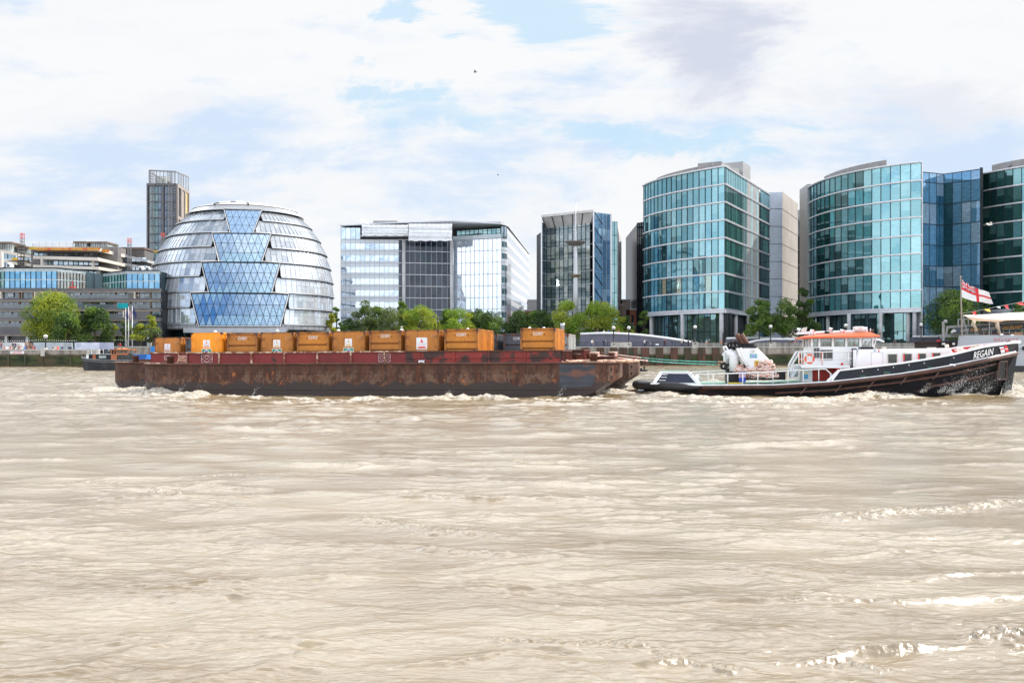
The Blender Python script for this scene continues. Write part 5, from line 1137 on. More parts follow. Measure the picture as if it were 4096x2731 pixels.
tree('bright light green tree before the dark bay of the white block',1608,1745,1238,1348,250,'fresh',15,kind2='bright',lobes=24)
tree('dark tree just right of the gap before the dark bay',1756,1822,1242,1345,258,'mid',16,kind2='dark')
tree('yellow-green crown before the right wing of the white block',1775,1885,1244,1346,252,'fresh',17,kind2='bright',lobes=18)
tree('dull green tree right of the yellow-green crown',1870,1945,1238,1345,256,'mid',18,kind2='dark')
tree('dark wide tree under the corner of the white block',1920,2020,1250,1346,254,'dark',19,kind2='mid')
tree('low dark tree filling the gap right of the white block',1998,2060,1296,1346,250,'dark',20)
tree('dark round tree over the grey container',2032,2125,1252,1346,248,'dark',21,kind2='mid')
tree('dark green tree left of the silver mast foot',2112,2215,1248,1348,246,'dark',22,kind2='mid',lobes=18)
tree('bright green tree at the foot of the silver mast',2222,2325,1212,1352,238,'fresh',23,kind2='bright',lobes=26)
tree('brightest yellow-green tree before the glass block, right of the mast',2318,2480,1222,1350,240,'bright',24,kind2='fresh',lobes=30)
tree('dark ragged tree right of the brightest tree',2452,2540,1268,1350,246,'dark',25,kind2='bright')
tree('narrow green tree leaning on the left edge of the curved office',2552,2600,1248,1352,262,'mid',26,base=4.5)
tree('wide layered green tree left of the wheelhouse lamp',2988,3085,1182,1340,234,'mid',27,kind2='dark',lobes=26,lf=.45)
tree('second layered tree behind the wheelhouse lamp',3075,3190,1205,1345,236,'mid',28,kind2='grey',lobes=26,lf=.45)
tree('tall dark pointed tree between the two curved offices',3165,3262,1148,1345,240,'dark',29,kind2='mid',conic=.45,lobes=26)
tree('low dark shrub tree at the foot of the right curved office',3215,3280,1290,1352,234,'dark',30)
tree('big dark green tree behind the flag staff',3712,3940,1172,1352,226,'dark',31,kind2='mid',lobes=44,n=12000,base=4.5)
tree('top of a green tree above the awning at the right edge',4040,4190,1212,1330,228,'mid',32,base=4.5)

# ---------------------------------------------------------------- people
def person_mesh(key,joints,edges,mats_fn):
    me=bpy.data.meshes.new('p'); me.from_pydata([j[:3] for j in joints],[],edges); o=bpy.data.objects.new('p',me); col.objects.link(o)
    o.modifiers.new('s','SKIN'); sk=me.skin_vertices[0].data
    for i,j in enumerate(joints): sk[i].radius=(j[3],j[4] if len(j)>4 else j[3]); sk[i].use_root=(i==0)
    sb=o.modifiers.new('b','SUBSURF'); sb.levels=1
    dg=bpy.context.evaluated_depsgraph_get(); e=o.evaluated_get(dg).to_mesh(); V=[v.co[:] for v in e.vertices]; F=[tuple(p.vertices) for p in e.polygons]
    bpy.data.objects.remove(o); bpy.data.meshes.remove(me)
    mi=[mats_fn(np.mean([V[k] for k in f],axis=0)) for f in F]
    return V,F,mi
def pose(kind):
    # x right, y forward (-y faces the river), z up
    if kind=='stand': legs=[((.09,0,.9),(.10,.0,.48),(.10,.03,.07),(.11,-.12,.04)),((-.09,0,.9),(-.10,.0,.48),(-.10,.03,.07),(-.11,-.12,.04))]; arms=[((.19,0,1.42),(.25,.03,1.13),(.26,-.06,.88),(.26,-.1,.80)),((-.19,0,1.42),(-.25,.03,1.13),(-.26,-.06,.88),(-.26,-.1,.80))]; hip=.93; hx=0
    if kind=='walk': legs=[((.09,0,.9),(.26,-.02,.5),(.30,.0,.09),(.42,0,.05)),((-.05,.06,.9),(-.08,.08,.5),(-.34,.1,.14),(-.26,.1,.05))]; arms=[((.05,-.18,1.42),(-.08,-.22,1.14),(.0,-.24,.9),(.03,-.24,.82)),((.0,.18,1.42),(.13,.2,1.14),(.28,.2,.98),(.33,.2,.94))]; hip=.93; hx=0
    if kind=='sit': legs=[((.10,-.02,.48),(.12,-.45,.5),(.12,-.47,.1),(.12,-.6,.05)),((-.10,-.02,.48),(-.12,-.45,.5),(-.12,-.47,.1),(-.12,-.6,.05))]; arms=[((.19,0,1.0),(.25,-.06,.74),(.16,-.28,.6),(.12,-.36,.6)),((-.19,0,1.0),(-.25,-.06,.74),(-.16,-.28,.6),(-.12,-.36,.6))]; hip=.5; hx=0
    top=hip+.52; J=[(0,0,hip,.15,.11),(0,0,hip+.22,.135,.10),(0,0,hip+.45,.17,.10),(0,0,top+.03,.07,.06),(0,-.01,top+.12,.05),(0,-.02,top+.22,.085,.095),(0,-.02,top+.31,.07,.08)]
    E=[(0,1),(1,2),(2,3),(3,4),(4,5),(5,6)]
    for ch,rs,root in [(l,(.085,.062,.04,.035),0) for l in legs]+[(a,(.052,.04,.03,.032),2) for a in arms]:
        pr_=root
        for p,r in zip(ch,rs): J.append((*p,r)); E.append((pr_,len(J)-1)); pr_=len(J)-1
    def mf(c):
        if c[2]>top+.02: return 0 if not (c[2]>top+.25 or (c[1]>.0 and c[2]>top+.1)) else 3
        if abs(c[0])+abs(c[1])*.6>.235 and c[2]<hip+.02 and kind!='walk' and c[2]>hip-.15 and kind!='sit': return 0
        if c[2]>hip+.0 : return 1
        return 2
    return J,E,mf
PM={k:person_mesh(k,*pose(k)) for k in ('stand','walk','sit')}
skin=[MT('skin_a',(.45,.27,.19),rough=.6,var=0),MT('skin_b',(.2,.11,.07),rough=.6,var=0)]
CL_={'white':(.7,.7,.7),'red':(.5,.03,.03),'black':(.02,.02,.025),'navy':(.02,.03,.09),'blue':(.03,.12,.5),'cream':(.6,.52,.4),'grey':(.2,.2,.22),'pink':(.6,.2,.2),'coral':(.75,.15,.06),'green':(.05,.15,.06),'denim':(.06,.09,.17),'brown':(.1,.06,.04),'teal':(.1,.4,.4),'maroon':(.2,.02,.03)}
cloth={k:MT('cloth_'+k,v,rough=.85,var=.1,vs=4) for k,v in CL_.items()}; hair=MT('hair_dark',(.03,.02,.015),rough=.7,var=.1); hairb=MT('hair_fair',(.35,.24,.12),rough=.7)
PMESH={}
def person(px,Y,z,pk,topc,legc,label,rz=0.,s=1.,fair=False,sk=0,T=None,group=None):
    key=(pk,topc,legc,fair,sk)
    if key not in PMESH:
        V,F,mi=PM[pk]; m=MB(); m.V=[tuple(v) for v in V]; m.F=[list(f) for f in F]; m.M=list(mi); m.C=[(.5,.5,.5)]*len(F)
        o=m.build('person',[skin[sk],cloth[topc],cloth[legc],hairb if fair else hair],None,True); PMESH[key]=o.data; 
    else: o=bpy.data.objects.new('person',PMESH[key]); col.objects.link(o)
    M=(T if T is not None else Matrix.Translation((PX(px,Y),Y,z)))@Matrix.Rotation(rz,4,'Z')@Matrix.Scale(s,4)
    o.matrix_world=M; W[o.name]=M; tag(o,label,'person',group); return o
zL=3.82-.5
crowd=[(5,'stand','maroon','navy','standing person in dark red at the far left end of the wall'),(18,'sit','pink','navy','person in pink seated at the far left, leaning'),(27,'sit','white','grey','person in white seated left of the sign'),(36,'sit','white','denim','person in white seated above the left end of the wall sign'),(42,'sit','red','cream','person in red seated above the wall sign'),(46,'sit','cream','navy','person in cream close beside the red one above the wall sign'),
(52,'stand','black','denim','person in black standing behind the seated row above the wall sign'),(61,'walk','navy','navy','person in navy bending near a pushchair above the wall sign'),(57,'sit','brown','navy','person in brown seated below the standing one above the sign'),(68,'sit','white','pink','person in white and pink seated above the right half of the sign'),(73,'sit','grey','denim','person in grey seated above the right half of the sign'),(78,'sit','red','black','person in bright red seated above the right end of the sign'),
(84,'sit','white','grey','person in white seated right above the sign end'),(88,'sit','cream','navy','person in cream seated just past the sign'),(101,'sit','blue','blue','person in bright blue seated right of the sign'),(106,'stand','grey','black','person in grey in front of the dark poster'),(134,'sit','pink','grey','person in pink seated by the dark poster edge'),(139,'sit','maroon','navy','person in dark red seated right of the dark poster'),
(218,'sit','cream','cream','person in cream seated alone left of the coral one'),(213,'sit','grey','navy','person in grey seated before the tree trunk'),(231,'sit','coral','coral','person in coral seated on the wall before the big tree'),(249,'sit','navy','black','person in navy seated between the two trunks'),(276,'sit','black','denim','person in black, left of a seated dark pair'),(283,'sit','navy','black','person in navy, right of a seated dark pair')]
for i,(px,pk,a,b,lb) in enumerate(crowd):
    YY=YL+.5 if pk=='sit' else YL+2.2; person(px,YY,(zL+.02) if pk=='sit' else 3.7,pk,a,b,lb,rz=random.Random(i).uniform(-.6,.6),s=1.0,fair=i%3==0,sk=1 if i%7==3 else 0,group='people sitting on the left river wall')
for i,(px,Y,z,pk,a,b,lb) in enumerate([(419,YW+2.5,3.75,'walk','white','cream','person in white walking right of the dark tree'),(424,YW+3,3.75,'stand','cream','grey','person in cream beside the white-clad walker'),(434,YW+2.5,3.75,'stand','navy','navy','person in navy standing left of the flagpoles'),(473,YW+6,3.75,'walk','pink','cream','person in pink walking towards the flagpoles'),(481,YW+3,3.75,'stand','red','black','person in red just left of the flagpoles'),
 (604,YW+1.3,4.,'stand','white','white','person in white leaning beside the leftmost orange container'),
 (2367,YW+1.2,4.5,'stand','white','denim','left one of a pale pair by the railing right of the barge bow'),(2371,YW+1.6,4.5,'stand','cream','grey','right one of a pale pair by the railing right of the barge bow'),(2415,YW+1.3,4.5,'stand','navy','black','person in navy at the railing left of the twin lamps'),(2422,YW+1.3,4.5,'stand','grey','denim','person in grey at the railing left of the twin lamps'),
 (2578,YW+1.2,4.5,'stand','white','navy','person in white at the railing right of the twin lamps'),(2585,YW+1.2,4.5,'stand','navy','black','person in navy beside the white-clad one right of the twin lamps'),(2601,YW+1.6,4.5,'sit','grey','black','person in grey seated behind the railing'),
 (2657,YW+1.2,4.5,'stand','black','black','left one of a dark pair at the middle of the railing'),(2661,YW+1.3,4.5,'stand','maroon','black','right one of a dark pair at the middle of the railing'),(2689,YW+1.3,4.5,'stand','navy','denim','person in navy alone behind the right part of the railing'),
 (2727,YW+1.2,4.5,'stand','cream','navy','person in cream near the right end of the railing'),(2734,YW+1.2,4.5,'walk','black','denim','person in black near the right end of the railing'),(2753,YW+1.2,4.5,'stand','black','black','person in black at the right end of the railing'),(2767,YW+2.2,4.5,'stand','grey','navy','person in grey next to the first lamp pedestal'),
 (2806,YW+1.2,4.5,'stand','navy','black','person in navy behind the parapet right of the lamp'),(2827,YW+1.2,4.2,'stand','coral','black','shorter person in coral behind the parapet'),(2839,YW+1.2,4.5,'stand','black','black','person in black behind the parapet'),(2886,YW+1.2,4.3,'stand','coral','grey','person in coral left of the tug mast'),
 (2935,YW+10,4.6,'stand','maroon','black','person in dark red behind the white rail'),(3160,YW+1.2,4.3,'stand','brown','black','left person of a row of heads behind the parapet'),(3166,YW+1.4,4.3,'stand','black','black','second of a row of heads behind the parapet'),(3180,YW+1.2,4.3,'stand','pink','black','third of a row of heads, in pink, behind the parapet'),(3191,YW+1.2,4.2,'stand','grey','black','last of a row of heads behind the parapet'),
 (3533,YW+1.2,4.3,'stand','black','black','person in black right of the wheelhouse'),(3575,YW+1.3,4.3,'stand','black','black','left of two dark people under the right office'),(3583,YW+1.2,4.3,'stand','brown','black','person in brown under the right office'),(3598,YW+1.2,4.3,'stand','black','navy','dark clad person beside the right office corner'),(3631,YW+1.2,4.3,'stand','black','black','last dark head under the right office corner'),
 (2600,246,5.6,'stand','black','black','person in black by the left columns of the curved office'),(2639,240,5.4,'walk','pink','grey','person in pink walking down the ramp'),(2652,240,5.2,'walk','teal','grey','person in teal walking down the ramp'),
 (2388,234.5,PZ(1345,234),'stand','maroon','black','leftmost person above the curved rail'),(2416,234.5,PZ(1345,234),'stand','white','black','person in white above the curved rail'),(2434,234.5,PZ(1345,234),'stand','blue','black','person in blue above the curved rail'),(2474,234.5,PZ(1345,234),'stand','pink','black','person in pink above the curved rail between the lamps'),(2312,234.5,PZ(1345,234),'stand','brown','black','person in brown over the white ribbed container')]):
    person(px,Y,z,pk,a,b,lb,rz=random.Random(i+50).uniform(-1,1),fair=i%3==1,sk=1 if i%6==2 else 0,group='people strolling on the far bank')

# ---------------------------------------------------------------- flagpoles, light string, birds
def cloth_patch(m,O,U,V_,nu,nv,amp,colf,seed=0,droop=0.):
    O=Vector(O);U=Vector(U);V_=Vector(V_); N=U.cross(V_).normalized(); vs=[]
    for i in range(nu+1):
        for j in range(nv+1):
            u=i/nu;v=j/nv; w=amp*math.sin(u*7.5+seed+v*1.6)*u**.6; p=O+U*u+V_*v+N*w+Vector((0,0,-droop*u*u)); vs.append(p)
    b=len(m.V); m.add(vs,[],0)
    for i in range(nu):
        for j in range(nv):
            m.F.append([b+i*(nv+1)+j,b+(i+1)*(nv+1)+j,b+(i+1)*(nv+1)+j+1,b+i*(nv+1)+j+1]); m.M.append(colf((i+.5)/nu,(j+.5)/nv)); m.C.append((.5,.5,.5))
fr_red=MT('flag_red',(.62,.03,.04),rough=.7,var=.05); fr_white=MT('flag_white',(.75,.75,.76),rough=.7,var=.05); fr_blue=MT('flag_blue',(.015,.02,.10),rough=.7,var=.05)
def union(u,v,a=1.8):
    x=(u-.5)*a; y=v-.5
    if abs(x)<.10 or abs(y)<.10: return 1
    if abs(x)<.17 or abs(y)<.17: return 0
    d1=abs(y-x/a*1.); d2=abs(y+x/a*1.); d=min(d1,d2)
    if d<.045: return 1
    if d<.11: return 0
    return 2
for i,(px,top,lb,fl) in enumerate(((502.6,1234,'left white flagpole of three with a limp navy flag','navy'),(514,1229,'middle white flagpole of three with a drooping red white and blue flag','u'),(529,1226,'right white flagpole of three, tallest, with a navy flag','navy'))):
    Y=YW+3; t=thing('flagpole',lb,'flagpole',(PX(px,Y),Y,3.7),'flagpoles by the trees'); m=MB(); x=PX(px,Y); m.tube([(x,Y,3.7),(x,Y,PZ(1320,Y)),(x,Y,PZ(top,Y))],[.16,.12,.06],8); m.sphere((x,Y,PZ(top,Y)),.12,8,6)
    if i: m.beam((x-.35,Y,PZ(1321,Y)),(x+.35,Y,PZ(1321,Y)),.1)
    m.build('pole',white_metal,t,True); m=MB(); zt_=PZ(top+(9 if i<2 else 8),Y); hh_=.9
    cloth_patch(m,(x+.08,Y,zt_-1.1),(.45,-.1,-1.6) if i<2 else (.8,-.1,-1.6),(0.25,0,1.3),22,14,.12,(lambda u,v:union(u,v)) if fl=='u' else (lambda u,v:2),i)
    o=m.build('flag',[fr_white,fr_red,fr_blue],t); md=o.modifiers.new('S','SOLIDIFY'); md.thickness=.02
m=MB(); bulbs=MB()
xs=[-60,179,404,628,859,1108,1353,1606,1871,2118]; rnd=random.Random(1)
for a,b in zip(xs[:-1],xs[1:]):
    n=int((b-a)/8.5); Ya=YL+.4 if a<300 else YW+.4; Yb=YL+.4 if b<300 else YW+.4
    za=PZ(1360-(a/2100)*25,YW); zb_=PZ(1360-(b/2100)*25,YW)
    if a<300: za=PZ(1358,YL)
    if b<300: zb_=PZ(1357,YL)
    pr_=None
    for i in range(n+1):
        f=i/n; Y=Ya+(Yb-Ya)*f; xa_=PX(a,Ya);xb_=PX(b,Yb); p=Vector((xa_+(xb_-xa_)*f,Y,za+(zb_-za)*f-.25*4*f*(1-f)))
        if pr_ is not None: m.beam(pr_,p,.025)
        bulbs.sphere(p-Vector((0,0,.08)),.085,6,4); pr_=p
t=thing('festoon_lights','string of small white bulbs strung between the globe lamps','string lights',(-60,YW,6)); m.build('cable',black,t); bulbs.build('bulbs',globe,t); 
def bird(label,px,py,Y,s,sw=MT('gull_white',(.7,.7,.7),rough=.7,var=.05),dark=False,perch=False):
    c=P(px,py,Y); m=MB(); m.tube([c+Vector((-.28*s,0,0)),c+Vector((-.12*s,0,.02*s)),c+Vector((.08*s,0,.03*s)),c+Vector((.2*s,0,.07*s)),c+Vector((.29*s,0,.06*s))],[.01*s,.07*s,.08*s,.05*s,.012*s],8)
    if not perch:
        for sd in (-1,1):
            a=c+Vector((.06*s,sd*.05*s,.05*s)); b=c+Vector((.02*s,sd*.35*s,.22*s)); d=c+Vector((-.1*s,sd*.65*s,.14*s)); m.add([a,a-Vector((.16*s,0,0)),b-Vector((.18*s,0,0)),b,d,d-Vector((.05*s,0,0))],[(0,1,2,3),(3,2,5,4)])
    else:
        for sd in (-1,1): m.beam(c+Vector((0,sd*.03*s,-.05*s)),c+Vector((0,sd*.03*s,-.2*s)),.015*s)
        m.tube([c+Vector((.05*s,0,0)),c+Vector((.16*s,0,.14*s)),c+Vector((.24*s,0,.15*s))],[.06*s,.045*s,.01],7)
    m.single('bird',black if dark else sw,label,'bird',c)
bird('white gull flying before the dark office at the right',3959,900,180,2.0); bird('dark bird high in the sky near the centre top',1901,290,150,1.1,dark=True); bird('tiny dark bird above the wide white block',1992,701,200,.8,dark=True)
bird('gull perched on the globe lamp before the white block',1606,1308,YW+.35,1.2,perch=True); bird('gull perched on the lamp globe under the dome',1108,1314,YW+.35,1.0,perch=True)
m=MB(); x=PX(2250,230); m.lathe([(.55,-1),(.55,.1),(.58,.12),(.58,.75),(.5,.75)],x,230,PZ(1306,230),20); m.lathe([(.52,-.4),(.52,.5)],x,230,PZ(1301,230),20)
m.single('vent_pipe',silver,'round steel vent pipe rising behind the raised yellow container','vent pipe',(x,230,4.5),smooth=True)
# ---------------------------------------------------------------- barges
TH=-R(9.2)
BF=Frame(PX(2000,65.4),65.4,0,TH,-R(.35))
def hullmat(name,base,dark,patch,orange,wl=1.0):
    m=bpy.data.materials.new(name); m.use_nodes=True; k=NT(m.node_tree); b=k.N['Principled BSDF']
    g=k.n('ShaderNodeTexCoord').outputs['Object']; s=k.n('ShaderNodeSeparateXYZ',{0:g}).outputs; x,z=s[0],s[2]
    st=k.noise(k.scl(g,(1.6,1.,.10)),1.,6,.6); bl=k.noise(k.scl(g,(1.,1,.7)),2.2,8,.72,.3); bl2=k.noise(k.scl(g,(1.1,1,.7),(7,2,3)),1.7,8,.70,.4); fine=k.noise(g,9.,5,.6)
    c=k.mix(k.ss(st,.38,.62),base,tuple(q*.45 for q in base))
    mid=k.m('MULTIPLY',k.ss(z,wl-.35,wl+.1),k.ss(z,wl+1.15,wl+.5))
    c=k.mix(k.m('MULTIPLY',k.ss(bl2,.46,.58),k.m('ADD',.18,k.m('MULTIPLY',mid,.8))),c,patch)
    c=k.mix(k.m('MULTIPLY',k.ss(bl,.60,.66),k.m('ADD',.25,mid)),c,orange)
    c=k.mix(k.m('MULTIPLY',k.ss(st,.56,.66),.75),c,(.13,.036,.014))
    edge=k.m('ADD',z,k.m('MULTIPLY',k.m('SUBTRACT',k.noise(k.scl(g,(1,1,.25)),1.1,6,.6),.5),1.6))
    c=k.mix(k.ss(edge,wl+.1,wl-.05),c,dark)
    # welded plates
    fr=k.m('FRACT',k.m('MULTIPLY',x,.42)); line=k.ss(k.m('ABSOLUTE',k.m('SUBTRACT',fr,.5)),.0,.016,1.,0.); fz=k.m('FRACT',k.m('ADD',k.m('MULTIPLY',z,.85),.1)); l2=k.ss(k.m('ABSOLUTE',k.m('SUBTRACT',fz,.5)),.0,.02,1.,0.)
    ln=k.m('MAXIMUM',line,l2); c=k.mix(k.m('MULTIPLY',ln,.45),c,(.03,.015,.01)); c=k.mix(k.ss(fine,.4,.6,0.,.25),c,(.05,.025,.015))
    k.set(b.inputs['Base Color'],c); k.set(b.inputs['Roughness'],k.ss(edge,wl-.05,wl+.1,.45,.8))
    h=k.m('ADD',k.m('MULTIPLY',bl,.5),k.m('ADD',k.m('MULTIPLY',ln,-.4),k.m('MULTIPLY',k.noise(k.scl(g,(.6,1,.3)),1.,3),.8)))
    k.L.new(k.n('ShaderNodeBump',{'Height':h,'Strength':.7,'Distance':.08}).outputs[0],b.inputs['Normal']); return m
hm1=hullmat('rusted_hull',(.085,.030,.016),(.018,.007,.005),(.15,.085,.055),(.50,.15,.025),.95); hm2=hullmat('rusted_hull_far',(.085,.034,.02),(.02,.008,.006),(.10,.05,.032),(.15,.06,.02),.9)
redpaint=MT('red_paint',(.17,.014,.014),rough=.6,var=.22,vs=.5,c2=(.05,.018,.014),c2t=(.60,.68),c2s=1.4,bump=.3,bs=2); redpaint2=MT('red_paint_worn',(.25,.026,.018),rough=.6,var=.22,vs=.5,c2=(.045,.018,.014),c2t=(.47,.54),c2s=.8,bump=.3,bs=2)
railp=MT('cream_rail_paint',(.52,.38,.27),rough=.6,var=.2,vs=2,c2=(.2,.07,.035),c2t=(.44,.54),c2s=2.2); deckp=MT('barge_deck',(.42,.27,.19),rough=.8,var=.3,vs=.8,c2=(.16,.06,.035),c2t=(.45,.6),c2s=1.)
rope=MT('old_rope',(.62,.40,.29),rough=.9,var=.35,vs=6); ropew=MT('pink_rope',(.70,.56,.50),rough=.9,var=.1,vs=2,c2=(.55,.13,.07),c2t=(.54,.58),c2s=9.)
rustd=MT('dark_rust',(.08,.033,.022),rough=.8,var=.3,vs=2)
def barge(label,T,y0,B,px_st,px_c0,px_c1,px_b0,px_bow,hm,ztop,cn=None,right=True):
    """y0 near side in the barge frame; pixels give the lengths along that side"""
    t=thing('barge',label,'barge',T.M@Matrix.Translation((0,y0,0)),'rusty container barges under tow')
    X=lambda px,dy=0: T.px(px,1460,y0+dy).x
    st=X(px_st,2.2); s1=X(px_c0 if False else px_st+95,0); b0=X(px_b0,0); bw=X(px_bow,1.5)
    sta=[]                                         # x, half inset, bottom z, deck z
    n=7
    for i in range(n+1):                           # round raked stern
        f=i/n; x=st+(s1-st)*f; ins=2.4*(1-math.sqrt(1-(1-f)**2)); sta.append((x,ins,.85-1.9*min(1,f*1.15),ztop+.03))
    sta.append((b0-3.6,0,-1.1,ztop)); sta.append((b0-1.2,0,-.35,ztop)); sta.append((b0,0,.15,ztop)); sta.append((b0+(bw-b0)*.55,.42,.82,ztop)); sta.append((bw,1.5,1.25,ztop))
    m=MB(T.M); vs=[]
    for x,ins,zb_,zt_ in sta:
        k=.25; vs+=[(x,y0+ins,zt_),(x,y0+ins,zb_+k),(x,y0+ins+.4,zb_),(x,y0+B-ins-.4,zb_),(x,y0+B-ins,zb_+k),(x,y0+B-ins,zt_)]
    fs=[]; q=6
    for i in range(len(sta)-1):
        for j in range(5): fs.append((i*q+j,i*q+j+1,(i+1)*q+j+1,(i+1)*q+j))
    fs+=[(5,4,3,2,1,0),tuple((len(sta)-1)*q+j for j in range(6))]; m.add(vs,fs,0); m.build('hull',hm,t)
    m=MB(T.M); 
    for a,b in zip(sta[:-1],sta[1:]): m.add([(a[0],y0+a[1],a[3]-.01),(b[0],y0+b[1],b[3]-.01),(b[0],y0+B-b[1],b[3]-.01),(a[0],y0+B-a[1],a[3]-.01)],[(0,1,2,3)],0)
    m.build('deck',deckp,t)
    m=MB(T.M); L=[(x,y0+ins-.05,zt_+.02) for x,ins,_,zt_ in sta]; L2=[(x,y0+B-ins+.05,zt_+.02) for x,ins,_,zt_ in sta]
    m.tube(L,.07,6); m.tube(L2,.07,6); m.tube([L[-1],L2[-1]],.07,6); m.tube([L[0],L2[0]],.07,6); m.build('gunwale',rustd if px_st>500 else rustd,t)
    m=MB(T.M)                                    # bright worn edge at bow and stern
    m.tube([(x,y+.06,z+.05) for x,y,z in L[:6]],.06,5); m.tube([(x,y+.06,z+.05) for x,y,z in L[-4:]],.07,5); m.tube([L[-1],L2[-1]],.08,5); m.build('worn_edge',railp,t)
    # coaming
    c0,c1=X(px_c0,1),X(px_c1,1); yc=y0+1.0; yd=y0+B-1.0; zc=ztop+.86
    m=MB(T.M); m.box(c0,c1,yc,yc+.10,ztop,zc,0); m.box(c0,c1,yd-.10,yd,ztop,zc,0); m.box(c0,c0+.1,yc,yd,ztop,zc,0); m.box(c1-.1,c1,yc,yd,ztop,zc,0); m.build('coaming',redpaint,t)
    xr=c0+(c1-c0)*.60
    if right: m=MB(T.M); m.box(xr,c1+.02,yc-.012,yc,ztop+.01,zc-.01); m.box(c1,c1+.012,yc,yd,ztop,zc); m.build('worn_panel',redpaint2,t); m=MB(T.M); m.box(xr,c1+.1,yc-.10,yc-.012,ztop+.40,ztop+.47); m.build('coaming_rib',redpaint2,t)
    m=MB(T.M); m.box(c0-.05,xr,yc-.14,yc+.14,zc-.02,zc+.09,0); m.box(xr,c1+.12,yc-.12,yc+.14,zc-.02,zc+.07,1); m.box(c0,c1,yd-.14,yd+.1,zc-.02,zc+.07,1); m.box(c1-.05,c1+.16,yc,yd,zc-.02,zc+.07,1); m.box(c0-.12,c0+.08,yc,yd,zc-.02,zc+.07,0); m.build('coaming_rail',[railp,rustd],t)
    n=int(round((c1-c0)/2.56)); 
    for i in range(1,n):
        x=c0+(c1-c0)*i/n; m=MB(T.M); m.box(x-.055,x+.055,yc-.13,yc,ztop+.02,zc-.02); m.build('stiffener',railp if x<xr+1 else redpaint2,t)
    m=MB(T.M)
    for i in range(14): x=c1+.02; y=yc+.3+(yd-yc-.6)*i/13; m.box(x,x+.12,y-.04,y+.04,ztop,zc)
    m.build('end_ribs',redpaint2,t)
    m=MB(T.M); m.box(c0+.1,c1-.1,yc+.1,yd-.1,1.3,1.42); m.build('hold_floor',rustd,t)
    # bitts, fairlead plates and draught holes
    for (x,dy) in ((c1+2.3,1.3),(bw-3.1,3.0),(bw-2.4,B-2.4),(c0-1.5,1.2),(c0-1.6,B-2.)):
        m=MB(T.M); m.lathe([(.24,0),(.24,.55),(.30,.56),(.30,.66),(.1,.68)],x,y0+dy,ztop,12); m.build('bollard',rustd,t,True)
    m=MB(T.M)
    for z in (ztop-.42,ztop-.95): m.tube([(bw-.55,y0+.68,z),(bw-.5,y0+1.25,z)],.12,10)
    m.build('fairlead_hole',black,t)
    return t,X,c0,c1,bw,zc,ztop
b1,X1_,c0,c1,bw,zc,zt1=barge('nearer rusty steel barge with red coaming and the long row of yellow containers',BF,0,8.6,586,751,2243,2383,2476,hm1,2.33)
b2,X2_,d0,d1,bw2,zd,zt2=barge('farther rusty barge, its round stern and bow sticking out on both sides',BF,9.1,8.6,466,603,2330,2470,2553,hm2,2.38)
# diamond emblems on the coaming and the white box
def emblem(cx,T,y,w,h,key='BCORY',rect=True,pa=None,zc_=None):
    m=MB(T.M); wl=MT('stencil_white',(.55,.42,.4),rough=.7,var=.2,vs=5,c2=(.25,.05,.05),c2t=(.56,.62),c2s=9); z=zc_
    for s1,s2 in ((1,1),(1,-1),(-1,1),(-1,-1)): m.beam((cx+s1*w*.48,y,z),(cx,y,z+s2*h*.48),.035,.03)
    if rect:
        for a,b in (((-1,-1),(1,-1)),((1,-1),(1,1)),((1,1),(-1,1)),((-1,1),(-1,-1))): m.beam((cx+a[0]*w*.5,y,z+a[1]*h*.5),(cx+b[0]*w*.5,y,z+b[1]*h*.5),.03,.035)
    if key: m.text(key,(cx-w*.2,y-.01,z-h*.09),(1,0,0),(0,0,1),h*.2,0,w=w*.4)
    m.build('stencil_emblem',wl,pa)
for px in (826,1537): emblem(BF.px(px,1430,.9).x,BF,.965,.86,.52,pa=b1,zc_=zt1+.44)
emblem(BF.px(668,1434,10.0).x,BF,10.06,.55,.38,pa=b2,zc_=zt2+.46)
xq=BF.px(1687,1445,.9).x; m=MB(BF.M); m.box(xq-.2,xq+.2,.75,.96,zt1+.02,zt1+.26); m.box(xq-.08,xq+.08,.73,.75,zt1+.05,zt1+.13,1); m.build('junction_box',[white_metal,rustd],b1)
# dark blue plate and framed fairlead panel at the bow
m=MB(BF.M); xa,xb=BF.px(2237,1480,0).x,BF.px(2381,1480,0).x; m.add([(xa,-.015,.66),(xa+2.2,-.015,.72),(xb,-.015,1.18),(xb,-.015,2.26),(xa,-.015,2.30)],[(0,1,2,3,4)]); m.build('bow_plate',MT('blue_black_plate',(.030,.033,.045),rough=.5,var=.3,vs=1.5,c2=(.13,.05,.03),c2t=(.50,.62),c2s=1.,stretch=(.4,1,1.6)),b1)
# ropes heaped on the bow deck
def ropeheap(m,c,rx,ry,n,r,rnd,hz=.12):
    for i in range(n):
        a0=rnd.uniform(0,6.28); k=rnd.uniform(.45,1.1); o=Vector((c[0]+rnd.uniform(-rx,rx)*.5,c[1]+rnd.uniform(-ry,ry)*.5,c[2]+r+rnd.uniform(0,hz))); m.tube([o+Vector((math.cos(a0+j*.6)*rx*k*.5,math.sin(a0+j*.6)*ry*k*.5,.05*math.sin(j*2+a0))) for j in range(9)],r,6)
rr_=random.Random(6); t=thing('mooring_rope','heap of old pale rope lying across the barge bow deck','rope',BF.M@Matrix.Translation((c1+2,2,zt1))); m=MB(BF.M)
for (x,y,rx,ry,n) in ((c1+.7,1.2,1.1,1.0,9),(c1+2.4,2.4,2.2,1.6,10),(c1+4.3,2.2,1.6,1.6,8),(bw-.9,3.2,1.0,2.0,6)): ropeheap(m,(x,y,zt1),rx,ry,n,.055,rr_)
m.build('rope_coils',rope,t,True)
t=thing('mooring_rope','coil of thick pale rope hanging over the barge coaming end at the left','rope',BF.M@Matrix.Translation((c0-.9,1,zt1))); m=MB(BF.M)
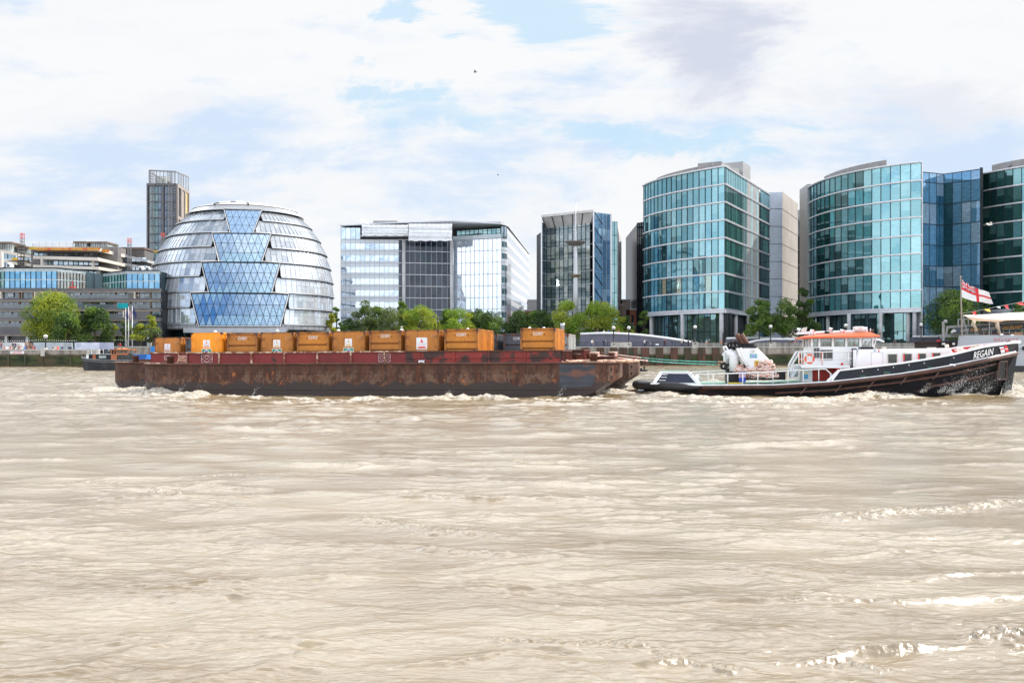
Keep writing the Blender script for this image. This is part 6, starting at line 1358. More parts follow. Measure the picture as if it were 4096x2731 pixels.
for j in range(5): m.tube([(c0-.95+.04*j,1.0+.05*j,zt1+.05+.06*j),(c0-.75,1.0,zt1+.28+.09*j),(c0-.35,.95,zt1+.30+.10*j),(c0-.02,.97,zt1+.22+.11*j)],.028,6)
m.build('rope_coils',rope,t,True)
m=MB(BF.M); x=c1+3.1; m.lathe([(.45,0),(.45,.35),(.85,.38),(.85,.46),(.1,.48)],x,3.4,zt1,14); m.build('hatch_cover',rustd,b1)

# ---------------------------------------------------------------- containers
CP={'ochre':((.42,.150,.016),(.14,.05,.018)),'bright':((.85,.29,.006),(.40,.11,.01)),'amber':((.50,.178,.014),(.16,.055,.018)),'dull':((.46,.16,.02),(.12,.04,.015)),'slate':((.075,.085,.10),(.12,.10,.09)),'pale':((.36,.37,.35),(.14,.09,.06))}
def cmats(k):
    b,r=CP[k]; t=(.54,.66) if k!='bright' else (.72,.82)
    return [MT('cont_'+k,b,rough=.55,var=.2,vs=1.3,c2=r,c2t=t,c2s=2.4,stretch=(1,1,.3)),MT('cont_frame_'+k,tuple(x*.72 for x in b) if k!='bright' else tuple(x*.9 for x in b),rough=.6,var=.2,vs=2,c2=(.13,.045,.02),c2t=(.47,.56) if k!='bright' else (.66,.7),c2s=3.),rustd]
lw=MT('letter_white2',(.68,.68,.68),rough=.6,var=.08)
def container(label,kind,clr,x0,w,y0,ztop,h=2.62,L=6.3,big=False,sticker='o',T=BF,low=True,sidemat=None):
    M=T.M@Matrix.Translation((x0+w/2,y0,ztop-h)); t=thing('waste_container',label,'container',M,'waste containers on the barges'); ms=cmats(clr); B=lambda: MB(M)
    hw=w/2; m=B()
    for x in (-hw,hw-.16):                                          # posts, rails
        for y in (0,L-.16): m.box(x,x+.16,y,y+.16,0,h,1)
    for z in (0,h-.13):
        for y in (0.005,L-.135): m.box(-hw+.16,hw-.16,y,y+.13,z,z+.13,1)
        for x in (-hw+.005,hw-.125): m.box(x,x+.12,.16,L-.16,z,z+.13,1)
    for x in (-hw-.015,hw-.175):
        for z in (-.01,h-.16): m.box(x,x+.19,-.02,.19,z,z+.17,2)
    m.build('corner_frame',ms,t)
    m=B(); m.box(-hw+.13,hw-.13,.15,L-.15,h-.09,h-.04,0); m.build('lid',[ms[1]],t)
    for s_ in (-1,1):                                               # ribbed long sides
        m=B(); x=s_*(hw-.12); m.box(min(x,x+s_*.03),max(x,x+s_*.03),.15,L-.15,.1,h-.1,0); n=15
        for i in range(n):
            y=.3+(L-.6)*i/(n-1); 
            if i in (n-2,): continue
            xo=s_*(hw-.01); a,b=min(x+s_*.03,xo),max(x+s_*.03,xo); m.add([(x+s_*.03,y-.12,.13),(xo,y-.055,.13),(xo,y+.055,.13),(x+s_*.03,y+.12,.13),(x+s_*.03,y-.12,h-.13),(xo,y-.055,h-.13),(xo,y+.055,h-.13),(x+s_*.03,y+.12,h-.13)],[(0,1,5,4),(1,2,6,5),(2,3,7,6),(4,5,6,7),(0,3,2,1)],0)
        for z in (h*.38,h*.62): m.box(min(x,s_*hw),max(x,s_*hw),L-1.15,L-.6,z,z+.18,0)
        m.build('side_wall',ms,t)
    if kind=='rib':
        m=B(); m.box(-hw+.15,hw-.15,.09,.13,.1,h-.1,0)
        for z in (h-.92,h-1.42,h-1.95,.3):
            m.add([(-hw+.17,.09,z-.02),(hw-.17,.09,z-.02),(hw-.17,.02,z+.05),(-hw+.17,.02,z+.05),(hw-.17,.02,z+.34),(-hw+.17,.02,z+.34),(hw-.17,.09,z+.42),(-hw+.17,.09,z+.42)],[(0,1,2,3),(3,2,4,5),(5,4,6,7),(0,3,5,7),(1,6,4,2)],0)
            m.box(-hw+.17,hw-.17,.085,.089,z-.07,z-.015,2)
        ep=m.build('end_panel',ms,t); m=B(); m.text('CORY',(-.36,.075,h-.52),(1,0,0),(0,0,1),.23,0,w=.74); 
        m.build('lettering',lw,ep)
        m=B()
        for x in (-.47,.47): m.disc((x,.075,h-.46),(.045,0,0),(0,0,.045),12)
        if clr=='slate': m2=B(); m2.text('128',(-.30,.012,.72),(1,0,0),(0,0,1),.15,0,w=.55); m2.build('lettering',lw,ep)
        m.build('lifting_eye',rustd,ep)
    else:
        m=B(); m.box(-hw+.10,hw-.10,-.035,.10,.08,h-.10,0); dr=m.build('door',ms,t); m=B()
        for x,s_ in ((-hw+.05,1),(hw-.05,-1)):
            for z in (h-.55,h-1.25,h-1.95,.35):
                m.box(min(x-.06*s_,x+.26*s_),max(x-.06*s_,x+.26*s_),-.075,-.036,z-.02,z+.02,1); m.box(min(x-.06*s_,x+.26*s_),max(x-.06*s_,x+.26*s_),-.075,-.036,z+.09,z+.13,1); m.tube([(x,-.06,z-.05),(x,-.06,z+.16)],.03,6,1)
        m.build('hinge',ms,dr)
        a=.40 if big else .27; zz_=h-(.58 if big else .56)-a*1.1*2 if False else h-.55-(a*2.1)
        wp=MT('sticker_white',(.72,.72,.74),rough=.4,var=.04); lc={'o':(.68,.17,.03),'r':(.68,.07,.06),'p':(.62,.34,.34),'y':(.60,.33,.05)}[sticker]; lm=MT('sticker_'+sticker,lc,rough=.5,var=.05)
        m=B(); m.box(-a,a,-.044,-.0355,zz_,zz_+a*2.1,0); stk=m.build('sticker',wp,dr); m=B(); e=-.047; zc_=zz_+a*1.15
        m.add([(-a*.32,e,zc_+.02),(a*.32,e,zc_+.02),(0,e,zc_+a*.72)],[(0,1,2)]); m.add([(-a*.62,e,zz_+a*.5),(a*.62,e,zz_+a*.5),(a*.78,e,zz_+a*.16),(-a*.78,e,zz_+a*.16)],[(0,1,2,3)]); m.text('WRWA',(-a*.72,e,zc_-a*.42),(1,0,0),(0,0,1),a*.2,0,w=a*1.44); m.build('sticker_emblem',lm,dr)
        m=B(); m.box(-a*.85,a*.85,-.0475,-.0465,zc_-a*.13,zc_-a*.09); m.build('sticker_line',MT('sticker_blue',(.25,.4,.6)),dr)
        # green and blue diamond board below
        c_=.38; zb_=zz_-.10-.62; gr=MT('board_green',(.0,.25,.16),rough=.5,var=.05); bl=MT('board_blue',(.01,.07,.32),rough=.5,var=.05)
        m=B(); m.box(-c_,c_,-.044,-.0355,zb_,zb_+.62,0); m.box(-c_+.03,c_-.03,-.046,-.0441,zb_+.03,zb_+.59,1); z0=zb_+.31; e=-.049
        m.add([(-c_+.03,e,z0),(0,e,z0-.27),(c_-.03,e,z0),(0,e,z0+.27)],[(0,1,2,3)],0); m.add([(-c_*.72,e-.003,z0),(0,e-.003,z0-.2),(c_*.72,e-.003,z0),(0,e-.003,z0+.2)],[(0,1,2,3)],2); m.text('BCORY',(-.2,e-.007,z0-.055),(1,0,0),(0,0,1),.11,0,w=.4); m.build('company_board',[wp,gr if clr!='dull' else wp,bl],dr)
        m=B()
        for i in range(2): m.text('014' ,(hw-.62,-.04,h-.40-i*.11),(1,0,0),(0,0,1),.05,0,w=.12); m.text('WRWA',(hw-.42,-.04,h-.40-i*.11),(1,0,0),(0,0,1),.05,0,w=.2)
        m.build('lettering',MT('faint_letter',(.6,.45,.32)),dr)
    return t
ypx=lambda px,py,y: BF.px(px,py,y)
def place(label,kind,clr,pa,pb,ytop,yl=1.35,**kw):
    a=ypx(pa,ytop,yl); b=ypx(pb,ytop,yl); container(label,kind,clr,a.x,b.x-a.x,yl,a.z,**kw)
place('bright fresh orange container, first of the long row','door','bright',765,889,1331,sticker='o')
place('ribbed ochre container between the bright orange one and the next door end','rib','ochre',907,1029,1332)
place('ochre door-end container with small pale triangle sticker under the left of the dome','door','ochre',1044,1172,1330,sticker='y')
place('ribbed amber container under the right of the dome','rib','amber',1187,1314,1328)
place('ochre door-end container with green board below the dome right edge','door','ochre',1329,1460,1325,sticker='y')
place('ribbed ochre container before the left wing of the white block','rib','ochre',1476,1604,1322)
place('ochre door-end container with the largest red triangle sticker','door','ochre',1620,1755,1320,big=True,sticker='r')
place('ribbed amber container at the right end of the long row, side showing','rib','amber',1777,1912,1316)
place('ochre container standing apart near the barge bow, highest of all','rib','amber',2081,2221,1312)
place('dull orange container with pink sticker at the far left, on the farther barge','door','dull',619,722,1350,yl=10.6,sticker='p')
place('slate grey container half hidden beside the bright orange one','rib','slate',742,842,1352,yl=10.6)
place('dark grey container hidden but for its ribbed right edge','door','slate',1896,1988,1336,yl=10.6,sticker='p')
place('dark slate container with white lettering between the yellow ones','rib','slate',2013,2126,1334,yl=10.6)
place('pale grey-white ribbed container right of the last yellow one','rib','pale',2150,2274,1335,yl=10.6)
# small blue skip and work raft behind the farther barge
def pskip(label,x0,x1,y0,y1,Y,c):
    t=thing('work_skip',label,'skip',P((x0+x1)/2,y1,Y)); m=MB(); a=P(x0,y1,Y);b=P(x1,y0,Y); m.prism([(a.x+.1,a.z),(b.x-.1,a.z),(b.x,b.z),(a.x,b.z)],Y,Y+2.2); 
    m.build('tub',MT(c[0],c[1],rough=.5,var=.1),t); m=MB(); m.box(a.x-.06,b.x+.06,Y-.08,Y+.0,b.z-.12,b.z+.05)
    for i in range(5): x=a.x+(b.x-a.x)*(i+.5)/5; m.box(x-.05,x+.05,Y-.06,Y-.001,a.z,b.z-.1)
    m.build('rim',MT(c[0]+'_d',tuple(q*.7 for q in c[1]),rough=.5),t); return t
pskip('blue work skip behind the black boat, wider one',537,586,1418,1436,125,('blue_tub',(.02,.16,.55))); pskip('upright bright blue sheet bin just left of the dull orange container',604,620,1388,1414,120,('blue_bin',(.01,.25,.75)))
m=MB(); m.box(PX(530,124),PX(640,124),124,130,.6,PZ(1437,124)); m.single('work_pontoon',rustd,'flat dark work pontoon carrying the blue skip','pontoon',(PX(585,125),126,.6))
pr0=P(2590,1487,150); m=MB(); m.box(PX(2553,150),PX(2590,150),150,153,-.2,PZ(1479,150)); m.box(PX(2553,150),PX(2570,150),150.3,152,PZ(1479,150),PZ(1473,150)); m.lathe([(.12,0),(.12,.5),(.18,.55)],PX(2579,150),150.6,PZ(1479,150),8); m.single('mooring_raft',black,'small black mooring raft just right of the farther barge bow','raft',(PX(2575,150),151,0))

# ---------------------------------------------------------------- black moored boat
YBt=162.; tbk=thing('moored_boat','black moored workboat with a varnished wooden wheelhouse','boat',(PX(450,YBt),YBt+2,0))
q=lambda px,py,dy=0: Vector((PX(px,YBt),YBt+dy,PZ(py,YBt)))
hb=[]; xs=[308,314,322,345,420,560,640]; top=[1429,1427,1431,1436,1441,1442,1441]; ins=[2.2,1.3,.6,.15,0,0,.2]; bot=[-.1,-.4,-.6,-.6,-.6,-.6,-.6]
m=MB(); vs=[]
for x,tp,i_,b_ in zip(xs,top,ins,bot): X=PX(x,YBt); z=PZ(tp,YBt); vs+=[(X,YBt+i_,z),(X+.15,YBt+i_+.25,z*.35),(X+.5 if x<330 else X,YBt+i_+.5,b_),(X+.5 if x<330 else X,YBt+5-i_-.5,b_),(X,YBt+5-i_,z)]
fs=[(i*5+j,i*5+j+1,(i+1)*5+j+1,(i+1)*5+j) for i in range(len(xs)-1) for j in range(5-1)]+[(i*5+4,i*5,(i+1)*5,(i+1)*5+4) for i in range(len(xs)-1)]+[(0,1,2,3,4),(34,33,32,31,30)]
m.add(vs,fs); m.build('hull',MT('tarred_hull',(.022,.024,.032),rough=.5,var=.3,vs=1.,c2=(.07,.06,.05),c2t=(.6,.75),c2s=1.),tbk)
m=MB(); m.tube([q(x,tp-.5,i_-.05) for x,tp,i_ in zip(xs,top,ins)],.10,6); m.tube([q(x,tp+7,i_-.02) for x,tp,i_ in zip(xs[2:],top[2:],ins[2:])],.08,6); m.build('rubbing_strake',MT('grey_strake',(.16,.16,.17)),tbk)
m=MB(); m.add([q(311,1444,2.3),q(306,1470,2.3),q(313,1482,2.3),q(325,1482,2.3),q(316,1444,2.3),q(311,1444,2.6),q(306,1470,2.6),q(313,1482,2.6),q(325,1482,2.6),q(316,1444,2.6)],[(0,1,2,3,4),(9,8,7,6,5),(0,5,6,1),(1,6,7,2),(2,7,8,3)]); m.beam(q(284,1470,2.4),q(310,1469,2.4),.08); m.beam(q(290,1470,2.4),q(309,1450,2.4),.05); m.build('rudder',rustd,tbk)
def bx(n_,px0,px1,py0,py1,d0,d1,mt,par): m=MB(); a=q(px0,py1,d0); b=q(px1,py0,d0); m.box(a.x,b.x,YBt+d0,YBt+d1,a.z,b.z); return m.build(n_,mt,par)
bx('cabin',338,438,1417,1442,.7,4.3,black,tbk); bx('cabin_roof',336,440,1415,1417,.5,4.5,MT('canvas_roof',(.5,.5,.47)),tbk); bx('cabin_panel',364,376,1418,1439,.62,.7,MT('orange_wood',(.35,.10,.03),rough=.5),tbk); bx('cabin_window',389,418,1422,1433,.62,.7,MT('cabin_glass',(.35,.42,.42),rough=.15,var=.3),tbk)
bx('signboard',405,442,1397,1416,.9,1.0,MT('chalkboard',(.03,.04,.045),rough=.6,var=.4,vs=1.2,c2=(.3,.33,.35),c2t=(.55,.62),c2s=1.6),tbk)
m=MB(); a=q(403.5,1417,.85); m.box(a.x,a.x+.08,YBt+.85,YBt+1.02,a.z,q(0,1396).z); m.build('sign_post',white_metal,tbk)
wh=MT('varnished_wood',(.36,.11,.035),rough=.35,var=.2,vs=2); m=MB()
for px in (439,450,460,472,490,506): a=q(px,1440,.6); m.box(a.x-.07,a.x+.07,YBt+.6,YBt+.72,a.z if px<461 else q(0,1416).z,q(0,1399).z); m.box(a.x-.07,a.x+.07,YBt+3.9,YBt+4.02,a.z,q(0,1399).z)
a=q(438,1442,.6); b=q(461,1414,.6); m.box(a.x,b.x,YBt+.62,YBt+.70,a.z,b.z-.1); a=q(461,1419,.6); b=q(507,1413,.6); m.box(a.x,b.x,YBt+.62,YBt+.70,a.z,b.z)
m.build('wheelhouse',wh,tbk); bx('wheelhouse_roof',437,509,1396,1399.5,.3,4.4,wh,tbk)
m=MB()
for x in (PX(440,YBt),): m.prism([(q(440,1415).x,q(0,1413).z),(q(505,1413).x,q(0,1413).z),(q(505,1413).x,q(0,1400).z),(q(440,1413).x,q(0,1400).z)],YBt+2.6,YBt+2.65)
m.build('wheelhouse_window',MT('cabin_glass',(.3,.35,.35)),tbk)
m=MB(); m.tube([q(458,1397,1),q(470,1396,1.5),q(485,1394.5,1),q(497,1396,1.4),q(480,1395.5,2)],.16,6); m.build('roof_fender',MT('orange_float',(.6,.25,.1)),tbk)
m=MB(); n=10; vs=[]
for i in range(n+1): a_=math.pi*i/n; vs+=[(q(497,0).x-math.cos(a_)*1.95,YBt+.7,q(0,1437).z+math.sin(a_)*1.15),(q(497,0).x-math.cos(a_)*1.95,YBt+4.3,q(0,1437).z+math.sin(a_)*1.15)]
m.add(vs,[(2*i,2*i+1,2*i+3,2*i+2) for i in range(n)]+[tuple(range(0,2*n+2,2)),tuple(range(2*n+1,0,-2))]); m.build('tarpaulin_cover',MT('tarp',(.03,.033,.033),rough=.5,var=.4,vs=1.5,bump=.5,bs=1.5),tbk)
m=MB()
for px in (341,356,378,389): m.beam(q(px,1417,1),q(px,1401,1),.06)
m.beam(q(341,1404,1),q(389,1404,1),.04); m.beam(q(341,1410,1),q(389,1410,1),.04); m.tube([q(345,1419,.5),q(345,1437,.5)],.22,8); m.build('guard_rail',white_metal,tbk)
# ---------------------------------------------------------------- tug
TF=Frame(PX(3200,66.5),66.5,0,TH,0); BM=7.6
tug=thing('tugboat','black and white tugboat with orange wheelhouse roof towing the barges','tugboat',TF.M)
INS=([2545,2552,2566,2590,2627,2700,2806,3300,3700,3800,3905,3980,4030,4056,4068],[3.8,3.0,2.3,1.6,1.05,.4,0,0,0,.12,.75,1.6,2.6,3.3,3.78])
ins=lambda px: float(np.interp(px,*INS))
DK=([2545,2566,2627,2806,3100,3310,3440,3600,3781,3905,4048,4070],[1529,1531,1535,1540,1537.6,1526,1512,1493,1464.5,1438.6,1407.6,1403])
BW=([3312,3342,3424,3600,3677,3808,3925,4036,4068],[1524,1483,1476,1455,1444,1420,1390,1373,1371])
dk=lambda px: TF.px(px,float(np.interp(px,*DK)),ins(px)); bwk=lambda px: TF.px(px,float(np.interp(px,*BW)),ins(px))
pxs=[2545,2552,2566,2590,2627,2700,2806,2900,3000,3100,3200,3310,3400,3500,3600,3700,3800,3870,3930,3980,4020,4048,4060,4068]
mir=lambda v: Vector((v.x,BM-v.y,v.z))
m=MB(TF.M); rows=[]
for px in pxs:
    d=dk(px); c=3.8-d.y
    sx=0 if 2700<px<3900 else (.9*max(0,(2700-px)/155) if px<2700 else -1.3*max(0,(px-3900)/168)**1.3)
    f=min(1,max(0,(px-3700)/368)); fl=.25+f*1.0
    wl=Vector((d.x+sx,min(3.8,d.y+fl*(.6 if c>1 else c*.5)),-.1)); kb=Vector((d.x+sx*1.2,min(3.8,d.y+fl+.5),-1.2)); md=(d+wl)/2+Vector((0,.02,0))
    rows.append([d,md,wl,kb])
vs=[]
for r in rows: vs+=r+[mir(v) for v in reversed(r)]
q=8; fs=[(i*q+j,i*q+j+1,(i+1)*q+j+1,(i+1)*q+j) for i in range(len(rows)-1) for j in range(7)]; fs+=[tuple(range(7,-1,-1)),tuple((len(rows)-1)*q+j for j in range(8))]
m.add(vs,fs); m.build('hull',MT('tug_hull',(.007,.007,.009),spec=.12,rough=.55,var=.35,vs=.9,c2=(.065,.03,.022),c2t=(.56,.72),c2s=.8,stretch=(.5,1,1.6),bump=.3,bs=1.5),tug,True)
rusty=MT('strake_rust',(.070,.030,.022),rough=.55,var=.3,vs=2.)
m=MB(TF.M); L=[dk(px)+Vector((0,-.06,-.17)) for px in pxs[6:]]; rad=[.17]*len(L); rad[-1]=.12; m.tube(L,rad,8); m.tube([mir(v) for v in L],rad,8); m.build('rubbing_strake',rusty,tug,True)
m=MB(TF.M)
for k,(z0,a) in enumerate(((-.62,9),(-1.25,15))):
    L=[]; 
    for px in pxs[a:-3]:
        d=dk(px); f=min(1,max(0,(px-3700)/368)); t_=min(1,-z0/(d.z+.1)); wl=rows[pxs.index(px)][2]; p=d+(wl-d)*t_; L.append(p+Vector((0,-.05,0)))
    if len(L)>2: m.tube(L,.075,6)
for px in (3210,3350,3480,3610,3740): 
    d=dk(px); m.beam(d+Vector((.25,-.04,-.3)),d+Vector((-.15,.02,-.8)),.12,.1)
m.build('lower_strake',rusty,tug)
m=MB(TF.M); L=[dk(px)+Vector((0,-.10,-.02)) for px in pxs[5:-1]]; m.tube(L,.055,6); m.tube([mir(v) for v in L],.055,6); m.build('deck_edge',white,tug,True)
m=MB(TF.M); L=[dk(px)+Vector((.0,-.03,-.17)) for px in pxs[:7]]; L=[mir(v) for v in reversed(L)]+L[1:]; m.tube(L,[.10]+[.33]*(len(L)-2)+[.10],10); m.build('stern_fender',blackr,tug,True)
# deck
m=MB(TF.M)
for a,b in zip(pxs[:-1],pxs[1:]): A,Bv=dk(a),dk(b); m.add([A,Bv,mir(Bv),mir(A)],[(0,1,2,3)],0 if a<3390 else 1)
m.build('deck',[MT('green_deck',(.10,.24,.17),rough=.6,var=.12,vs=1.,c2=(.22,.34,.27),c2t=(.5,.7),c2s=.7),MT('red_deck',(.30,.03,.025),rough=.6)],tug)
# bulwark with white cap
bpx=[3312,3342,3400,3500,3600,3700,3800,3870,3930,3980,4020,4048,4060,4068]; m=MB(TF.M); vs=[]; vi=[]
for px in bpx: d=dk(px); b=bwk(px); b.x=d.x+(.0 if px>3342 else .25); fl=.25*max(0,(px-3700)/368); b.y=max(b.y-fl,-.3); vs+=[d+Vector((0,0,.02)),b]; vi+=[d+Vector((0,.12,.02)),b+Vector((0,.12,0))]
n=len(bpx); f1=[(2*i,2*i+2,2*i+3,2*i+1) for i in range(n-1)]; m.add(vs,f1,0); m.add([mir(v) for v in vs],f1,0); m.build('bulwark',MT('gunmetal_paint',(.018,.021,.030),spec=.25,rough=.45,var=.2,vs=.8,stretch=(1,1,.3)),tug)
m=MB(TF.M); m.add(vi,f1,0); m.add([mir(v) for v in vi],f1,0); m.build('bulwark_lining',MT('red_lining',(.50,.018,.015),rough=.5,var=.1),tug)
cap=[v+Vector((0,.04,.04)) for v in vs[1::2]]; m=MB(TF.M)
for s_ in (0,1):
    Lc=[mir(v) for v in cap] if s_ else cap
    for a,b in zip(Lc[:-1],Lc[1:]): m.beam(a,b,.24,.12)
    a=mir(vs[0]) if s_ else vs[0]; m.beam(a+Vector((-.05,0,0)),Lc[1],.13,.16)
e=cap[-1]; m.beam(e+Vector((-.5,0,.02)),e+Vector((.12,0,.02)),.5,.22); m.build('cap_rail',white,tug)
m=MB(TF.M); s0=dk(4066); m.prism([(s0.x-.55,s0.z+.72),(s0.x+.02,s0.z+.72),(s0.x+.10,s0.z+.2),(s0.x-.05,s0.z-.6),(s0.x-.55,-.6),(s0.x-.95,-.5)],3.55,4.05); m.build('stem_fender',blackr,tug)
# bow plate opening, freeing ports, flag on the bow
m=MB(TF.M)
def onbulw(px,py,o=.03): return TF.px(px,py,ins(px)-o-.25*max(0,(px-3700)/368))
for a,b in ((3440,1507),(3535,1493)): 
    p0=onbulw(a,b); m.box(p0.x,p0.x+.42,-.02,.02,p0.z-.06,p0.z+.14,0); m.box(p0.x,p0.x+.42,-.025,.02,p0.z-.1,p0.z-.05,1)
for a,b in ((3624,1487),(3711,1472)): p0=onbulw(a,b); m.box(p0.x,p0.x+.36,-.04,.02,p0.z-.06,p0.z+.1,0); m.box(p0.x,p0.x+.36,-.045,.02,p0.z-.1,p0.z-.05,1)
p0=onbulw(3799,1462); m.box(p0.x,p0.x+.36,p0.y-.02,p0.y+.02,p0.z-.04,p0.z+.12,2); m.build('freeing_port',[MT('port_green',(.02,.07,.05)),MT('port_red',(.4,.1,.08)),white],tug)
m=MB(TF.M); 
def quadpx(m,pts,o,k): m.add([onbulw(a,b,o) for a,b in pts],[(0,1,2,3)],k)
quadpx(m,[(3997,1388),(4014,1386),(4020,1409),(4005,1412)],.05,0); quadpx(m,[(4016,1384),(4028,1381),(4035,1405),(4024,1408)],.05,1)
for (a,b,c_,d_) in ((3999,1394,4016,1391),(4002,1401,4018,1398)): m.beam(onbulw(a,b,.08),onbulw(c_,d_,.08),.03,.03,0,up=(0,1,0)); 
m.beam(onbulw(4001,1398,.08),onbulw(4017,1395,.08),.05,.05,1,up=(0,1,0)); m.beam(onbulw(4019,1397,.08),onbulw(4031,1394,.08),.04,.04,0,up=(0,1,0))
m.build('bow_emblem',[fr_white,fr_red],tug)
pts=[(3998,1447),(4029,1445),(4024,1516),(3988,1518)]; m=MB(TF.M); m.add([TF.px(a,b,ins(a)-.06 if b<1480 else ins(a)+.16) for a,b in pts],[(0,1,2,3)]); P4=[TF.px(a,b,ins(a)-.1 if b<1480 else ins(a)+.12) for a,b in pts]
m.build('anchor_pocket',black,tug); m=MB(TF.M)
for i in range(4): m.beam(P4[i],P4[(i+1)%4],.09)
m.build('pocket_frame',rusty,tug)
m=MB(TF.M); a=onbulw(3896,1437,.02); b=onbulw(3973,1420,.02); u=(b-a); h_=.5; m.text('REGAIN',onbulw(3894,1436,.05),u,(.12,0,1),.50,0,w=u.length); m.build('name_lettering',MT('name_white',(.8,.8,.78),rough=.5,var=0),tug)
for px,py in ((3450,1484),(3512,1478),(3574,1468),(3636,1460),(3697,1452),(3815,1431)): m=MB(TF.M); m.sphere(onbulw(px,py,.02),.045,6,4); m.build('bulwark_bolt',white_metal,tug)
# stern hatch house
F_=lambda px,py,y: TF.px(px,py,y)
m=MB(TF.M); z1=F_(2700,1489,1.2).z; xa,xb=F_(2612,1525,.9).x,F_(2795,1532,.9).x; ta,tb_=F_(2643,1490,1.3).x,F_(2758,1489,1.3).x; zb_=F_(2700,1533,.9).z
bt=[(xa,.8,zb_),(xb,.6,zb_),(xb,7.0,zb_),(xa,6.8,zb_)]; tp=[(ta,1.5,z1),(tb_,1.3,z1),(tb_,6.3,z1),(ta,6.1,z1)]
m.add(bt+tp,[(0,1,5,4),(1,2,6,5),(2,3,7,6),(3,0,4,7),(4,5,6,7)],0); m.build('stern_house',white,tug)
m=MB(TF.M); A=np.array(bt[0]);B_=np.array(bt[1]);C_=np.array(tp[1]);D_=np.array(tp[0]); pt=lambda u,v: Vector((A*(1-u)+B_*u)*(1-v)+(D_*(1-u)+C_*u)*v)+Vector((0,-.02,0))
m.add([pt(.06,.08),pt(.94,.06),pt(.90,.88),pt(.10,.88)],[(0,1,2,3)],0); m.build('stern_house_side',MT('navy_panel',(.020,.024,.045),rough=.2,var=.3),tug)
m=MB(TF.M); 
for v in (.28,.55,.8): m.beam(pt(.1,v)-Vector((0,.03,0)),pt(.26,v)-Vector((0,.03,0)),.04,.05)
m.beam(pt(0,0),pt(0,1),.12); m.beam(pt(1,0),pt(1,1),.12); m.beam(pt(0,1),pt(1,1),.1); m.beam(pt(-.05,-.02),pt(1.05,-.02),.12); m.build('stern_house_frame',white,tug)
m=MB(TF.M); m.box(ta+.1,tb_-.1,1.6,6.1,z1,z1+.03); m.build('stern_house_roof',MT('green_deck',(0,0,0)),tug)
m=MB(TF.M); x=F_(2790,1510,1.8).x; m.lathe([(.2,0),(.2,.62),(.1,.7)],x,2.2,F_(2790,1532,2).z-.1,10); m.build('deck_vent',white,tug)
# railings
def rail(pts,r=.035,posts=None,z0=None,y=None): 
    m=MB(TF.M); L=[F_(a,b,c) for a,b,c in pts]; m.tube(L,r,6)
    for a,b,c in posts or []: p=F_(a,b,c); 
    return m
m=MB(TF.M); top=[(2766,1497,.15),(2905,1494,.15),(3030,1490,.15),(3200,1480.5,.15),(3285,1476,.15),(3303,1476,.15),(3328,1499,.15)]; L=[F_(*p) for p in top]; m.tube(L,.04,6)
for px in (2852,2911,2971,3031,3092,3152,3213,3275,3322): 
    y_=float(np.interp(px,[p[0] for p in top],[p[1] for p in top])); a=F_(px,y_,.15); d=dk(px); m.tube([a,(a.x,.15,d.z)],.032,6)
m.build('side_railing',white,tug,True)
m=MB(TF.M); L=[F_(2766,1488,6.6),F_(2900,1481,7.2),F_(3100,1475,7.3),F_(3200,1470,7.3)]; m.tube(L,.03,6)
for v in L+[(L[0]+L[1])/2,(L[1]+L[2])/2]: m.tube([v,(v.x,v.y,.8)],.028,6)
m.build('far_railing',white,tug)
# funnel
zf=F_(3000,1391,2.2).z; fb=F_(3060,1484,1.9).z-.2; fy0,fy1=1.6,5.2
xTL,xTR,xR1,xR2,xL=F_(2944,1391,fy0).x,F_(3029,1390,fy0).x,F_(3101,1461,fy0).x,F_(3102,1485,fy0).x,F_(2990,1470,fy0).x
m=MB(TF.M); zr1=F_(3101,1461,fy0).z; m.prism([(xL,fb),(xR2,fb),(xR1,zr1),(xTR,zf),(xTL,zf),(xL-.1,F_(2985,1460,fy0).z)],fy0,fy1); fun=m.build('funnel',white,tug,bevel=.05)
m=MB(TF.M); m.box(xTL-.25,xTR-.05,fy0-.05,fy1+.05,zf,zf+.11); m.build('funnel_top',black,fun)
for a in (2955,2974):
    p0=F_(a+24,1389,2.6 if a>2965 else 3.6); m=MB(TF.M); d=Vector((-.62,0,1.)).normalized(); m.tube([p0,p0+d*.5,p0+d*1.15],[.17,.19,.2],12,cap=False); m.tube([p0+d*1.15,p0+d*.6],[.18,.18],12,1); m.disc(p0+d*1.0,(.14,0,.1),(0,.17,0),12,1)
    m.lathe([(.36,0),(.36,.25)],p0.x,p0.y,zf+.08,12,1); m.build('exhaust_pipe',[MT('exhaust_rust',(.12,.05,.03),rough=.6,var=.3,vs=3),black],fun)
fpt=lambda px,py,o=.02: F_(px,py,fy0-o)
m=MB(TF.M); a=fpt(2993,1439); b=fpt(3035,1411); m.box(a.x,b.x,fy0-.02,fy0,a.z,b.z,0); m.build('company_board_frame',white,fun)
m=MB(TF.M); a=fpt(2999,1431.5); b=fpt(3028,1415.5); cx_,cz_=(a.x+b.x)/2,(a.z+b.z)/2; m.box(a.x,b.x,fy0-.032,fy0-.021,a.z,b.z,0); w_,h_=(b.x-a.x)/2,(b.z-a.z)/2; e=fy0-.036
m.add([(cx_-w_,e,cz_),(cx_,e,cz_-h_*.98),(cx_+w_,e,cz_),(cx_,e,cz_+h_*.98)],[(0,1,2,3)],1); m.add([(cx_-w_*.8,e-.004,cz_),(cx_,e-.004,cz_-h_*.8),(cx_+w_*.8,e-.004,cz_),(cx_,e-.004,cz_+h_*.8)],[(0,1,2,3)],2); m.text('BCORY',(cx_-w_*.5,e-.01,cz_-h_*.18),(1,0,0),(0,0,1),.1,1,w=w_)
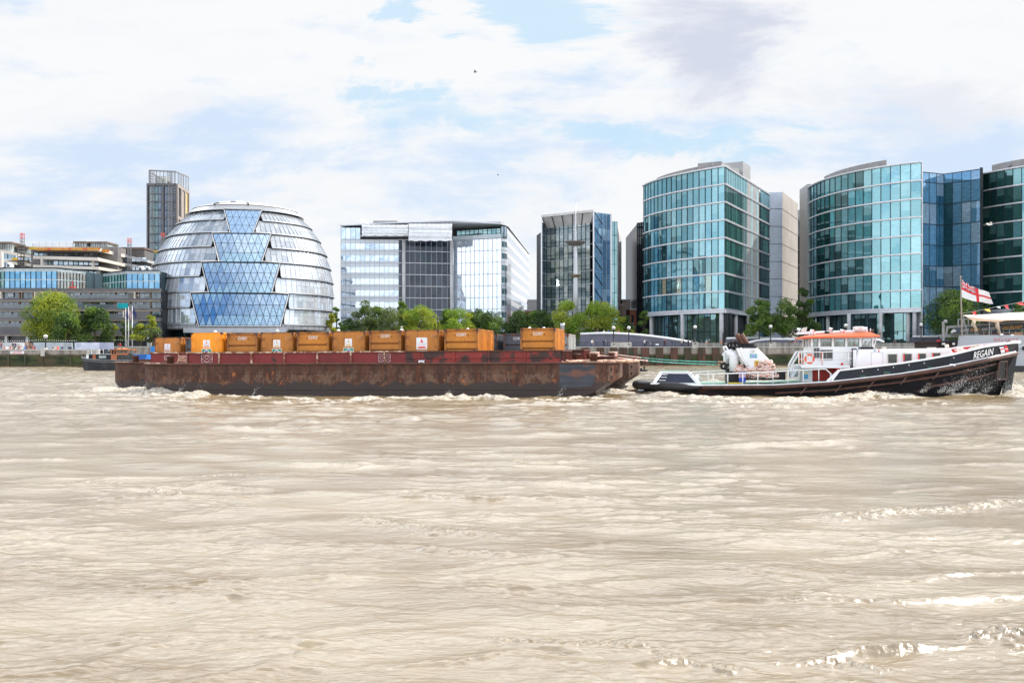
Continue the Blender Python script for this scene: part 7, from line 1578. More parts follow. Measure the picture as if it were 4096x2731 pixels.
m.build('company_board',[MT('board_teal',(.0,.33,.33),rough=.5,var=0),fr_white,MT('board_blue2',(.01,.15,.55),rough=.5,var=0)],fun)
m=MB(TF.M); a=fpt(3017.5,1466); b=fpt(3036,1442); m.box(a.x,b.x,fy0-.03,fy0,a.z,b.z,0); mx_=(a.x+b.x)/2; m.box(mx_-.02,b.x-.03,fy0-.036,fy0-.031,a.z+.03,a.z+(b.z-a.z)*.45,1)
for i in range(3): m.box(a.x+.03,b.x-.05,fy0-.036,fy0-.031,b.z-.08-i*.06,b.z-.06-i*.06,2)
m.build('warning_sign',[MT('sign_yellow',(.62,.42,.06)),fr_red,mull_d],fun)
m=MB(TF.M); a=fpt(3004,1407); m.box(a.x,a.x+.25,fy0-.18,fy0,a.z,a.z+.12); m.build('funnel_light',MT('lamp_cream',(.6,.56,.48)),fun)
m=MB(TF.M); m.tube([fpt(2960,1392,.1),fpt(2975,1430,.1),fpt(2990,1466,.1)],.11,8); m.tube([fpt(2948,1394,.25),fpt(2962,1424,.25),fpt(2985,1462,.25)],.07,8); m.build('downpipe',white,fun,True)
# tow arch, mast and hook
m=MB(TF.M)
for (x0_,x1_,y) in ((2899,2899,3.9),(2928,2928,2.1)): m.tube([F_(x0_+6,1490,y),F_(x0_+5,1430,y),F_(x0_+2,1418,y),F_(x0_-6,1412,y)],.30 if y<3 else .2,10)
m.tube([F_(2906,1413,2.2),F_(2922,1411,2.2),F_(2932,1416,2.1),F_(2936,1430,2.1),F_(2937,1486,2.1)],[.22,.3,.34,.34,.34],10); m.tube([F_(2906,1431,2.6),F_(2960,1431,2.6)],.06,6)
m.beam(F_(2921,1411,2.4),F_(2901,1383,2.4),.12); m.beam(F_(2916,1412,2.4),F_(2896,1400,2.4),.1); m.beam(F_(2896,1400,2.4),F_(2895,1384,2.4),.12); m.build('tow_arch',white,tug,True)
m=MB(TF.M); m.tube([F_(2893,1385,2.4),F_(2893,1330,2.4)],.06,6); m.tube([F_(2893,1372,2.4),F_(2905,1385,2.4)],.04,6); m.build('aft_mast',black,tug)
m=MB(TF.M)
for px in (2926,2940): 
    c=F_(px,1382,2.6); m.tube([c+Vector((.28*math.cos(t),0,.25*math.sin(t))) for t in [i*math.pi/7 for i in range(14)]],.1,6,closed=True)
c=F_(2895,1464,2.2)
for dx in (0,.3): m.tube([c+Vector((dx+.2*math.cos(t),0,-dx*.3+.2*math.sin(t))) for t in [i*math.pi/7 for i in range(14)]],.09,6,closed=True)
m.beam(F_(2920,1450,2.6),F_(2985,1470,3.),.5,.3); m.beam(F_(2940,1394,2.8),F_(2932,1386,2.8),.2); m.build('tow_hook_gear',black,tug)
m=MB(TF.M); a=F_(2908,1488,1.8); m.box(a.x,F_(2975,1488,1.8).x,1.8,4.6,.85,a.z+.05); m.build('winch_box',black,tug)
m=MB(TF.M); a=F_(2977,1514,1.0); b=F_(3097,1492,1.0); m.box(a.x,b.x,1.0,4.2,a.z-.1,a.z+.02); 
for i in range(6): x=a.x+(b.x-a.x)*i/5; m.beam((x,1.0,a.z),(x,1.0,b.z),.05)
m.beam((a.x,1.0,b.z),(b.x,1.0,b.z),.04); m.beam((a.x,1.0,(a.z+b.z)/2),(b.x,1.0,(a.z+b.z)/2),.04); m.build('rope_basket',black,tug)
rp=random.Random(11)
def heap(name,label,c,rx,ry,rz_,n,r):
    t=thing(name,label,'rope',TF.M@Matrix.Translation(c),'ropes on the tug deck'); m=MB(TF.M)
    for i in range(n):
        v=rp.random(); k=math.sqrt(1-v*.75); o=Vector((c[0]+rp.uniform(-.3,.3)*rx*k,c[1]+rp.uniform(-.3,.3)*ry,c[2]+v*rz_)); a0=rp.uniform(0,6)
        m.tube([o+Vector((math.cos(a0+j*.7)*rx*k*.7,math.sin(a0+j*.7)*ry*k*.7,.10*math.sin(j*1.7+a0))) for j in range(9)],r,6)
    m.build('rope_coils',ropew,t,True)
w_=b.x-a.x; heap('coiled_rope','tall heap of pink-white rope piled against the white funnel',(b.x-w_*.27,1.3,a.z+.1),.95,.42,1.15,46,.055)
heap('coiled_rope','low tangle of pink-white rope in the black basket, left half',(a.x+w_*.27,1.4,a.z+.08),1.0,.5,.62,34,.05)
c=F_(2960,1489,1.6); heap('coiled_rope','pile of pink-white rope right of the white tow arch',(c.x,1.9,c.z+.05),.55,.5,.45,22,.055)
m=MB(TF.M); p0=F_(2969,1526,.9); m.lathe([(.24,0),(.24,.75)],p0.x,p0.y,p0.z-.05,14,0); m.lathe([(.243,.35),(.243,.62)],p0.x,p0.y,p0.z-.05,14,1); m.single('oil_drum',[MT('drum_blue',(.01,.05,.42),rough=.4,var=.1),MT('drum_label',(.4,.3,.4),var=.3,vs=8)],'blue drum standing on the tug deck behind the rail','drum',TF.M@Matrix.Translation(p0),smooth=False)
m=MB(TF.M); a=F_(2914,1536.5,.35); b=F_(2969,1527,.35); m.box(a.x,b.x,.35,1.1,.86,.93); m.build('yellow_mat',MT('mat_yellow',(.62,.44,.05),rough=.7),tug)
m=MB(TF.M); a=F_(3100,1519,2.0); m.box(a.x,a.x+.75,2.,3.6,a.z,a.z+.55); m.box(a.x-.08,a.x+.83,1.95,3.7,a.z+.55,a.z+.62); m.single('deck_locker',black,'black deck locker right of the funnel','locker',TF.M@Matrix.Translation(a))
# platform, stairs, lower structure
wy=1.6; ZP=F_(3300,1466,wy-.7).z; xp0,xp1=F_(3205,1466,.9).x,F_(3400,1466,.9).x; m=MB(TF.M); m.box(xp0,xp1,.9,6.7,ZP-.1,ZP+.1); m.build('upper_platform',white,tug)
m=MB(TF.M); a=F_(3204,1506,2.4); m.box(a.x,F_(3245,1506,2.4).x,1.9,5.7,.85,ZP-.1); m.build('lower_cabin',white,tug)
m=MB(TF.M); a=F_(3245,1506,3.0); m.box(a.x,F_(3340,1506,3.0).x,2.6,5.7,.85,ZP-.1); m.build('engine_casing',MT('red_casing',(.5,.03,.02),rough=.5,var=.15),tug)
m=MB(TF.M); a=F_(3216,1512,1.2); m.box(a.x,a.x+.28,1.2,1.5,a.z-.05,a.z+.28,0); m.box(a.x+.05,a.x+.23,1.25,1.45,a.z+.28,a.z+.38,1); m.single('fuel_can',[MT('can_blue',(.03,.22,.42)),MT('can_yellow',(.6,.5,.1))],'small blue can with yellow cap under the stairs of the tug','can',TF.M@Matrix.Translation(a))
m=MB(TF.M); 
for y in (1.2,2.1): m.beam(F_(3190,1464,y),F_(3165,1510,y),.06,.22)
for i in range(8): f=i/7; A=F_(3190,1464,1.2).lerp(F_(3165,1510,1.2),f); m.box(A.x-.12,A.x+.12,1.2,2.1,A.z-.02,A.z+.02)
m.build('stairs',MT('stair_grey',(.5,.55,.6)),tug); m=MB(TF.M)
for y,dx in ((1.15,0),(2.1,5)):
    m.tube([F_(3154+dx,1503,y),F_(3154+dx,1457,y),F_(3183+dx,1406,y),F_(3230,1404,y)],.035,6); m.tube([F_(3162+dx,1503,y),F_(3166+dx,1457,y),F_(3196+dx,1408,y)],.03,6)
m.tube([F_(3193,1410,.95),F_(3300,1407.5,.95),F_(3408,1404,.95)],.035,6); m.tube([F_(3193,1437,.95),F_(3408,1434,.95)],.025,6)
for px in (3195,3207,3216,3291,3394): m.tube([F_(px,1410,.95),(F_(px,1410,.95).x,.95,ZP)],.035,6)
m.build('platform_railing',white,tug,True)
m=MB(TF.M); c=F_(3238.5,1435.5,.88); m.tube([c+Vector((.29*math.cos(t),0,.30*math.sin(t))) for t in [i*math.pi/12 for i in range(24)]],.062,8,closed=True)
for k in range(4): t_=k*math.pi/2+.78; m.tube([c+Vector((.29*math.cos(t_-.12),0,.30*math.sin(t_-.12))),c+Vector((.29*math.cos(t_+.12),0,.30*math.sin(t_+.12)))],.070,8,1)
m.single('lifebuoy',[MT('buoy_orange',(.75,.08,.02),rough=.5,var=.08),white],'orange lifebuoy hanging on the railing left of the wheelhouse','lifebuoy',TF.M@Matrix.Translation(c),smooth=True)
for i,(px,y0,y1) in enumerate(((3198,1412,1454),(3212,1430,1455),(3289,1408,1470))):
    m=MB(TF.M); m.tube([F_(px,y0,1.0),F_(px+.5,y1,1.0)],.05,6); m.sphere(F_(px,y0+4,1.0),.08,8,6,0); m.build('lifeline_float',MT('float_orange',(.7,.15,.03),rough=.5),tug)
m=MB(TF.M); a=F_(3157,1488,2.6); m.tube([a,a+Vector((.6,0,.0))],.34,10); m.build('raft_canister',white,tug,True)
m=MB(TF.M); a=F_(3375,1474,1.0); m.box(a.x,a.x+.33,1.0,1.5,a.z,a.z+.36); m.build('capstan',MT('cream_metal',(.6,.57,.5)),tug); m=MB(TF.M); m.sphere(F_(3368,1456,1.2),.1,8,6); m.build('red_valve',fr_red,tug)
# wheelhouse
wz0,wz1=F_(3300,1386,wy).z,F_(3300,1353.5,wy).z; wb=F_(3300,1463,wy).z; wyf=6.1
X=lambda px: F_(px,1370,wy).x
def wall(y0,y1,nm='wheelhouse_wall'):
    m=MB(TF.M); m.box(X(3251),X(3500),y0,y1,wb,wz0); 
    pr_=[3244,3252,3273,3282,3327,3336,3381,3390,3437,3447,3488,3494]
    for a,b in zip(pr_[0::2],pr_[1::2]): m.box(X(a),X(b),y0,y1,wz0,wz1)
    m.box(X(3240),X(3494),y0,y1,wz1,wz1+.12); m.build(nm,white,tug)
    for a,b in zip(pr_[1:-1:2],pr_[2::2]):
        g=MB(TF.M); g.box(X(a),X(b),(y0+y1)/2-.01,(y0+y1)/2+.01,wz0,wz1,0); f=MB(TF.M)
        for (p,q_,r_,s_) in ((a,b,wz0,wz0+.05),(a,b,wz1-.05,wz1),(a,a+3,wz0,wz1),(b-3,b,wz0,wz1)): f.box(X(p),X(q_),y0-.02,y0-.002,r_,s_)
        o=g.build('window',clearg,tug); fo=f.build('frame',rubg,o)
        fo.parent=o
clearg=bpy.data.materials.new('see_through_glass'); clearg.use_nodes=True; k=NT(clearg.node_tree); k.N.remove(k.N['Principled BSDF']); tr=k.n('ShaderNodeBsdfTransparent',{'Color':(.80,.86,.86)}); gl=k.n('ShaderNodeBsdfGlossy',{'Color':(.9,.95,1),'Roughness':.02}); mx=k.n('ShaderNodeMixShader',{0:.10,1:tr.outputs[0],2:gl.outputs[0]}); k.L.new(mx.outputs[0],k.N['Material Output'].inputs[0])
rubg=MT('window_rubber',(.25,.25,.25),rough=.5)
wall(wy,wy+.1); wall(wyf-.1,wyf)
m=MB(TF.M); m.box(X(3251),X(3251)+.1,wy+.1,wyf-.1,wb,wz0); m.build('wheelhouse_end_wall',white,tug); m=MB(TF.M); m.box(X(3500)-.1,X(3500),wy+.1,wyf-.1,wb,wz0); 
for y in (wy+.1,3.,4.4,wyf-.2): m.box(X(3244),X(3251),y,y+.1,wz0,wz1+.1); m.add([(X(3496),y,wz0),(X(3500),y,wz0),(X(3512),y,wz1+.1),(X(3507),y,wz1+.1),(X(3496),y+.12,wz0),(X(3500),y+.12,wz0),(X(3512),y+.12,wz1+.1),(X(3507),y+.12,wz1+.1)],[(0,1,2,3),(4,5,6,7),(0,4,7,3),(1,5,6,2)])
m.build('wheelhouse_end_wall',white,tug)
for (a,b,c,d) in ((3257,3275,1393,1429),(3283,3328,1401,1436)):
    m=MB(TF.M); p0=F_(a,d,wy);p1=F_(b,c,wy); m.box(p0.x,p1.x,wy-.02,wy-.003,p0.z,p1.z); o=m.build('window',MT('dark_window',(.03,.035,.035),rough=.08,var=.5,vs=2.),tug); m=MB(TF.M)
    for q_ in ((p0.x-.04,p1.x+.04,p0.z-.05,p0.z),(p0.x-.04,p1.x+.04,p1.z,p1.z+.05),(p0.x-.05,p0.x,p0.z,p1.z),(p1.x,p1.x+.05,p0.z,p1.z),((p0.x+p1.x)/2-.02,(p0.x+p1.x)/2+.02,p0.z,p1.z)): m.box(q_[0],q_[1],wy-.05,wy-.021,q_[2],q_[3])
    m.build('frame',rubg,o)
# wheelhouse inside: floor, console, seats
m=MB(TF.M); m.box(X(3251),X(3498),wy+.1,wyf-.1,wz0-.5,wz0-.42); m.box(X(3440),X(3490),2.4,5.4,wz0-.4,wz0+.12); m.box(X(3330),X(3370),3.2,3.8,wz0-.4,wz0+.1); m.build('console',MT('console_grey',(.12,.12,.13)),tug)
for px in (3303,3322): m=MB(TF.M); a=F_(px,1386,3.4); m.box(a.x-.2,a.x+.2,3.2,3.7,a.z-.1,a.z+.48); m.build('helm_seat',MT('seat_brown',(.16,.04,.025),rough=.7),tug)
sz=wz0-.02; Tm=TF.M@Matrix.Translation((F_(3416,1370,2.7).x,2.7,F_(3418,1353.8,2.7).z-1.36)); person(0,0,0,'sit','red','black','person in a red shirt seated at the wheel inside the tug wheelhouse',rz=R(95),T=Tm)
Tm=TF.M@Matrix.Translation((F_(3296,1370,4.2).x,4.2,F_(3296,1356,4.2).z-1.36)); person(0,0,0,'sit','black','black','dark-clad person at the back of the tug wheelhouse behind the brown seats',rz=R(60),T=Tm)
# roof
orange=MT('orange_roof',(.62,.085,.008),rough=.45,var=.05); zr0=F_(3230,1353,wy-.3).z
zL0,zL1=F_(3229,1353.5,.9).z,F_(3240,1341,.9).z; zR0,zR1=F_(3500,1347,.9).z,F_(3480,1326,.9).z
m=MB(TF.M); xa,xb=F_(3220,1350,1.2).x,F_(3522,1346,1.2).x; xc_,xd=F_(3262,1340,1.8).x,F_(3482,1326,1.8).x
v=[(xa,1.2,zL0),(xb,1.2,zR0),(xb,6.6,zR0),(xa,6.6,zL0),(xa,1.2,zL0+.10),(xb,1.2,zR0+.06),(xb,6.6,zR0+.06),(xa,6.6,zL0+.10),(xc_,1.9,zL1+.1),(xd,1.9,zR1),(xd,5.9,zR1),(xc_,5.9,zL1+.1)]
m.add(v,[(0,3,2,1),(0,1,5,4),(1,2,6,5),(2,3,7,6),(3,0,4,7),(4,5,9,8),(5,6,10,9),(6,7,11,10),(7,4,8,11),(8,9,10,11)]); m.build('roof',orange,tug)
m=MB(TF.M); m.beam(F_(3183,1333,2.6),F_(3262,1330,2.6),.3,.18); m.tube([F_(3240,1331,2.6),F_(3470,1324,2.6)],.10,8); m.beam(F_(3258,1338,2.6),F_(3258,1328,2.6),.1); m.beam(F_(3400,1334,2.6),F_(3400,1326,2.6),.1); m.beam(F_(3415,1324,2.6),F_(3470,1322,2.6),.5,.06); m.build('roof_rail',white,tug)
m=MB(TF.M); a=F_(3415,1321,2.6); b=F_(3452,1306,2.6); m.box(a.x,b.x,2.2,3.,a.z,b.z,0); m.box(b.x,b.x+.28,2.4,2.8,a.z+.05,b.z-.03,0); o=m.build('radar_scanner',white,tug,bevel=.04); m=MB(TF.M); m.text('JRC',(a.x+.25,2.18,a.z+.07),(1,0,0),(0,0,1),.12,0,w=.3); m.build('lettering',fr_red,o)
for (px,py,c_) in ((3195,1318,0),(3178,1324,1),(3247,1324,2),(3322,1316,0),(3306,1330,1),(3367,1323,2)):
    m=MB(TF.M); p0=F_(px,py,2.5); m.tube([p0+Vector((-.12,0,.05)),p0+Vector((.10,0,-.04))],[.09,.13],10,0 if c_!=1 else 1); m.tube([p0+Vector((.10,0,-.04)),p0+Vector((.16,0,-.06))],[.135,.135],10,2 if c_==2 else 1); m.beam(p0,p0-Vector((0,0,.22)),.05,m=0); m.build('searchlight',[white,black,fr_red],tug)
m=MB(TF.M); p0=F_(3222,1326,3); m.add([p0+Vector((-.32,0,0)),p0+Vector((-.26,0,.18)),p0+Vector((-.08,0,.30)),p0+Vector((.12,0,.33)),p0+Vector((.06,0,0))]+[p0+Vector((dx,.45,dz)) for dx,dz in ((-.32,0),(-.26,.18),(-.08,.30),(.12,.33),(.06,0))],[(0,1,2,3,4),(9,8,7,6,5),(0,5,6,1),(1,6,7,2),(2,7,8,3),(3,8,9,4)]); m.build('horn_cowl',MT('cream_metal',(.6,.57,.5)),tug)
m=MB(TF.M); p0=F_(3482,1325,2.4); m.tube([p0,p0+Vector((0,0,.2))],.04,6); p1=F_(3489,1326,2.4); m.tube([p1,p1+Vector((0,0,.16))],.09,8,1); m.tube([F_(3516,1338,2.),F_(3522,1330,2.)],.08,8,1); m.build('navigation_light',[white,MT('nav_brown',(.1,.06,.05))],tug)
m=MB(TF.M); p0=F_(3505,1353,1.4); p1=F_(3534,1366,1.2); m.beam(p0,p1,.5,.06); m.build('side_light_board',white,tug)
m=MB(TF.M); c=F_(3248,1336,1.9); m.text('014',(c.x-.16,1.85,c.z-.09),(1,0,0),(0,0,1),.16,0,w=.3); m.box(c.x-.22,c.x+.22,1.87,1.9,c.z-.13,c.z+.12,1); m.build('number_plate',[mull_d,white],tug)
# forward deckhouse
dy0,dy1=1.0,6.6; G=lambda px,py: TF.xz(px,py,dy0)
m=MB(TF.M); poly=[G(3418,1480),G(3432,1404),G(3436,1397),G(3801,1392),G(3814,1412),G(3822,1440)]; zlo=min(dk(3430).z,1.0); poly=[(poly[0][0],1.0)]+poly+[(poly[-1][0]-.1,1.4)]; m.prism(poly,dy0,dy1); m.build('deckhouse',white,tug,bevel=.07)
m=MB(TF.M); m.prism([G(3500,1397),G(3528,1398),G(3500,1387),G(3440,1386),G(3440,1397)],dy0+.6,dy1-.6); m.build('deckhouse_step',grey_metal,tug); m=MB(TF.M); a=F_(3443,1398,dy0+.55); b=F_(3493,1388,dy0+.55); m.box(a.x,b.x,dy0+.55,dy0+.58,a.z,b.z); m.build('vent_grille',black,tug)
m=MB(TF.M); a=F_(3412,1472,dy0-.0); b=F_(3430,1393,dy0); m.box(a.x-.05,b.x,dy0+.2,dy0+.3,a.z,b.z); m.build('door_recess',MT('recess_dark',(.05,.045,.05)),tug); m=MB(TF.M); m.box(a.x+.03,b.x-.04,dy0+.1,dy0+.19,a.z+.05,b.z-.1); m.build('open_door',white,tug)
for (a,b,c,d) in ((3552,3587,1417,1452),(3612,3646,1415,1450),(3671,3703,1414,1446),(3728,3760,1412,1436)):
    m=MB(TF.M); p0=F_(a,d,dy0);p1=F_(b,c,dy0); m.box(p0.x,p1.x,dy0-.02,dy0-.003,p0.z,p1.z); o=m.build('window',MT('dark_window',(0,0,0)),tug); m=MB(TF.M)
    for q_ in ((p0.x-.05,p1.x+.05,p0.z-.06,p0.z),(p0.x-.05,p1.x+.05,p1.z,p1.z+.06),(p0.x-.06,p0.x,p0.z,p1.z),(p1.x,p1.x+.06,p0.z,p1.z)): m.box(q_[0],q_[1],dy0-.06,dy0-.021,q_[2],q_[3])
    if a>3600: m.box(p0.x,p0.x+.1,dy0-.03,dy0-.0205,p0.z+.1,p1.z,1)
    m.build('frame',[MT('cream_metal',(.5,.48,.42)),fr_red],o)
m=MB(TF.M); a=F_(3484,1466,dy0);b=F_(3532,1410,dy0); 
for q_ in ((a.x,b.x,b.z,b.z+.025),(a.x,a.x+.025,a.z,b.z),(b.x-.025,b.x,a.z,b.z)): m.box(q_[0],q_[1],dy0-.014,dy0-.004,q_[2],q_[3])
m.sphere((a.x+.25,dy0-.01,b.z+.12),.05,8,6,1); m.box(b.x-.32,b.x-.25,dy0-.012,dy0-.004,b.z+.02,b.z+.22,2); m.build('side_door',[MT('seam_grey',(.4,.42,.46)),MT('badge_blue',(.02,.25,.6)),fr_red],tug)
m=MB(TF.M); m.tube([F_(3500,1402,dy0-.02),F_(3502,1393,dy0+.1),F_(3507,1395,dy0)],.05,6); a=F_(3531,1393,2.5); m.box(a.x,a.x+.25,2.5,2.9,a.z-.05,a.z+.12); m.box(F_(3715,1391,2.).x,F_(3745,1391,2.).x,2.,2.5,F_(3715,1392,2.).z,F_(3715,1389,2.).z); a=F_(3780,1385,2.5); m.tube([a,a+Vector((.22,-.1,.03))],.13,10); m.tube([a+Vector((.05,0,0)),a+Vector((.05,0,-.25))],.04,6); m.build('deckhouse_fittings',MT('cream_metal',(0,0,0)),tug)
m=MB(TF.M); a=F_(3840,1411,2.2); m.tube([a,a+Vector((0,0,.36))],.2,10); m.tube([a+Vector((-.35,0,.2)),a+Vector((.35,0,.2))],.06,8); m.build('mooring_bitt',MT('cream_metal',(0,0,0)),tug,True)
m=MB(TF.M); c=F_(3913,1402,2.8); m.sphere(c,.62,10,8,0,(1.1,.8,.68)); m.single('canvas_bundle',MT('canvas_tan',(.42,.36,.29),rough=.9,var=.3,vs=3,bump=.8,bs=3),'tan canvas covered bundle on the tug foredeck','bundle',TF.M@Matrix.Translation(c),smooth=True)

# tow lines
tow=[(F_(2903,1450,3.),),(F_(2903,1456,2.6),)]
turq=MT('turquoise_rope',(.13,.45,.38),rough=.8,var=.3,vs=6)
for i,(bx_,by_,yy,lb) in enumerate(((2452,1416,12.6,'upper tow line, pink at the barge and turquoise at the tug'),(2378,1418,4.1,'lower tow line, pink at the barge and turquoise at the tug'))):
    A=BF.M@BF.px(bx_,by_,yy); B_=TF.M@F_(2905,1447+11*i,3.-.4*i); t=thing('tow_line',lb,'tow line',A,'tow lines between barge and tug'); pts=[]
    for j in range(31): f=j/30; pts.append(A.lerp(B_,f)+Vector((0,0,-.28*4*f*(1-f)*.6)))
    m=MB(); m.tube(pts[:13 if i else 9],.045,6); m.build('pink_section',ropew,t,True); m=MB(); m.tube(pts[12 if i else 8:29],.032,6); m.build('turquoise_section',turq,t,True); m=MB(); m.tube(pts[28:],.045,6); m.build('eye_splice',rope,t,True)
    c=BF.px(bx_,by_,yy); m=MB(BF.M); m.lathe([(.26,0),(.26,c.z-zt1+.1),(.34,c.z-zt1+.12),(.34,c.z-zt1+.2)],c.x,c.y,zt1,14); m.build('towing_bitt',rustd,b1 if i else b2,True)
    t=thing('bitt_rope','rope turns wound round the %s towing bitt'%('nearer barge' if i else 'farther barge'),'rope',BF.M@Matrix.Translation(c)); m=MB(BF.M)
    for j in range(4): z=c.z-.12+j*.09; m.tube([(c.x+.32*math.cos(a),c.y+.32*math.sin(a),z+.02*math.sin(3*a)) for a in [q*math.pi/6 for q in range(12)]],.05,6,closed=True)
    m.build('rope_coils',ropew,t,True)

# ---------------------------------------------------------------- grey warship stern, gangway, ensign
YS=150.; sh=thing('grey_ship','grey warship stern with red name letters at the right edge','ship',(PX(4000,YS),YS+5,0))
def sv(px,py,Y): return P(px,py,Y)
m=MB(); prof=[(3838,3833,3829,3832,157.),(3836,3831,3827.5,3831,154.),(3845,3838,3834,3838,151.4),(3868,3862,3858,3860,150.2),(3960,3960,3960,3960,149.6),(4300,4300,4300,4300,148.),(5200,5200,5200,5200,145.)]; zs_=[PZ(1340,150),PZ(1370,150),PZ(1400,150),PZ(1462,150),-1.5]
vs=[]
for a,b,c,d,Y in prof:
    for px,z in zip((a,b,c,d,d),zs_): vs.append((PX(px,Y),Y+(.0 if z>1 else .15),z))
n=len(prof); fs=[]
for i in range(n-1):
    for j in range(4): fs.append((i*5+j,i*5+j+1,(i+1)*5+j+1,(i+1)*5+j))
mm=[0,0,0,1]*(n-1); base=len(m.V); m.add(vs,fs); m.M=mm
m.build('hull',[MT('ship_grey',(.36,.38,.41),rough=.5,var=.07,vs=.3,stretch=(.6,1,2)),MT('boot_topping',(.02,.022,.025),rough=.5,var=.2)],sh,True)
m=MB(); m.prism([(PX(a,Y),Y+.05) for a,_,_,_,Y in prof]+[(PX(5200,165),165),(PX(3836,165),165)],zs_[0]-.15,zs_[0]-.02,ax='z'); m.build('deck',MT('teak_deck',(.3,.2,.12)),sh)
m=MB(); a=P(3979,1363,149.3); b=P(4071,1363,149.0); m.text('BELFAST',a,(b-a),(0,0,1),.40,0,w=(b-a).length); m.build('name_lettering',fr_red,sh)
m=MB(); c=P(4096,1393,148.85); m.disc(c,(.32,0,0),(0,0,.34),18); m.build('hawse_hole',black,sh)
m=MB()
for (a,b) in ((4000,1338),(4042,1341)):
    m=MB(); p0=P(a,b,149.2); m.tube([p0,p0+Vector((.5,0,0))],.14,8); m.tube([p0+Vector((.25,0,.1)),p0+Vector((.25,0,-.3))],.05,6); m.build('deck_light',white,sh)
m=MB()
for px in (3870,3900,3935,3966,4037,4090,4130): p0=P(px,1341,150.5); m.tube([p0,p0+Vector((0,0,.95))],.035,6)
for z in (.5,.95): m.tube([P(3850,1341,150.5)+Vector((0,0,z)),P(4300,1341,150.5)+Vector((0,0,z))],.02,5)
m.build('deck_railing',grey_metal,sh)
m=MB(); p0=P(3905,1340,153); 
for i,(a,b,y0,y1) in enumerate(((3935,3950,1330,1340),(3968,4004,1331,1340),(4010,4050,1332,1341))): m.box(PX(a,153),PX(b,153),153,154.5,PZ(y1,153),PZ(y0,153),0)
m.box(PX(4058,152),PX(4092,152),152,153,PZ(1342,152),PZ(1331,152),1); m.build('deck_furniture',[MT('brown_table',(.09,.03,.025),rough=.5),MT('tan_crate',(.45,.2,.08),rough=.6)],sh)
t=thing('anchor_chain','silver anchor chain hanging beside the tug bow on the grey hull','chain',P(4080,1385,148)); m=MB(); A=P(4066,1392,147.5); B_=P(4130,1366,147.5)
for j in range(9):
    f=j/8; c=A.lerp(B_,f); d=(B_-A).normalized(); n2=Vector((0,1,0)) if j%2 else d.cross(Vector((0,1,0))); m.tube([c+d*.22*math.cos(a)+n2*.11*math.sin(a) for a in [q*math.pi/5 for q in range(10)]],.045,6,closed=True)
m.build('links',silver,t,True)
# awning
t=thing('awning','big white canvas awning over the ship quarterdeck','awning',P(4000,1270,153)); m=MB()
ed=[(3852,1261,151.5),(3872,1267,150.8),(3905,1272,150.3),(3955,1277,150),(4000,1279,150),(4050,1279,150),(4120,1279,150),(4300,1274,150)]; rd=[(3852,1260.5,152),(3872,1260,154),(3905,1259,156),(3955,1257,157),(4000,1254,157),(4050,1251,157),(4120,1247,157),(4300,1240,157)]; bk=[(3852,1261,152),(3872,1267,158),(3905,1272,162),(3955,1276,163),(4000,1276,163),(4050,1276,163),(4120,1276,163),(4300,1270,163)]
vs=[]
for a,b,c in zip(ed,rd,bk): A,B_,C_=P(*a),P(*b),P(*c); M1=(A+B_)/2-Vector((0,0,.12)); vs+=[A,M1,B_,C_]
m.add(vs,[(i*4+j,(i+1)*4+j,(i+1)*4+j+1,i*4+j+1) for i in range(7) for j in range(3)]); o=m.build('canopy',MT('canvas_white',(.74,.72,.68),rough=.7,var=.05,vs=.5,bump=.4,bs=1),t,True); md=o.modifiers.new('S','SOLIDIFY'); md.thickness=.03
m=MB(); lo=[(3858,1263.5,151.6),(3872,1273,150.8),(3892,1283,150.3),(3955,1286,150),(3990,1289,150),(4020,1283,150),(4060,1281,150),(4120,1280.5,150)]; up=[(3858,1262.5,151.6),(3872,1267,150.8),(3892,1270,150.4),(3955,1276.8,150),(3990,1278.8,150),(4020,1279,150),(4060,1279,150),(4120,1279,150)]
vs=[]
for a,b in zip(lo,up): vs+=[P(*a),P(*b)-Vector((0,.03,0))]
m.add(vs,[(2*i,2*i+2,2*i+3,2*i+1) for i in range(7)]); o=m.build('valance',MT('canvas_shaded',(.70,.50,.35),rough=.8,var=.06),t); md=o.modifiers.new('S','SOLIDIFY'); md.thickness=.03  # tan tone is the awning's underside shading put into the canvas colour
m=MB()
for (a,y0) in ((3957,1277),(4120,1278)): m.tube([P(a,1341,150.2),P(a,y0,150.2)],.10,8)
m.tube([P(3870,1341,150.6),P(3852,1262,151)],.08,6); m.tube([P(3905,1341,150.6),P(3897,1283,150.6)],.08,6); m.build('awning_pole',grey_metal,t)
for i,(a,y0,y1) in enumerate(((3896,1284,1325),(3989,1291,1334))):
    m=MB(); m.tube([P(a,y0,150.1),P(a-4+i*4,(y0+y1)/2-6,150.0),P(a+5,(y0+y1)/2+4,150.1),P(a+9,y1,150.1)],[.28,.34,.2,.26],8); m.build('rolled_curtain',MT('canvas_tan3',(.5,.40,.31),rough=.9,var=.2),t,True)
# staff and white ensign
t=thing('ensign_staff','flag staff flying a white ensign with red cross at the ship stern','flag',P(3846,1341,151)); m=MB(); m.tube([P(3848,1341,151),P(3845,1220,151),P(3842.5,1110,151)],[.13,.11,.08],8); m.sphere(P(3842.5,1108,151),.16,8,6); m.beam(P(3838,1252,151),P(3850,1252,151),.1); m.build('staff',MT('staff_wood',(.28,.24,.2),rough=.5),t)
m=MB(); nu,nv=60,40; vs=[]; A=P(3846,1117,151);B_=P(3848,1188,151);C_=P(3961,1170,149.8);D_=P(3971,1212,150.2)
for i in range(nu+1):
    for j in range(nv+1):
        u=i/nu;v=j/nv; up_=A.lerp(C_,u); dn=B_.lerp(D_,u); p=up_.lerp(dn,v)+Vector((0,.42*math.sin(u*8.5+v*1.2)*(.2+u),-.30*math.sin(u*math.pi)*1.+.16*math.sin(u*9+v*2)*u)); vs.append(p)
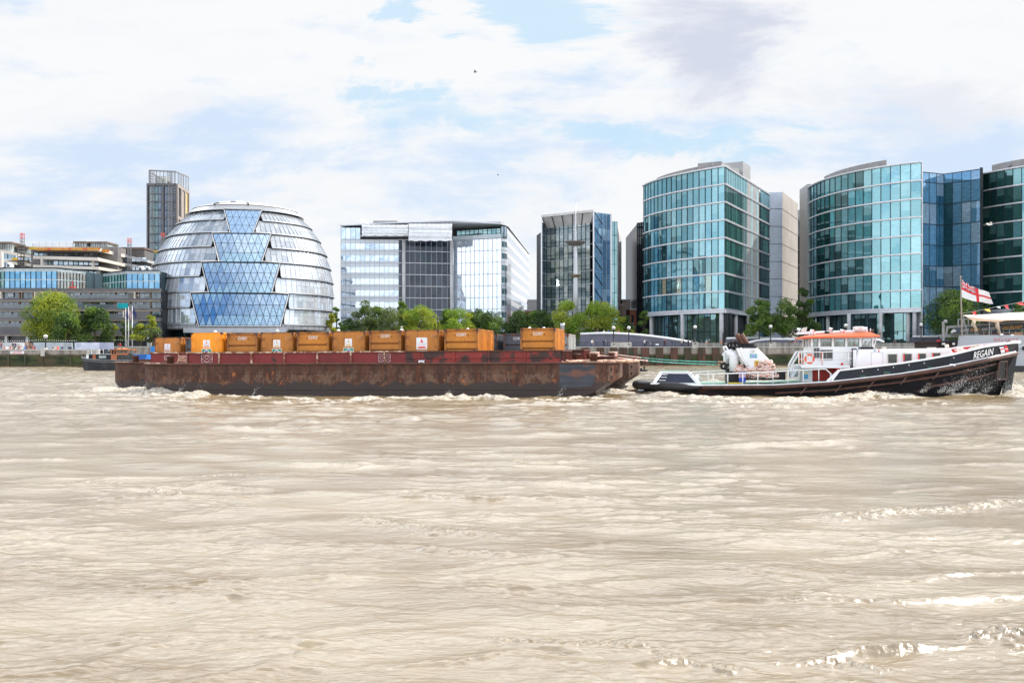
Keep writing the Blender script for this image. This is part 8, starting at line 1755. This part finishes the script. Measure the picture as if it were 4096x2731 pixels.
fc=[]; mi=[]
for i in range(nu):
    for j in range(nv):
        u=(i+.5)/nu;v=(j+.5)/nv; fc.append((i*(nv+1)+j,(i+1)*(nv+1)+j,(i+1)*(nv+1)+j+1,i*(nv+1)+j+1)); k_=0
        if u<.45 and v<.44: k_=union(u/.45,1-v/.44,1.6)
        if abs(u-.5)<.045 or abs(v-.5)<.07: k_=1
        mi.append(k_)
m.add(vs,fc); m.M=mi; o=m.build('flag',[fr_white,fr_red,fr_blue],t); md=o.modifiers.new('S','SOLIDIFY'); md.thickness=.02
t=thing('bunting','string of small coloured signal flags rising right from the flag staff','bunting',P(3950,1240,151)); m=MB(); m.tube([P(3846,1254,151),P(3900,1245,151),P(3990,1226,151),P(4096,1206,151),P(4200,1182,151)],.035,5)
m.build('line',MT('line_grey',(.4,.38,.35)),t)
for (px,py,k_,w2,h2) in ((3886,1247,1,17,17),(3935,1237,3,22,10),(3985,1228,0,14,5),(4015,1222,1,16,14),(4064,1213,1,26,9),(4110,1204,2,20,12)):
    m=MB(); A=P(px,py,151); B_=P(px+w2,py-w2*.2,151.1); C_=P(px+w2*1.25,py+h2,150.6); D_=P(px+w2*.7,py+h2*.8,150.4); m.add([A,B_,C_,D_],[(0,1,2),(0,2,3)]); o=m.build('signal_flag',[fr_white,fr_red,fr_blue,MT('flag_yellow',(.75,.5,.03))][k_],t); md=o.modifiers.new('S','SOLIDIFY'); md.thickness=.02
# gangway truss with banner
YG=160.; t=thing('gangway_bridge','grey lattice gangway with a slogan banner behind the grey ship','gangway',P(3950,1330,YG)); g=lambda px,py,Y=YG: P(px,py,Y); m=MB()
for (a,b) in (((3785,1306),(4200,1276)),((3785,1311),(4200,1281)),((3790,1339),(4200,1326)),((3775,1347),(3850,1345))): m.beam(g(*a),g(*b),.16)
for i in range(17): px=3788+i*25; y0=1306-(px-3785)*.072; m.beam(g(px,y0),g(px,y0+6),.1); m.beam(g(px+2,y0+12),g(px+12,y0+3),.08); m.beam(g(px,y0+3),g(px,1340),.07)
m.beam(g(3790,1308),g(3783,1345),.25); m.beam(g(3775,1300),g(3775,1360),.22); m.beam(g(3768,1288),g(3785,1286),.15); m.beam(g(3774,1287),g(3774,1360),.2)
for a,b in ((3776,1309),(3802,1309),(3834,1276),(3860,1276),(3834,1300)): pass
for (a,b,c,d) in ((3833,1277,3833,1304),(3874,1277,3874,1304),(3833,1277,3874,1277),(3852,1277,3852,1304),(3918,1284,3918,1300)): m.beam(g(a,b,YG+1),g(c,d,YG+1),.14)
m.build('truss',MT('truss_grey',(.34,.34,.34),rough=.5),t)
m=MB(); q4=[g(3800,1335,YG-.4),g(3812,1312,YG-.4),g(4200,1286,YG-.4),g(4200,1312,YG-.4)]; 
for i in range(30):
    f0,f1=i/30,(i+1)/30; w0=.06*math.sin(i*1.7);w1=.06*math.sin((i+1)*1.7); a=q4[0].lerp(q4[3],f0)+Vector((0,w0,0));b=q4[0].lerp(q4[3],f1)+Vector((0,w1,0));c=q4[1].lerp(q4[2],f1)+Vector((0,w1,0));d=q4[1].lerp(q4[2],f0)+Vector((0,w0,0)); m.add([a,b,c,d],[(0,1,2,3)])
o=m.build('banner',MT('banner_slate',(.075,.10,.125),rough=.7,var=.08),t); md=o.modifiers.new('S','SOLIDIFY'); md.thickness=.03
def btxt(key,a,b,mt):
    m=MB(); y=lambda px: 1327.5-(px-3843)*.058; A=g(a,y(a),YG-.55); B_=g(b,y(b),YG-.55); m.text(key,A,(B_-A),(0,0,1),.50,0,w=(B_-A).length); m.build('banner_lettering',mt,t)
bo=MT('banner_orange',(.72,.38,.08),var=.05); btxt('COME',3843,3876,fr_white); btxt('ABOARD',3879,3921,bo); btxt('ANDEXPLORE',3924,4003,fr_white); btxt('HMSB',4007,4091,bo)
m=MB(); m.add([g(a,b,YG-.56) for a,b in ((3802,1331),(3808,1320),(3816,1316),(3822,1320),(3828,1323),(3820,1325),(3824,1328),(3814,1328),(3810,1332))],[tuple(range(9))]); m.build('banner_emblem',fr_white,t)
t=thing('landing_stage','dark brown timber landing stage left of the grey ship','landing stage',P(3790,1390,175)); m=MB(); m.box(PX(3750,175),PX(3850,175),175,185,-1,PZ(1370,175),0); m.box(PX(3746,175),PX(3850,175),174.7,185,PZ(1370,175),PZ(1364,175),0); m.build('deck_house',MT('stage_brown',(.025,.012,.012),rough=.7),t)
m=MB()
for a,b in ((3764,3777),(3806,3816)): m.box(PX(a,175),PX(b,175),174.6,174.69,PZ(1379,175),PZ(1371,175))
m.build('notice',white_metal,t); m=MB(); m.beam(P(3748,1363,174.6),P(3760,1363,174.6),.25); m.build('red_beam',fr_red,t)
m=MB(); m.beam(P(3750,1342,176),P(3770,1340,176),.3); m.tube([P(3755,1344,176),P(3765,1353,176),P(3775,1350,176),P(3782,1338,176)],.15,6); m.tube([P(3772,1366,176),P(3772,1288,176)],.2,6); m.tube([P(3776,1287,176),P(3787,1285,176)],.35,6); m.build('lamp_post',grey_metal,t)
